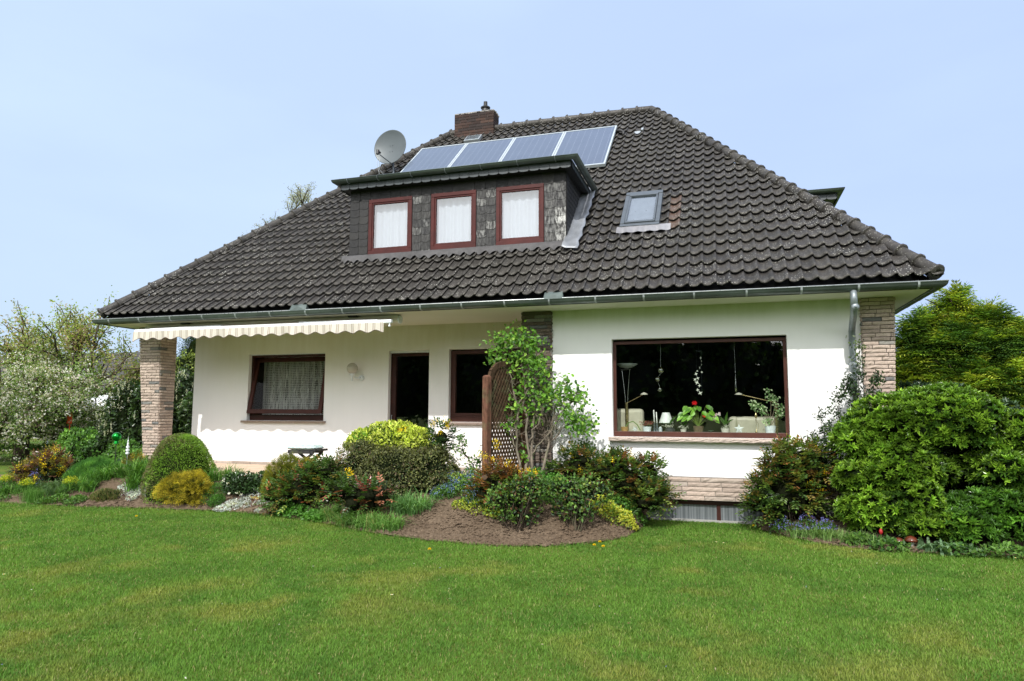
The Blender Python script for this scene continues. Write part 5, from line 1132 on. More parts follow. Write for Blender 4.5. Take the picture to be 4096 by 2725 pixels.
o, P = mat_plants('parsley_plant', 'bright green ferny herb between climbing rose and dark mahonia', (9.35, -.15, .4), [(9.15, -.1, .25, .40), (9.45, -.1, .28, .36), (9.7, -.25, .2, .28), (9.3, -.4, .22, .26)], 3600, .035, [((.06, .17, .025), 2), ((.10, .25, .04), 1)], seed=83, w=.5)
mat_plants('yellow_groundcover', 'yellow leaved ground cover at the right tip of the bare soil', (10.42, -.45, .02), [(10.42, -.45, .26, .22), (10.22, -.30, .22, .26), (10.58, -.35, .14, .16)], 2600, .028, [((.40, .42, .04), 2), ((.52, .50, .08), 1), ((.15, .25, .03), .8)], seed=84, w=.7)
mat_plants('green_groundcover', 'fresh green low leaves behind the yellow ground cover', (10.5, .0, .05), [(10.45, -.05, .25, .22), (10.65, .15, .15, .2), (9.8, -.5, .3, .2)], 1500, .035, [((.05, .14, .02), 1), ((.10, .22, .03), 1)], seed=85, w=.7)
# --- forget-me-nots
o, P = mat_plants('forget_me_nots', 'forget-me-nots with tiny blue flowers left of the trellis', (8.0, -.45, .2), [(7.85, -.25, .30, .30), (8.2, -.4, .35, .30), (8.45, -.7, .25, .28), (7.75, -.45, .2, .18), (8.1, -.1, .25, .35)], 4200, .034, [((.05, .12, .02), 2), ((.09, .19, .03), 1.2), ((.30, .36, .05), .5)], seed=86)
r_ = np.random.default_rng(5); q = P[r_.choice(len(P), 420, replace=False)]+np.array((0, 0, .045)); q = q[q[:, 2] > .25]; flowers(o, q, .02, [((.22, .30, .70), 2), ((.35, .45, .80), 1)], n_per=5, spread=.014, size=.014, seed=2)
mat_plants('yellow_leaved_groundcover', 'yellow green edging plant below the forget-me-nots', (8.6, -.95, .05), [(8.5, -.85, .22, .16), (8.75, -1.0, .15, .14), (8.2, -.75, .18, .10)], 900, .034, [((.32, .36, .04), 2), ((.12, .22, .03), 1)], seed=87)
mat_plants('lime_green_perennial', 'low lime green leafy plant at the lawn edge below the reddish mahonia', (5.45, -.80, .02), [(5.1, -.68, .2, .16), (5.4, -.78, .22, .16), (5.75, -.9, .16, .12), (5.95, -1.0, .1, .08)], 1100, .05, [((.07, .19, .025), 2), ((.11, .26, .04), 1)], seed=88, w=.8)
# --- hellebore / ivy group
o = bush('camellia', 'dark leaved low shrub with white flowers right of the golden cypress', 'shrub', (3.85, -.1, .15), [(3.85, -.15, .36, .38, .26, .26), (4.2, -.05, .40, .3, .25, .24), (4.45, 0, .42, .25, .2, .22), (3.6, -.1, .42, .2, .2, .2)], 2300, .045, .028, [((.025, .055, .016), 2), ((.045, .09, .022), 1.2)], 'leaf_shiny', seed=9, nst=8)
flowers(o, [(3.62, -.38, .50), (3.78, -.42, .28), (3.95, -.42, .30), (4.0, -.4, .27), (3.85, -.45, .14), (3.92, -.45, .12), (3.72, -.4, .45)], .02, [((.80, .78, .76), 1)], n_per=9, spread=.012, size=.030, seed=3)
mat_plants('woodruff_groundcover', 'soft bright green low mat between golden cypress and white flowering shrub', (3.35, -.35, .02), [(3.35, -.30, .25, .22), (3.5, -.4, .15, .14)], 1800, .03, [((.05, .14, .02), 1), ((.08, .19, .03), 1)], seed=89, w=.4)
# --- euphorbias
for k, (x, y, lab) in enumerate([(-1.5, -.35, 'yellow green spurge at the very left of the bed'), (-.72, -.55, 'yellow green spurge near the lawn edge, middle one of three'), (.22, -.45, 'yellow green spurge left of the small heath')]):
    o, P = mat_plants('spurge', lab, (x, y, .05), [(x, y, .22, .30)], 900, .04, [((.06, .15, .03), 1), ((.10, .21, .04), 1)], seed=90+k, w=.25, group='spurges in the left bed', up=2)
    q = P[P[:, 2] > np.quantile(P[:, 2], .72)][:90]+np.array((0, 0, .03)); flowers(o, q, .02, [((.42, .48, .03), 1), ((.60, .58, .05), 1)], n_per=8, spread=.016, size=.018, seed=k)
# --- strap leaved clumps
ST = [((.05, .12, .022), 2), ((.085, .19, .035), 2), ((.15, .26, .06), .8)]
def straps(label, pts, L, W, n, seed, cols=ST, lean=.95, name='daylily', cat='perennial', group=None, rad=.06):
    c = [(x, y, zb(x, y)) for x, y in pts]; o = thing(name, label, cat, tuple(np.mean(c, 0)), group); grass_clump(o, c, n, L, W, cols, rad, lean, 'leaves', seed); return o
GL = 'strap leaved clumps in the left bed'
straps('strap leaved clump at the left foot of the boxwood dome', [(1.5, -.15), (1.75, -.05), (1.3, 0), (1.6, -.3)], .42, .020, 110, 1, group=GL)
straps('strap leaved clump in front of the rod ornament', [(1.0, .0), (.75, -.1), (1.2, .2), (1.35, .15)], .42, .018, 110, 2, group=GL)
straps('grey green strap leaved clump between the spurges', [(-.3, -.35), (-.1, -.2), (-.5, -.25), (.0, -.5)], .34, .015, 120, 3, [((.06, .11, .04), 1), ((.10, .16, .07), 1)], group=GL)
straps('grassy clump at the lawn edge in front of the left spurge', [(-.35, -.72), (-.15, -.78), (-.2, -.7)], .28, .006, 260, 4, group=GL, lean=.4)
straps('strap leaved clump left of the middle spurge', [(-1.1, -.35), (-.95, -.2), (-1.3, -.5), (-1.7, -.6), (-2.0, -.5)], .32, .014, 120, 5, group=GL)
straps('strap leaved clump in the middle of the left bed', [(.5, -.35), (.7, -.4), (.6, -.2), (.35, -.3)], .34, .016, 110, 6, group=GL)
straps('strap leaved clump right of the boxwood dome at the terrace edge', [(3.1, .05), (3.3, .1), (3.5, .05), (3.05, -.15)], .36, .014, 90, 7, group=GL)
straps('bright green grass tuft under the apple tree edge, behind the yellow mahonia', [(-.5, 1.4), (-.7, 1.6)], .5, .012, 240, 8, group=GL, lean=.4)
GG = 'grassy tufts along the lawn edge'
for k, (x, y, lab) in enumerate([(6.15, -.98, 'grassy tuft at the left end of the row below the azalea'), (6.55, -1.22, 'grassy tuft second from the left below the azalea'), (6.95, -1.38, 'grassy tuft in the middle of the row below the azalea'), (7.30, -1.50, 'long bladed grassy tuft nearest the bare soil')]):
    straps(lab, [(x, y), (x+.15, y-.02), (x-.12, y+.05), (x+.08, y+.15)], .30, .010, 130, 20+k, [((.08, .17, .035), 2), ((.14, .25, .07), 1.4), ((.22, .22, .08), .3)], 1.0, 'ornamental_grass', 'grass', GG)
straps('pale green arching grass tuft right of the red leaved mahonia', [(7.35, -.95), (7.5, -.95), (7.25, -.85), (7.6, -.85)], .40, .013, 120, 25, [((.09, .19, .06), 2), ((.16, .28, .10), 1)], .95, 'ornamental_grass', 'grass', GG)
for k, (x, y, lab) in enumerate([(12.95, -.25, 'grass tuft right of the basement window, left of two'), (13.4, -.45, 'grass tuft at the edge of the right bed below the rhododendron')]):
    straps(lab, [(x, y), (x+.15, y-.05), (x-.12, y+.08), (x+.25, y-.1)], .20, .008, 110, 30+k, [((.10, .18, .05), 2), ((.16, .24, .08), 1.4)], .8, 'ornamental_grass', 'grass', GG)
o, P = mat_plants('bluebells', 'small purple blue bluebells right of the basement window', (12.75, .0, .03), [(12.65, .0, .16, .16), (12.95, -.1, .18, .16), (13.2, -.2, .14, .14)], 700, .05, [((.05, .11, .02), 1)], seed=95, w=.3)
flowers(o, P[:90]+np.array((0, 0, .05)), .02, [((.18, .18, .55), 1), ((.25, .26, .65), 1)], n_per=6, spread=.013, size=.018, seed=4)
o, P = mat_plants('bluebells', 'violet blue bluebells at the left end of the bed', (-1.3, .05, .1), [(-1.45, .05, .25, .42), (-1.2, .1, .2, .38), (-.9, -.2, .2, .35), (-.35, .05, .12, .36)], 900, .06, [((.05, .11, .03), 1), ((.08, .05, .05), .6)], seed=96, w=.3)
flowers(o, P[:80]+np.array((0, 0, .04)), .02, [((.20, .18, .60), 1), ((.28, .28, .70), 1)], n_per=7, spread=.018, size=.022, seed=6)
straps('broad blue green tulip leaves at the edge of the lower rhododendron', [(14.35, -.72), (14.45, -.78), (14.25, -.70)], .26, .05, 12, 40, [((.10, .17, .09), 2), ((.14, .22, .12), 1)], 1.0, 'tulip_leaves', 'perennial')
mat_plants('low_weeds', 'low green weeds along the foot of the rhododendrons', (14.2, -.65, .02), [(13.85, -.68, .25, .10), (14.6, -.75, .25, .12), (15.1, -.72, .3, .14), (15.7, -.6, .4, .14), (13.55, -.5, .2, .1)], 1500, .05, [((.04, .10, .02), 1), ((.09, .18, .03), 1)], seed=97, w=.7)
mat_plants('creeping_weeds', 'low green leaves along the lawn edge at the far left', (-1.0, -.82, .02), [(.3, -.72, .2, .12), (.75, -.75, .2, .10), (.1, -.8, .2, .08), (-1.1, -.85, .3, .1), (-1.8, -.85, .4, .12), (-2.6, -.7, .5, .2)], 2400, .04, [((.05, .12, .02), 1), ((.09, .18, .03), 1)], seed=98, w=.6)
mat_plants('bergenia', 'dark round leaves behind the green cushion plant', (-.1, 1.1, .2), [(-.2, 1.1, .35, .32), (.2, 1.2, .2, .3), (-.8, 1.0, .3, .3)], 500, .11, [((.018, .045, .018), 1), ((.03, .06, .025), 1)], seed=99, w=.9, mat='leaf_shiny')
# --- trellis
TL = thing('trellis', 'brown wooden lattice trellis with arched top beside the climbing rose', 'trellis', (8.5, .2, .3))
pa = np.array((8.375, -.22)); pb_ = np.array((8.70, .66)); dd = (pb_-pa)/np.linalg.norm(pb_-pa); LN = np.linalg.norm(pb_-pa); nn_ = np.array((dd[1], -dd[0]))
M['wood_trellis'] = barkmat('weathered_trellis_wood', (.18, .085, .055)); M['wood_lattice'] = barkmat('lattice_wood', (.10, .060, .034))
for k, (p, zt) in enumerate(((pa, 2.27), (pb_, 2.38))):
    m = MB(); hw = .052; ux = np.array((dd[0], dd[1], 0)); uy = np.array((nn_[0], nn_[1], 0)); prof = [(.25, 1), (zt-.03, 1), (zt-.01, .8), (zt, .45)]; V = []
    for z_, s_ in prof: V += [np.array((p[0], p[1], z_))+ux*i*hw*s_+uy*j*hw*s_ for i, j in ((-1, -1), (1, -1), (1, 1), (-1, 1))]
    m.faces(V, [(a*4+b_, a*4+(b_+1) % 4, (a+1)*4+(b_+1) % 4, (a+1)*4+b_) for a in range(3) for b_ in range(4)]+[(12, 13, 14, 15)]); part(m, 'post', M['wood_trellis'], TL, bevel=.005)
def tp(s_, z, off=0): return np.array((pa[0]+dd[0]*s_+nn_[0]*off, pa[1]+dd[1]*s_+nn_[1]*off, z))
s0, s1 = .07, LN-.07; zlo = .50
def ztop(s_): u_ = (s_-s0)/(s1-s0)*2-1; return 2.20+.27*math.sqrt(max(0, 1-min(1, abs(u_))**2.2))
m = MB(); ss = np.linspace(s0, s1, 22)
for a, b_ in zip(ss[:-1], ss[1:]): m.bar(tp(a, ztop(a)), tp(b_+.008, ztop(b_+.0)), .05, .085, up=(nn_[0]*0, 0, 1))
part(m, 'arched_rail', M['wood_lattice'], TL)
m = MB(); m.bar(tp(s0, zlo), tp(s1, zlo), .04, .06); m.bar(tp(s0+.015, zlo), tp(s0+.015, ztop(s0)), .04, .03, up=(*nn_, 0)); m.bar(tp(s1-.015, zlo), tp(s1-.015, ztop(s1)), .04, .03, up=(*nn_, 0)); part(m, 'frame', M['wood_lattice'], TL)
m = MB(); sl_ = 1.75; w_ = s1-s0
for sg, off in ((1, .009), (-1, -.009)):
    c = -3.0
    while c < 4.5:
        # line z = c + sg*sl_*(s-s0)
        pts = [s0+w_*i/24 for i in range(25)]; ins = [(s_, c+sg*sl_*(s_-s0)) for s_ in pts if zlo < c+sg*sl_*(s_-s0) < ztop(s_)-.03]
        if len(ins) > 1: m.bar(tp(ins[0][0], ins[0][1], off), tp(ins[-1][0], ins[-1][1], off), .008, .034, up=(dd[0]*.5, dd[1]*.5, .3))
        c += .128
part(m, 'lattice', M['wood_lattice'], TL)

# ================================================================== TREES AND BACKGROUND
def grow(m, tips, p, d, L, rad, depth, r, spread=.6, up=.15, ratio=.72, nb=3, seg=4, kink=.18):
    pts = [p]; q = p.copy(); dd_ = d.copy()
    for i in range(seg): dd_ = unit(dd_+r.normal(size=3)*kink+np.array((0, 0, up*.3))); q = q+dd_*L/seg; pts.append(q.copy())
    m.tube(pts, np.linspace(rad, rad*.6, seg+1), max(4, 8-depth*1 if depth < 3 else 4) if rad > .02 else 4)
    if depth <= 1: tips += [(x, dd_) for x in pts[1:]]
    if depth == 0: return
    for k in range(nb):
        t_ = .45+.55*(k+1)/nb; b_ = pts[min(seg, int(round(t_*seg)))]; nd = unit(dd_*.75+rdir(1, r)[0]*spread+np.array((0, 0, up))); grow(m, tips, b_.copy(), nd, L*ratio*(.8+.4*r.random()), rad*.58, depth-1, r, spread, up, ratio, nb, seg, kink)
def tree(name, label, base, H0, dirs, L, rad, depth, nleaf, lsz, cols, seed, spread=.7, up=.15, flowers_=None, lspread=.16, mat='leaf', wl=.55, group=None, nb=3, ratio=.72, bark='bark', trunk_h=None, lean=(0, 0), tips_extra=None):
    r = np.random.default_rng(seed); o = thing(name, label, 'tree', base, group); m = MB(); tips = []; b_ = np.array(base, float); top = b_+np.array((lean[0], lean[1], H0))
    m.tube([b_-np.array((0, 0, .1)), b_+np.array((lean[0]*.4, lean[1]*.4, H0*.35)), b_+np.array((lean[0]*.7, lean[1]*.7, H0*.7)), top], [rad*1.35, rad*1.05, rad, rad*.85], 10)
    for dv_ in dirs: grow(m, tips, top-np.array((0, 0, r.random()*H0*.25)), unit(np.array(dv_, float)), L*(.85+.3*r.random()), rad*.62, depth, r, spread, up, ratio, nb)
    part(m, 'trunk', M[bark], o, smooth=True); T = np.array([t_[0] for t_ in tips]); P = T[r.integers(0, len(T), nleaf)]+r.normal(size=(nleaf, 3))*lspread
    A = unit(rdir(nleaf, r)+np.array((0, 0, .1))); m = MB(); place(m, P, A, unit(rdir(nleaf, r)*.8+np.array((0, -.3, .7))), lsz*(.6+.8*r.random(nleaf)), lsz*wl, mixcol(P, cols, nleaf, seed, 1.2, .3, r)*(.6+.5*np.clip((P[:, 2]-P[:, 2].min())/(np.ptp(P[:, 2])+.01), 0, 1))[:, None], 'oval'); part(m, 'crown', M[mat], o)  # crown colour lightens upward, light from above painted in
    if flowers_:
        nf, fc, fs = flowers_; w_ = T[r.integers(0, len(T), nf)]+r.normal(size=(nf, 3))*lspread*.9; flowers(o, w_, 0, fc, 'blossom', 5, .05, fs, seed=seed)
    return o
ring = lambda n, e, off=0: [(math.cos(6.283*k/n+off), math.sin(6.283*k/n+off), e) for k in range(n)]
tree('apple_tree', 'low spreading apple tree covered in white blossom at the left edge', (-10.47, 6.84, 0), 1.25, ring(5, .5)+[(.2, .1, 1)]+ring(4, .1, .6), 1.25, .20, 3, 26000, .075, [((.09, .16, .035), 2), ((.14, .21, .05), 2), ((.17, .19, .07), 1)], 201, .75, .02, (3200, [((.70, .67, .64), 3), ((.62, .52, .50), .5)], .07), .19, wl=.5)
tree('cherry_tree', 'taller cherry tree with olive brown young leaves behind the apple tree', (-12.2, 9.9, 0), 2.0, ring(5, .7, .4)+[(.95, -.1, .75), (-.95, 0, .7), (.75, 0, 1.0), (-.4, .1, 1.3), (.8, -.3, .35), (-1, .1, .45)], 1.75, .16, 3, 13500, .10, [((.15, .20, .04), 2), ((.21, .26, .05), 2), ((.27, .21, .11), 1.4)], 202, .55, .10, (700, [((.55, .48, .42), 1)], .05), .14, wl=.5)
def hedge_bush(label, base, lobes, n, cols, seed, L=.08, W=.045, name='garden_shrub', group='shrubs behind the left lawn', cat='shrub', mat='leaf', cor=.8, tm='oval', bumpy=.3):
    return bush(name, label, cat, base, lobes, n, L, W, cols, mat, spread=1.0, depth=.16, bumpy=bumpy, corec=cor, seed=seed, nst=6, group=group, tmpl=tm, clump=1.6)
DK = [((.02, .04, .014), 2), ((.035, .065, .02), 1.5), ((.05, .09, .025), .7)]; MD = [((.04, .10, .018), 2), ((.075, .165, .025), 2), ((.11, .22, .035), 1)]
o = hedge_bush('dark cherry laurel with pale flower candles just left of the left pillar', (-4.2, 5.2, 0), [(-4.15, 5.2, 1.5, .75, .7, 1.05), (-3.6, 5.2, 1.0, .7, .7, .9), (-4.7, 5.3, .9, .6, .6, .8), (-3.3, 5.0, 1.9, .5, .5, .6)], 5200, DK, 301, .11, .045, name='cherry_laurel', mat='leaf_shiny', group=None)
def candles(o, pts, seed):
    r = np.random.default_rng(seed); Q = []
    for p in pts:
        for k in range(9): Q.append(np.array(p)+np.array((0, 0, k*.016))+r.normal(size=3)*.006)
    flowers(o, Q, 0, [((.62, .62, .50), 1)], 'flower_candles', 3, .008, .022, seed=seed)
r_ = np.random.default_rng(9); candles(o, [(-4.2+r_.normal()*.45, 4.5+r_.random()*.3, .9+1.5*r_.random()) for _ in range(60)], 1)
o = hedge_bush('dark laurel with cream flowers seen between the left pillar and the house wall', (-3.9, 7.2, 0), [(-4.2, 7.2, 1.6, .9, .8, 1.4), (-3.2, 7.0, 1.3, .8, .8, 1.2), (-2.6, 6.0, 1.1, .7, .7, 1.0)], 5200, DK+[((.07, .12, .03), 1)], 302, .11, .045, name='cherry_laurel', mat='leaf_shiny', group=None)
candles(o, [(-4.1+r_.normal()*.4, 6.35+r_.random()*.2, 1.6+1.2*r_.random()) for _ in range(50)], 2)
hedge_bush('yellow green shrub top above the laurel in the gap beside the pillar', (-6.4, 9.3, 0), [(-6.2, 9.3, 2.2, .9, .8, 1.5), (-7.0, 9.5, 1.6, .8, .8, 1.2)], 3800, [((.12, .16, .03), 1), ((.18, .22, .05), 1)], 303, .09, .04, group=None)
shr = [(-6.9, 6.0, .95, .7), (-6.1, 5.6, .85, .75), (-5.3, 5.2, .8, .65), (-7.9, 6.6, .7, .7), (-5.0, 6.4, 1.2, .8), (-3.0, 4.0, .75, .55), (-2.3, 3.4, .6, .5)]
nm = ['bright green shrub behind the glass ball', 'bright green shrub left of the cherry laurel', 'light green shrub at the foot of the cherry laurel', 'green shrub under the right side of the apple tree', 'tall green shrub in front of the white canopy', 'fresh green shrub left of the pillar foot', 'low fresh green shrub touching the left pillar foot']
for k, (x, y, z, r_1) in enumerate(shr): hedge_bush(nm[k], (x, y, 0), [(x, y, z*.55, r_1, r_1*.8, z*.65), (x+.4, y+.1, z*.4, r_1*.7, r_1*.6, z*.55), (x-.35, y, z*.7, r_1*.6, r_1*.6, z*.5)], 2600, MD, 310+k)
hd = [(-16, 12.5, 1.9, 2.2), (-13, 13, 1.7, 2.0), (-10, 13, 1.6, 2.0), (-8, 11.5, 1.6, 1.7), (-19.5, 13, 2.2, 2.4), (-23, 13.5, 2.3, 2.4), (-27, 14, 2.6, 2.8)]
nm = ['dark hedge shrub behind the cherry trunk', 'dark hedge shrub left of the white canopy', 'dark hedge shrub below the white canopy', 'dark hedge shrub right of the white canopy', 'dark hedge shrub behind the apple crown', 'dark hedge shrub at the far left behind the blossom', 'dark hedge shrub outermost on the left']
for k, (x, y, z, r_1) in enumerate(hd): hedge_bush(nm[k], (x, y, 0), [(x, y, z*.5, r_1, r_1*.6, z*.5), (x+1, y+.3, z*.45, r_1*.7, r_1*.5, z*.45)], 2600, DK, 330+k, .13, .06, group='dark hedge shrubs along the neighbour boundary')
# low plants under the apple tree
mat_plants('shade_groundcover', 'dark grassy groundcover strip under the apple tree', (-11, 8.0, 0), [(-12.5, 8.3, 1.0, .35), (-11, 8.2, 1.0, .35), (-9.5, 7.8, .9, .4), (-8.3, 7.4, .8, .35), (-14, 8.6, 1.1, .4), (-7.2, 6.8, .6, .4), (-15.5, 9, 1.1, .5)], 7000, .09, [((.03, .07, .015), 2), ((.06, .12, .02), 1)], seed=120, w=.25, up=3)
frond_bush('blue_conifer', 'dark conifer top seen above the laurel between pillar and wall', (-9.6, 13, 0), [(-9.6, 13, 1.5, 1.5, 1.3, 1.4), (-9.3, 13, 3.0, 1.15, 1.0, 1.0), (-9.0, 13, 4.1, .6, .6, .75)], 2600, .38, [((.02, .045, .025), 1), ((.035, .065, .035), 1)], 401, .5, 6, .12, .1, 4, .7, cat='tree', hang=.25)
# golden conifer right
r_ = np.random.default_rng(44)
lob = [(16.1, 4.2, 3.35, .30, .30, .62), (16.05, 4.2, 2.95, .75, .6, .45), (15.75, 4.1, 2.75, .60, .5, .5), (16.5, 4.1, 2.85, .55, .5, .50), (15.35, 4.1, 2.2, .42, .45, .65), (16.3, 4.0, 2.2, .95, .7, .6), (16.95, 4.1, 2.3, .60, .5, .5), (15.8, 4.0, 1.6, .8, .7, .7), (16.8, 4.0, 1.5, .8, .7, .7), (15.35, 4.1, 3.0, .26, .3, .2), (17.4, 4.1, 2.0, .6, .5, .5), (17.0, 4.1, 2.95, .45, .4, .35), (16.6, 4.1, 3.3, .35, .35, .35), (15.6, 4.1, 3.2, .35, .35, .35)]
oC = frond_bush('golden_false_cypress', 'large golden green false cypress with feathery sprays right of the house', (16.2, 4.2, 0), lob, 10000, .34, [((.045, .10, .02), 1.6), ((.11, .20, .028), 2.0), ((.22, .30, .035), 1.7), ((.36, .40, .05), .8)], 402, .55, 10, .10, .22, 0, .70, cat='tree', hang=.35, layer=.30)
m = MB(); m.tube([(16.15, 4.25, -.1), (16.15, 4.25, 1.5), (16.15, 4.2, 3.0), (16.17, 4.2, 4.05)], [.16, .12, .06, .01], 10); rs = np.random.default_rng(4)
for k in range(40):
    z = .9+2.9*rs.random(); a = rs.random()*6.283; L_ = (1.5-.32*z)*(.7+.4*rs.random())+.15; m.tube([(16.15, 4.22, z), (16.15+math.cos(a)*L_*.5, 4.22+math.sin(a)*L_*.5, z+.06), (16.15+math.cos(a)*L_, 4.22+math.sin(a)*L_, z+.22)], [.025, .018, .006], 5)
part(m, 'trunk', M['bark'], oC, smooth=True)
n = 110; rs = np.random.default_rng(6); zz = 3.55+.60*rs.random(n); a = rs.random(n)*6.283; Pp = np.stack([16.17+np.cos(a)*.03, 4.2+np.sin(a)*.03, zz], 1); m = MB(); place(m, Pp, unit(np.stack([np.cos(a), np.sin(a), 1.2+0*a], 1)), rdir(n, rs), .16*(4.25-zz)/.5+.05, .025, mixcol(Pp, [((.2, .22, .04), 1), ((.1, .14, .03), 1)], n, 1, 2), 'dia'); part(m, 'leader', M['needle'], oC)
hedge_bush('copper orange maple shrub at the right edge behind the rhododendron', (17.9, 3.2, 0), [(17.8, 3.2, 1.75, .75, .5, .55), (18.4, 3.3, 1.2, .8, .6, .7)], 1600, [((.30, .10, .035), 1), ((.20, .16, .04), 1), ((.14, .17, .04), 1)], 350, .07, .035, name='maple_shrub', group=None, cor=.5)
hedge_bush('dark evergreen shrub behind the right pillar and rhododendron', (15.3, 6.0, 0), [(15.3, 6.0, 1.2, .8, .7, 1.2), (16.5, 6.3, 1.1, 1.0, .8, 1.1), (18.2, 6.5, 1.1, 1.0, .8, 1.1)], 2600, DK, 351, .10, .05, group=None)
hedge_bush('pale twiggy green shrub at the right edge beside the lower rhododendron', (16.9, .6, 0), [(16.7, .5, .7, .5, .4, .6), (17.3, .6, .8, .5, .4, .6)], 1600, [((.12, .15, .06), 1), ((.16, .19, .08), 1)], 352, .05, .025, group=None, cor=.5)
tree('larch_tree', 'sparse fine branched tree top rising behind the left roof slope', (-8.7, 18, 0), 10.6, [(0, 0, 1), (-.25, 0, 1), (.35, .1, .9), (.6, 0, .75), (-.6, 0, .5)], 1.40, .12, 3, 5000, .08, [((.30, .29, .20), 1), ((.20, .21, .13), 1)], 203, .55, .12, None, .10, wl=.3, bark='bark', nb=3, ratio=.66)
# neighbour houses and canopy
def nhouse(label, x0, x1, y0, y1, zw, zr, tile_c, base, wallc=(.5, .5, .48), win=()):
    h = thing('neighbour_house', label, 'house', base); m = MB(); m.box(x0, x1, y0, y1, 0, zw); part(m, 'wall', simple('neighbour_wall', wallc, .9), h)
    m = MB(); o_ = .5; ym = (y0+y1)/2; t_ = .12; V = [(x0-o_, y0-o_, zw-.1), (x1+o_, y0-o_, zw-.1), (x1+o_, ym, zr), (x0-o_, ym, zr), (x0-o_, y1+o_, zw-.1), (x1+o_, y1+o_, zw-.1)]
    nseg = int((zr-zw)/.16)
    for k in range(nseg):
        a, b_ = k/nseg, (k+1)/nseg; z0_, z1_ = zw-.1+(zr-zw+.1)*a, zw-.1+(zr-zw+.1)*b_; ya_, yb_ = y0-o_+(ym-y0+o_)*a, y0-o_+(ym-y0+o_)*b_
        m.add([(x0-o_, ya_, z0_+.04), (x1+o_, ya_, z0_+.04), (x1+o_, yb_, z1_+.02), (x0-o_, yb_, z1_+.02), (x0-o_, ya_, z0_), (x1+o_, ya_, z0_)], [(0, 1, 2, 3), (4, 5, 1, 0)], (.4+.3*random.random(), .3, 0))
    m.faces(V, [(3, 2, 5, 4), (0, 3, 4), (1, 5, 2)], (.5, .3, 0)); part(m, 'roof', tile_c, h)
    for (a, b_, c_, d_) in win:
        f_ = MB(); f_.box(a, b_, y0-.03, y0+.02, c_, d_); fo = part(f_, 'window', M['white'], h); g_ = MB(); g_.quad((a+.07, y0-.035, c_+.07), (b_-.07, y0-.035, c_+.07), (b_-.07, y0-.035, d_-.07), (a+.07, y0-.035, d_-.07)); part(g_, 'pane', M['black'], fo)
nhouse('long neighbour house with dark brown roof behind the fruit trees', -36, -21.5, 21, 27, 3.0, 5.35, M['tile'], (-29, 24, 0), win=((-27, -25.6, 1.1, 2.3), (-24, -22.8, 1.1, 2.3)))
nhouse('neighbour house whose blue black roof shows left of the pillar', -27.5, -22.2, 31, 37, 4.0, 6.5, simple('blue_black_tile', (.03, .035, .045), .4), (-24.5, 34, 0))
cn = thing('garden_canopy', 'white garden canopy roof behind the cherry trunk', 'canopy', (-17.2, 16, 0)); m = MB(); m.faces([(-19.6, 15, 1.95), (-15.2, 15, 1.80), (-15.4, 17, 2.35), (-19.4, 17, 2.5), (-19.6, 15, 1.75), (-15.2, 15, 1.60)], [(0, 1, 2, 3), (4, 5, 1, 0)]); part(m, 'canopy_roof', simple('canvas_white', (.75, .76, .76), .8), cn, solid=.02)
for x, y in ((-19.5, 15.05), (-15.3, 15.05), (-19.3, 16.9), (-15.5, 16.9)): m = MB(); m.box(x-.03, x+.03, y-.03, y+.03, 0, 1.8 if y < 16 else 2.3); part(m, 'pole', M['white'], cn)
m = MB(); m.box(-8.78, -8.60, 7.0, 7.04, 1.25, 1.62); m.box(-8.68, -8.66, 7.01, 7.03, 0, 1.3); tag(m.build('orange_marker', simple('orange_plastic', (.75, .10, .03), .5)), 'small orange red marker half hidden behind the blossoming apple tree', 'marker')

# ================================================================== GARDEN OBJECTS
gb = thing('gazing_ball', 'green mirrored glass ball on a thin rod in the left bed', 'garden ornament', (.68, .12, .4)); m = MB(); m.sphere((.68, .12, 1.19), .086, 28); m.lathe([(.05, -.13), (.04, -.10), (.03, -.07)], (.68, .12, 1.19), 14); part(m, 'glass_ball', simple('green_mirror_glass', (.01, .26, .03), .07, .9, var=.02), gb, smooth=True)
m = MB(); m.tube([(.68, .12, .3), (.68, .12, 1.1)], .007, 8); part(m, 'rod', M['black'], gb)
ro = thing('rod_ornament', 'white stacked plastic beads on a thin metal rod right of the green glass ball', 'garden ornament', (1.04, .05, .4)); m = MB(); m.tube([(1.04, .05, .3), (1.04, .05, .92)], .006, 8); part(m, 'rod', M['zinc_light'], ro)
m = MB(); m.lathe([(.001, .86), (.032, .87), (.035, .90), (.018, .905), (.018, .925), (.034, .93), (.034, .96), (.016, .965), (.016, .985), (.03, .99), (.03, 1.02), (.014, 1.025), (.018, 1.06), (.010, 1.08), (.012, 1.12), (.004, 1.14), (.001, 1.20)], (1.04, .05, 0), 14); part(m, 'beads', M['white'], ro, smooth=False)
bl = thing('shallow_bowl', 'shallow round pale bowl with dark rim at the foot of the left pillar', 'bowl', (.72, .62, .58)); m = MB(); m.lathe([(.10, 0), (.16, .02), (.175, .055), (.165, .06), (.15, .03), (.001, .025)], (.72, .62, .582), 24, (.02, .02, .02)); part(m, 'rim', M['vcol'], bl, smooth=True); m = MB(); m.lathe([(.162, .052), (.001, .052)], (.72, .62, .582), 24, (.5, .42, .33)); part(m, 'contents', M['vcol'], bl)
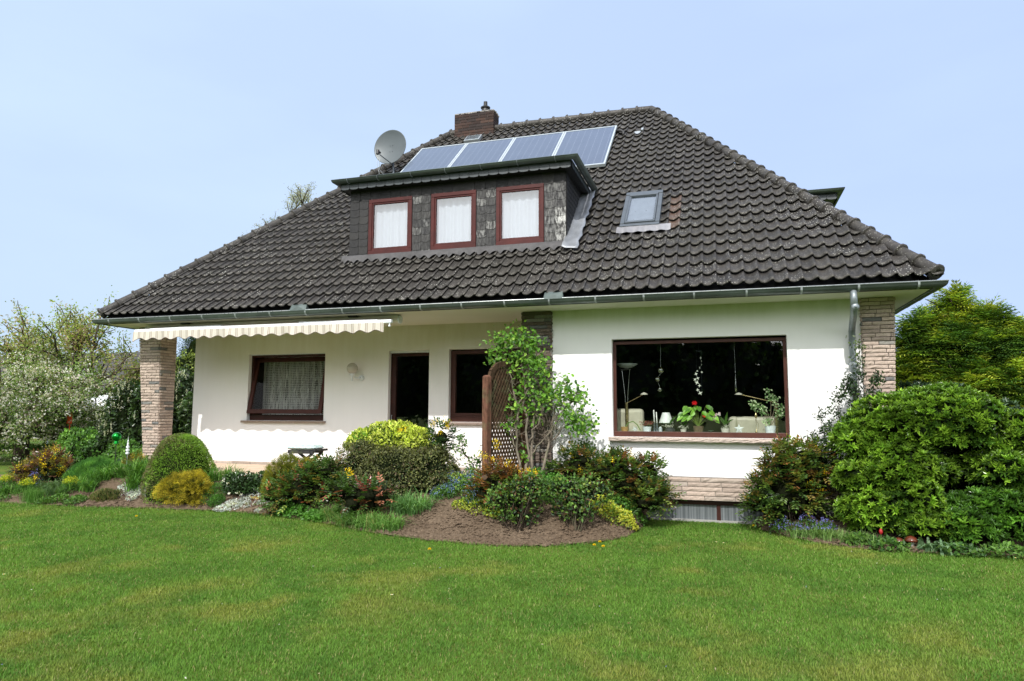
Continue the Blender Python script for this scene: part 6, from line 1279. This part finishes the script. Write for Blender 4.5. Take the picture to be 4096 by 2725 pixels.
# stool
fs = thing('folding_stool', 'dark folding wooden stool with pale blue cushion on the terrace', 'stool', (4.3, 1.0, .58)); m = MB(); nx, ny = 18, 10; V = []; x0, x1, y0, y1 = 4.005, 4.61, .82, 1.2
for side_ in (0, 1):
    for j in range(ny):
        for i in range(nx):
            u_, v_ = i/(nx-1)*2-1, j/(ny-1)*2-1; e_ = (1-abs(u_)**6)*(1-abs(v_)**6); bul = .050*max(e_, 0)**.45+.004*math.sin(i*1.7+j)
            V.append((x0+(x1-x0)*(u_+1)/2, y0+(y1-y0)*(v_+1)/2, 1.008+(bul if side_ else -bul*.8)))
F = [(j*nx+i, j*nx+i+1, (j+1)*nx+i+1, (j+1)*nx+i) for j in range(ny-1) for i in range(nx-1)]; F += [tuple(nx*ny+q_ for q_ in f_[::-1]) for f_ in F[:(nx-1)*(ny-1)]]
m.add(V, F); 
tcm = NT('cushion_cloth'); cc = tcm.mix(tcm.ramp(tcm.noise(14, 4, dist=1.5), (.42, .6, 0, 1)), (.40, .56, .58), (.60, .68, .66)); M['cushion'] = tcm.done(tcm.pbr(cc, .85, normal=tcm.bump(tcm.noise(12, 3), .008)))
part(m, 'cushion', M['cushion'], fs, smooth=True)
M['greywood'] = barkmat('grey_painted_wood', (.045, .045, .048)); m = MB(); m.box(4.03, 4.59, .84, .87, .90, .965); m.box(4.03, 4.59, 1.15, 1.18, .90, .965); m.box(4.04, 4.58, .87, 1.15, .95, .968); part(m, 'seat_rail', M['greywood'], fs, bevel=.003)
m = MB(); m.box(4.595, 4.66, .80, 1.22, .945, .985); part(m, 'handle_bar', M['greywood'], fs, bevel=.003)
for y in (.86, 1.16):
    for a, b_ in (((4.07, .90), (4.55, .58)), ((4.55, .90), (4.07, .58))): m = MB(); m.bar((a[0], y+(.015 if a[0] > 4.3 else -.015), a[1]), (b_[0], y+(.015 if a[0] > 4.3 else -.015), b_[1]), .022, .05, up=(1, 0, 0)); part(m, 'leg', M['greywood'], fs)
# ceramic mushrooms, tulip
for k, (x, s_, lab) in enumerate([(13.98, 1.0, 'smaller brown glazed ceramic mushroom under the rhododendron'), (14.12, 1.25, 'larger brown glazed ceramic mushroom right of its twin')]):
    o = thing('ceramic_mushroom', lab, 'garden ornament', (x, -.58, .02), 'brown ceramic mushrooms under the rhododendron'); m = MB(); m.lathe([(.028*s_, -.02), (.022*s_, .05*s_), (.018*s_, .07*s_)], (x, -.58, .03), 12); part(m, 'stalk', M['white'], o, smooth=True)
    m = MB(); m.lathe([(.018*s_, .065*s_), (.062*s_, .06*s_), (.060*s_, .078*s_), (.042*s_, .10*s_), (.018*s_, .112*s_), (.001, .115*s_)], (x, -.58, .03), 18); part(m, 'cap', bpy.data.materials.get('brown_glaze') or simple('brown_glaze', (.10, .025, .012), .08, var=.3), o, smooth=True)
o = thing('red_tulip', 'closed red tulip in the shade below the rhododendron', 'flower', (13.80, -.50, .02)); m = MB(); m.tube([(13.80, -.50, .0), (13.80, -.5, .16)], .005, 6, (.08, .16, .03)); part(m, 'stem', M['vcol'], o); m = MB(); m.lathe([(.004, 0), (.022, .02), (.024, .045), (.010, .075), (.001, .08)], (13.80, -.5, .155), 10, (.35, .012, .015)); part(m, 'bloom', M['vcol'], o, smooth=True)
# lawn flowers
dn = None
for x, y, lab in [(3.09, -1.68, 'single yellow dandelion in the lawn left of the middle'), (8.5, -2.63, 'double headed looking dandelion in front of the bare soil'), (10.34, -1.75, 'dandelion at the lawn edge, left of a pair'), (10.46, -1.80, 'dandelion at the lawn edge, right of a pair'), (10.37, -1.52, 'dandelion right against the soil edge'), (12.3, .42, 'dandelion in the lawn by the basement window')]:
    if dn is None:
        dn = thing('dandelion', lab, 'flower', (x, y, 0), 'dandelions in the lawn'); m = MB(); rs = np.random.default_rng(1); n = 70; az = rs.random(n)*6.283; el = .15+1.2*rs.random(n)
        place(m, np.tile((x, y, .045), (n, 1)), np.stack([np.cos(az)*np.cos(el), np.sin(az)*np.cos(el), np.sin(el)], 1), rdir(n, rs), .026, .008, np.tile((.85, .62, .02), (n, 1)), 'dia'); part(m, 'bloom', M['petal'], dn); m = MB(); m.tube([(x, y, 0), (x, y, .046)], .003, 5, (.08, .15, .03)); part(m, 'stem', M['vcol'], dn)
    else: c = copy_tree(dn); c.location = (x, y, 0); c['label'] = lab
ds = None
for x, y, lab in [(11.79, -1.01, 'white daisy in the lawn in front of the basement window'), (11.88, -1.05, 'white daisy close right of another daisy'), (15.1, -.95, 'white daisy below the lower rhododendron'), (4.9, -5.1, 'tiny white daisy in the front left of the lawn'), (9.0, -4.6, 'white daisy in the middle of the lawn')]:
    if ds is None:
        ds = thing('daisy', lab, 'flower', (x, y, 0), 'daisies in the lawn'); m = MB(); a = np.linspace(0, 6.283, 15)[:-1]
        place(m, np.tile((x, y, .04), (14, 1)), np.stack([np.cos(a), np.sin(a), .25+0*a], 1), np.tile((0, 0, 1.), (14, 1)), .016, .007, np.tile((.85, .85, .85), (14, 1)), 'dia'); part(m, 'petals', M['petal'], ds); m = MB(); m.tube([(x, y, 0), (x, y, .04)], .002, 4, (.08, .15, .03)); m.sphere((x, y, .042), .005, 6, (.7, .5, .02)); part(m, 'stem', M['vcol'], ds)
    else: c = copy_tree(ds); c.location = (x, y, 0); c['label'] = lab

# ================================================================== GRASS AND SOIL CLODS
def lawn_grass():
    r = np.random.default_rng(1234); P = []
    cams = np.array((11.934, -10.437)); N_ = 850000
    # density falls with distance from the garden's open end
    y = -8.2+10.5*r.random(N_*3)**1.45; x = -5+25*r.random(N_*3); d = np.hypot(x-cams[0], y-cams[1])
    ang = np.degrees(np.arctan2(x-cams[0], y-cams[1])); ok = (ang > -64) & (ang < 32) & (d > 3.4) & (y < edge_y(x)+.03) & (y < .86) & (r.random(len(x)) < np.clip(9.0/d, 0, 1.3)/1.3)
    x, y, d = x[ok][:N_], y[ok][:N_], d[ok][:N_]; n = len(x); P = np.stack([x, y, np.zeros(n)], 1)
    dry = np.clip((fbm(P, .95, 21, 4)-.56)*5+np.clip((-2.4-y)/4, 0, 1)*.78-.02, 0, 1)*np.clip((fbm(P, 2.6, 5, 3)-.34)*3.4, 0, 1.0); dark = np.clip((fbm(P, 2.1, 31, 4)-.46)*6, 0, 1)
    g1 = np.array((.100, .195, .028)); g2 = np.array((.072, .158, .022)); yl = np.array((.215, .220, .048)); C = g1*(1-dark)[:, None]+g2*dark[:, None]; C = C*(1-dry*.75)[:, None]+yl*(dry*.75)[:, None]; C = C*(.65+.7*r.random((n, 1))); st = r.random(n) < .05; C[st] = np.array((.30, .27, .12))*(.6+.6*r.random((st.sum(), 1)))
    h = (.012+.018*r.random(n))*(1+.35*(fbm(P, 3, 8, 2)-.5)*2); h *= 1+.6*(y > edge_y(x)-.04); az = r.random(n)*6.283; w_ = .0025+.002*r.random(n)+.0004*d; le = .3+.9*r.random(n)
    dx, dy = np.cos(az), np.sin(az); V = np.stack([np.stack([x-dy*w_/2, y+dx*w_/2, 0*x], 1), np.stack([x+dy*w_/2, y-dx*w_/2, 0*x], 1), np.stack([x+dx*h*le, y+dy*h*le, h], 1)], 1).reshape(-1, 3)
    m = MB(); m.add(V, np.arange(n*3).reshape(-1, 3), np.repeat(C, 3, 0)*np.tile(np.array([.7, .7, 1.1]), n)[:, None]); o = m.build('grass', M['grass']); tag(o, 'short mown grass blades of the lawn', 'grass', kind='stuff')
lawn_grass()
def clods():
    r = np.random.default_rng(77); n = 9000; x = np.concatenate([7.2+3.6*r.random(6500), .5+4.3*r.random(1900), 12.4+2.6*r.random(600)]); y = edge_y(x)+.03+np.concatenate([1.3*r.random(6500)**1.3, .5*r.random(1900), .25*r.random(600)]); s_ = .006+.030*r.random(n)**2.6
    ok = (y < .3); x, y, s_ = x[ok], y[ok], s_[ok]; n = len(x); P = np.stack([x, y, soil_h(x, y)+s_*.2], 1); O = np.array([(1, 0, 0), (0, 1, 0), (-1, 0, 0), (0, -1, 0), (0, 0, 1), (0, 0, -1)]); J = O[None]*(.6+.8*r.random((n, 6, 1)))+r.normal(size=(n, 6, 3))*.2; V = P[:, None]+J*s_[:, None, None]*np.array((1.2, 1.2, .8))
    F = np.array([(0, 1, 4), (1, 2, 4), (2, 3, 4), (3, 0, 4), (1, 0, 5), (2, 1, 5), (3, 2, 5), (0, 3, 5)]); m = MB(); m.add(V.reshape(-1, 3), ((np.arange(n)*6)[:, None, None]+F[None]).reshape(-1, 3)); o = m.build('soil_clods', M['soil']); tag(o, 'loose crumbs and clods of brown soil on the bare bed', 'soil', kind='stuff')
clods()
# wood on the far side of the garden, behind the viewer (it is mirrored in the windows)
def wood():
    r = np.random.default_rng(5); m = MB(); lob = []
    for k in range(26):
        x = -38+r.random()*4+k*3.5; y = -30-5*r.random(); hh = 7.5+4.5*r.random()+(2.0 if k % 5 == 0 else 0); lob += [(x, y, hh*.35, 2.6, 2.2, hh*.4), (x+r.normal(), y, hh*.72, 1.6+r.random(), 1.6, hh*.30), (x+1.7, y-1.5, 3.4, 2.4, 1.8, 4.2)]
    P, Nn, f = lobes_sample(lob, 26000, .25, .4, 5, -.6, r); n = len(P); place(m, P, unit(rdir(n, r)), rdir(n, r), .45*(.6+.8*r.random(n)), .30, mixcol(P, [((.03, .06, .015), 1), ((.06, .11, .025), 1)], n, 3, .3, r=r), 'dia'); core(m, lob, .75, (.01, .018, .007), 3); tag(m.build('distant_wood', M['leaf']), 'dense dark wood beyond the far end of the garden', 'wood', kind='stuff')
wood()

def litter():
    r = np.random.default_rng(64); n = 420; x = 2+13*r.random(n); y = -7+6.5*r.random(n); ok = y < edge_y(x)-.05; x, y = x[ok], y[ok]; n = len(x); P = np.stack([x, y, .018+.012*r.random(n)], 1); cc = np.array([(.40, .33, .22), (.24, .13, .08), (.62, .60, .55), (.30, .30, .62)])[r.choice(4, n, p=[.5, .3, .13, .07])]
    m = MB(); place(m, P, rdir(n, r)*np.array((1, 1, .3)), rdir(n, r)+np.array((0, 0, 1.5)), .010+.018*r.random(n)**2, .010, cc, 'dia'); tag(m.build('leaf_litter', M['petal']), 'scattered dry leaf bits and petals lying in the lawn', 'litter', kind='stuff')
litter()

# ================================================================== BEHIND THE PICTURE WINDOW
ZB = 1.378
def pot(name, label, x, r0, h, col, y=1.16, grp='pots on the picture window board', lathe=None, mat='vcol'):
    o = thing(name, label, 'plant pot', (x, y, ZB), grp); m = MB(); m.lathe(lathe or [(.001, 0), (r0*.78, 0), (r0*.82, .005), (r0, h), (r0*.92, h), (r0*.9, h-.012), (.001, h-.012)], (x, y, ZB), 22, col); part(m, 'pot', M[mat], o, smooth=False); return o
def leaves(o, pts, cols, W, name='leaf', mat='leaf_shiny', seed=0):
    """pts: list of (base, tip, width)"""
    m = MB(); r = np.random.default_rng(seed)
    for b_, t_, w_ in pts:
        b_ = np.array(b_, float); t_ = np.array(t_, float); L_ = np.linalg.norm(t_-b_); place(m, b_[None], (t_-b_)[None], np.array([(0, -.8, .6)])+r.normal(size=(1, 3))*.15, L_, w_, np.array([cols[r.integers(len(cols))]])*(.8+.4*r.random()), 'oval')
    return part(m, name, M[mat], o)
o = pot('orange_pot', 'ochre flower pot with one long arching leaf at the left end of the window board', 10.335, .068, .075, (.42, .24, .08)); m = MB(); pp = [(10.35, 1.15, ZB+.07), (10.40, 1.14, 1.52), (10.48, 1.13, 1.545), (10.55, 1.12, 1.49), (10.60, 1.11, 1.40)]
for a, b_ in zip(pp[:-1], pp[1:]): m.bar(a, b_, .012, .014, (.12, .2, .04))
part(m, 'leaf', M['vcol'], o)
o = pot('white_pot', 'white glazed pot with dark red kalanchoe left of the candles', 10.705, .074, .082, (.72, .78, .80)); r_ = np.random.default_rng(2); n = 140; P = np.stack([10.715+r_.normal(size=n)*.05, 1.15+r_.normal(size=n)*.03, ZB+.10+.06*r_.random(n)], 1); m = MB(); place(m, P, unit(rdir(n, r_)+np.array((0, 0, .5))), rdir(n, r_), .03, .02, mixcol(P, [((.20, .03, .04), 1), ((.12, .10, .05), 1)], n, 1, 5), 'oval'); part(m, 'foliage', M['leaf'], o)
for k, (x, zt, lab) in enumerate([(10.827, 1.735, 'taller white candle in a glass candlestick'), (10.868, 1.70, 'shorter white candle in a glass candlestick')]):
    o = thing('candlestick', lab, 'candle', (x, 1.15, ZB), 'pair of candles in glass candlesticks'); m = MB(); m.lathe([(.026, 0), (.024, .01), (.012, .03), (.020, .05), (.010, .075), (.018, .10), (.011, .125), (.014, .14)], (x, 1.15, ZB), 14); part(m, 'holder', simple('smoky_glass', (.10, .12, .14), .05, .3), o, smooth=True)
    m = MB(); m.tube([(x, 1.15, ZB+.13), (x-.008, 1.15, zt)], [.012, .008], 10, (.78, .78, .74)); part(m, 'candle', M['vcol'], o, smooth=True)
o = thing('cone_candle', 'small white cone shaped candle beside the candlesticks', 'candle', (10.92, 1.17, ZB)); m = MB(); m.lathe([(.030, 0), (.030, .06), (.001, .088)], (10.92, 1.17, ZB), 16, (.5, .55, .58)); part(m, 'wax', M['vcol'], o); m = MB(); m.tube([(10.92, 1.17, ZB+.085), (10.92, 1.17, ZB+.1)], .0015, 4); part(m, 'wick', M['black'], o)
o = thing('table_lamp', 'table lamp with white conical shade on the window board', 'lamp', (11.01, 1.24, ZB)); m = MB(); m.lathe([(.050, 0), (.045, .015), (.012, .03), (.010, .16)], (11.01, 1.24, ZB), 16, (.10, .07, .03)); part(m, 'base', M['vcol'], o); m = MB(); m.lathe([(.118, .145), (.060, .315)], (11.01, 1.24, ZB), 26, (.70, .72, .70)); part(m, 'lamp_shade', M['vcol'], o, smooth=True)
def orchid(x, pr, col, lv, lab, h=.065, fl=None, lathe=None):
    o = pot('orchid_pot', lab, x, pr, h, col, lathe=lathe); m = MB(); r_ = np.random.default_rng(int(x*100))
    for k in range(14): e = np.array((x+r_.normal()*.04, 1.13+r_.normal()*.02, ZB+h+.02+.05*r_.random())); m.tube([(x, 1.15, ZB+h), e, e+np.array((r_.normal()*.02, -.01, -.03))], .004, 5, (.35, .36, .28))
    part(m, 'roots', M['vcol'], o); leaves(o, [((x, 1.15, ZB+h+.05), (tx, 1.12, tz), w_) for tx, tz, w_ in lv], [(.07, .15, .03), (.05, .11, .025)], .04, seed=int(x*10))
    if fl: m = MB(); P = np.array([(a, 1.10, b_) for a, b_ in fl]); Q = np.repeat(P, 6, 0); n = len(Q); place(m, Q, unit(rdir(n, r_)*np.array((1, .3, 1))), np.tile((0, -1., 0), (n, 1)), .034, .028, mixcol(Q, [((.75, .5, .55), 1), ((.8, .72, .74), 1)], n, 2, 9), 'oval'); part(m, 'flowers', M['petal'], o); m = MB(); m.tube([(x, 1.14, ZB+h), (x-.06, 1.12, 1.62), (fl[0][0], 1.11, fl[0][1])], .003, 5, (.1, .15, .04)); part(m, 'flower_stem', M['vcol'], o)
orchid(11.075, .082, (.03, .03, .035), [(10.94, 1.53, .035), (11.18, 1.64, .05), (11.12, 1.60, .03)], 'orchid in a dark round glass pot in front of the table lamp', .07, lathe=[(.001, 0), (.06, 0), (.084, .02), (.082, .045), (.05, .068), (.04, .07)])
orchid(11.29, .050, (.62, .60, .52), [(11.34, 1.56, .03), (11.23, 1.54, .028), (11.37, 1.58, .035)], 'small orchid in a little cream pot left of the red anthurium', .045)
orchid(11.94, .068, (.60, .58, .50), [(11.85, 1.65, .05), (11.98, 1.71, .04), (12.07, 1.60, .03)], 'orchid with pink and white flowers in a cream pot right of the anthurium', .065, [(11.77, 1.64), (11.80, 1.66), (11.855, 1.67), (11.79, 1.59)])
o = pot('woven_pot', 'big leaved anthurium with red flower in a brown patterned pot', 11.525, .085, .10, (.13, .085, .05), mat='vcol_rough'); r_ = np.random.default_rng(12); lv = []
for k in range(26):
    a = r_.random()*math.pi; rr1 = .10+.14*r_.random(); tx = 11.52+math.cos(a)*rr1*1.15; tz = 1.50+math.sin(a)*rr1*1.25+.06; b_ = (tx-math.cos(a)*.03, 1.10-.06*r_.random()+.06, tz+.03); lv.append((b_, (tx+math.cos(a)*.07, b_[1]-.05, tz-.05), .075))
leaves(o, lv, [(.14, .30, .03), (.20, .38, .05), (.09, .20, .03)], .07, seed=3); m = MB()
for b_, t_, w_ in lv: m.tube([(11.525, 1.15, ZB+.09), ((11.525+b_[0])/2, 1.14, (ZB+.1+b_[2])/2+.02), b_], .003, 4, (.14, .2, .04))
part(m, 'leaf_stalks', M['vcol'], o)
m = MB(); n = 8; a = np.linspace(0, 6.283, n+1)[:-1]; Q = np.tile((11.475, 1.06, 1.845), (n, 1)); place(m, Q, np.stack([np.cos(a)*1.2+.5, -.3+0*a, np.sin(a)*.6+.2], 1), np.tile((0, -1., .5), (n, 1)), .045, .035, np.tile((.70, .015, .02), (n, 1)), 'oval'); Q = np.tile((11.62, 1.06, 1.635), (5, 1)); place(m, Q, unit(rdir(5, r_)), np.tile((0, -1., .5), (5, 1)), .03, .025, np.tile((.75, .10, .04), (5, 1)), 'oval'); part(m, 'red_flower', M['petal'], o)
m = MB(); m.tube([(11.525, 1.15, 1.47), (11.50, 1.10, 1.65), (11.475, 1.07, 1.84)], .003, 5, (.14, .2, .04)); part(m, 'flower_stem', M['vcol'], o)
o = thing('glass_flower_dish', 'small dark glass flower dish between anthurium and pink orchid', 'dish', (11.72, 1.15, ZB)); m = MB(); a = np.linspace(0, 6.283, 11)[:-1]; place(m, np.tile((11.72, 1.15, ZB+.012), (10, 1)), np.stack([np.cos(a), np.sin(a), .5+0*a], 1), np.tile((0, 0, 1.), (10, 1)), .055, .035, np.tile((.10, .16, .14), (10, 1)), 'oval'); part(m, 'petal_dish', M['leaf_shiny'], o); m = MB(); m.lathe([(.02, 0), (.018, .012), (.001, .014)], (11.72, 1.15, ZB), 10, (.05, .08, .07)); part(m, 'foot', M['vcol'], o)
def star5(x, z, R_, lab, y=1.12, tilt=.3):
    o = thing('star_ornament', lab, 'ornament', (x, y, ZB), 'white star ornaments on the window board'); m = MB(); V = []
    for yy in (y, y+.025):
        for k in range(10): a = math.pi/2+tilt+k*math.pi/5; q_ = R_ if k % 2 == 0 else R_*.45; V.append((x+q_*math.cos(a), yy, z+q_*math.sin(a)))
    V += [(x, y-.012, z)]; m.faces(V, [(k, (k+1) % 10, 20) for k in range(10)]+[(k, k+10, (k+1) % 10+10, (k+1) % 10) for k in range(10)]+[tuple(range(19, 9, -1))], (.62, .66, .64)); part(m, 'star', M['vcol'], o, smooth=False)
star5(12.15, ZB+.06, .078, 'larger white star in front of the right armchair', tilt=.0); star5(10.50, ZB+.035, .055, 'smaller white star beside the ochre pot', y=1.20, tilt=.5)
o = thing('metal_ornament', 'slender brass and silver ornament left of the variegated fig', 'ornament', (12.41, 1.14, ZB)); m = MB(); m.lathe([(.014, 0), (.02, .012), (.012, .03), (.003, .04), (.003, .19), (.010, .20), (.003, .22), (.02, .25), (.026, .27), (.018, .30), (.004, .32), (.001, .36)], (12.41, 1.14, ZB), 14, (.35, .30, .2)); part(m, 'stem', simple('brass', (.45, .36, .18), .25, .9), o, smooth=True)
m = MB(); a = np.linspace(-.9, 1.4, 9); m.tube([(12.41+.035*math.cos(t_), 1.14, ZB+.11+.07*math.sin(t_)) for t_ in a], .003, 6); part(m, 'hook', bpy.data.materials['brass'], o)
o = pot('white_pot', 'variegated fig tree in a white pot at the right end of the window board', 12.62, .085, .115, (.72, .78, .80)); r_ = np.random.default_rng(15); m = MB(); tips = []
for e in [(12.60, 1.12, 2.05), (12.70, 1.12, 1.95), (12.80, 1.12, 1.80), (12.35, 1.12, 1.86), (12.50, 1.12, 1.78), (12.78, 1.12, 1.68), (12.56, 1.10, 1.58), (12.42, 1.1, 1.84)]:
    e = np.array(e); b_ = np.array((12.62, 1.16, ZB+.10)); mid = (b_+e)/2+np.array((.03, 0, .06)); m.tube([b_, mid, e], [.006, .004, .0015], 5, (.22, .18, .12)); tips += [mid*(1-t_)+e*t_ for t_ in np.linspace(.35, 1, 6)]
part(m, 'branches', M['vcol'], o); T = np.array(tips); n = 300; P = T[r_.integers(0, len(T), n)]+r_.normal(size=(n, 3))*np.array((.03, .02, .03)); m = MB(); place(m, P, unit(rdir(n, r_)*.7+np.array((0, -.1, -.6))), unit(rdir(n, r_)*.5+np.array((0, -1., .3))), .045, .026, mixcol(P, [((.16, .25, .11), 1), ((.42, .48, .32), 1.2), ((.08, .15, .05), .6)], n, 4, 9), 'oval'); part(m, 'foliage', M['leaf'], o)
o = thing('glass_ball_mobile', 'three clear glass balls hanging on a thread behind the picture window', 'mobile', (10.93, 1.15, 2.7))
for x, z, rr1 in ((10.945, 2.385, .056), (10.89, 2.24, .044), (10.925, 2.07, .041)): m = MB(); m.sphere((x, 1.15, z), rr1, 22); part(m, 'glass_ball', M['glass_ball'], o, smooth=True)
m = MB(); m.tube([(10.945, 1.15, 2.84), (10.945, 1.15, 2.44)], .0012, 4); m.tube([(10.945, 1.15, 2.33), (10.90, 1.15, 2.285), (10.90, 1.16, 2.19), (10.925, 1.15, 2.11)], .0008, 4); part(m, 'thread', M['white'], o)
o = thing('bird_mobile', 'hanging mobile of small white paper stars behind the picture window', 'mobile', (11.56, 1.15, 2.7))
for k, (x, z) in enumerate([(11.59, 2.58), (11.60, 2.53), (11.60, 2.47), (11.57, 2.42), (11.53, 2.37), (11.60, 2.35), (11.51, 2.32), (11.535, 2.25), (11.49, 2.23), (11.52, 2.18), (11.56, 2.13), (11.53, 2.06), (11.57, 2.01)]):
    m = MB(); s_ = .017+.008*(k % 3 == 0)+.008*(z < 2.3); tl_ = .3*k; V = []
    for q_ in range(8): a = tl_+q_*math.pi/4; R1 = s_*1.25 if q_ % 2 == 0 else s_*.42; V.append((x+R1*math.cos(a)*(.45 if z > 2.4 else 1), 1.15+.004*math.sin(k), z+R1*math.sin(a)))
    V.append((x, 1.147, z)); m.faces(V, [(q_, (q_+1) % 8, 8) for q_ in range(8)], (.66, .68, .58)); part(m, 'paper_star', M['vcol'], o, solid=.002)
m = MB(); m.tube([(11.56, 1.15, 2.84), (11.56, 1.15, 2.72)], .0012, 4); a = np.linspace(0, 6.283, 13); m.tube([(11.56+.045*math.cos(t_), 1.15+.02*math.sin(t_), 2.70+.012*math.sin(t_)) for t_ in a], .0022, 5, cap=False); m.tube([(11.60, 1.15, 2.70), (11.595, 1.15, 2.0)], .0007, 4); m.tube([(11.52, 1.15, 2.70), (11.52, 1.15, 2.05)], .0007, 4); part(m, 'thread', M['grey_metal'], o)
o = thing('glass_drop', 'long clear glass drop hanging on a thread at the right of the picture window', 'ornament', (12.12, 1.15, 2.3)); m = MB(); m.tube([(12.115, 1.15, 2.84), (12.12, 1.15, 2.33)], .0012, 4); part(m, 'thread', M['white'], o); m = MB(); m.lathe([(.001, .30), (.005, .24), (.012, .15), (.018, .08), (.016, .03), (.001, 0)], (12.12, 1.15, 2.02), 12); part(m, 'drop', M['glass_ball'], o, smooth=True)
# floor lamps and armchairs
M['brass_'] = bpy.data.materials['brass']; M['chrome'] = simple('chrome', (.55, .56, .55), .2, .9)
def floor_lamp(lab, x, y, full, head):
    o = thing('floor_lamp', lab, 'lamp', (x, y, .66)); m = MB(); m.lathe([(.14, 0), (.14, .02), (.03, .03), (.028, .5), (.028, 1.20)], (x, y, .66), 18); part(m, 'base', M['brass_'], o, smooth=True)
    if full:
        m = MB(); m.tube([(x-.02, y, 1.80), (x-.02, y, 1.95), (x-.07, y, 2.40)], .006, 8); m.tube([(x+.02, y, 1.80), (x+.02, y, 1.95), (x+.06, y, 2.42)], .006, 8); m.tube([(x-.09, y, 2.42), (x+.08, y, 2.42)], .006, 6); part(m, 'rods', M['chrome'], o)
        m = MB(); m.lathe([(.03, .0), (.10, .02), (.19, .075), (.185, .08), (.09, .03), (.001, .012)], (x+.01, y, 2.44), 28, (.35, .38, .36)); part(m, 'uplighter_bowl', M['vcol'], o, smooth=True)
    m = MB(); m.tube([(x, y, 1.80), (x+(.02 if full else 0), y, 1.86), (head[0], y-.05, head[1])], .007, 8); part(m, 'reading_arm', M['brass_'], o)
    m = MB(); m.lathe([(.065, 0), (.05, .02), (.02, .035), (.001, .04)], (head[0], y-.06, head[1]-.01), 16, (.5, .48, .40)); part(m, 'lamp_head', M['vcol'], o, smooth=True)
floor_lamp('brass floor lamp with wide uplighter bowl at the left of the picture window', 10.345, 1.36, True, (10.65, 2.0)); floor_lamp('brass reading lamp behind the variegated fig', 12.75, 1.6, False, (12.17, 2.0))
def armchair(lab, x0, x1, y, zt):
    o = thing('armchair', lab, 'armchair', ((x0+x1)/2, y+.4, .66), 'cream leather armchairs in the living room')
    def cushion(x0, x1, y0, y1, z0, z1, nm_):
        m = MB(); m.box(x0, x1, y0, y1, z0, z1); part(m, nm_, M['cream'], o, bevel=.06)
    cushion(x0, x1, y, y+.16, .75, zt, 'backrest'); cushion(x0+.1, x1-.1, y+.17, y+.75, .85, 1.08, 'seat'); cushion(x0, x0+.12, y+.17, y+.75, .75, 1.28, 'armrest'); cushion(x1-.12, x1, y+.17, y+.75, .75, 1.28, 'armrest')
    m = MB(); m.box(x0+.05, x1-.05, y+.05, y+.7, .66, .75); part(m, 'base', M['black'], o)
armchair('cream leather armchair behind the floor lamp, its tall back at the left', 9.88, 10.62, 1.42, 1.755); armchair('cream leather armchair with low rounded back behind the fig', 12.0, 12.80, 1.85, 1.63)
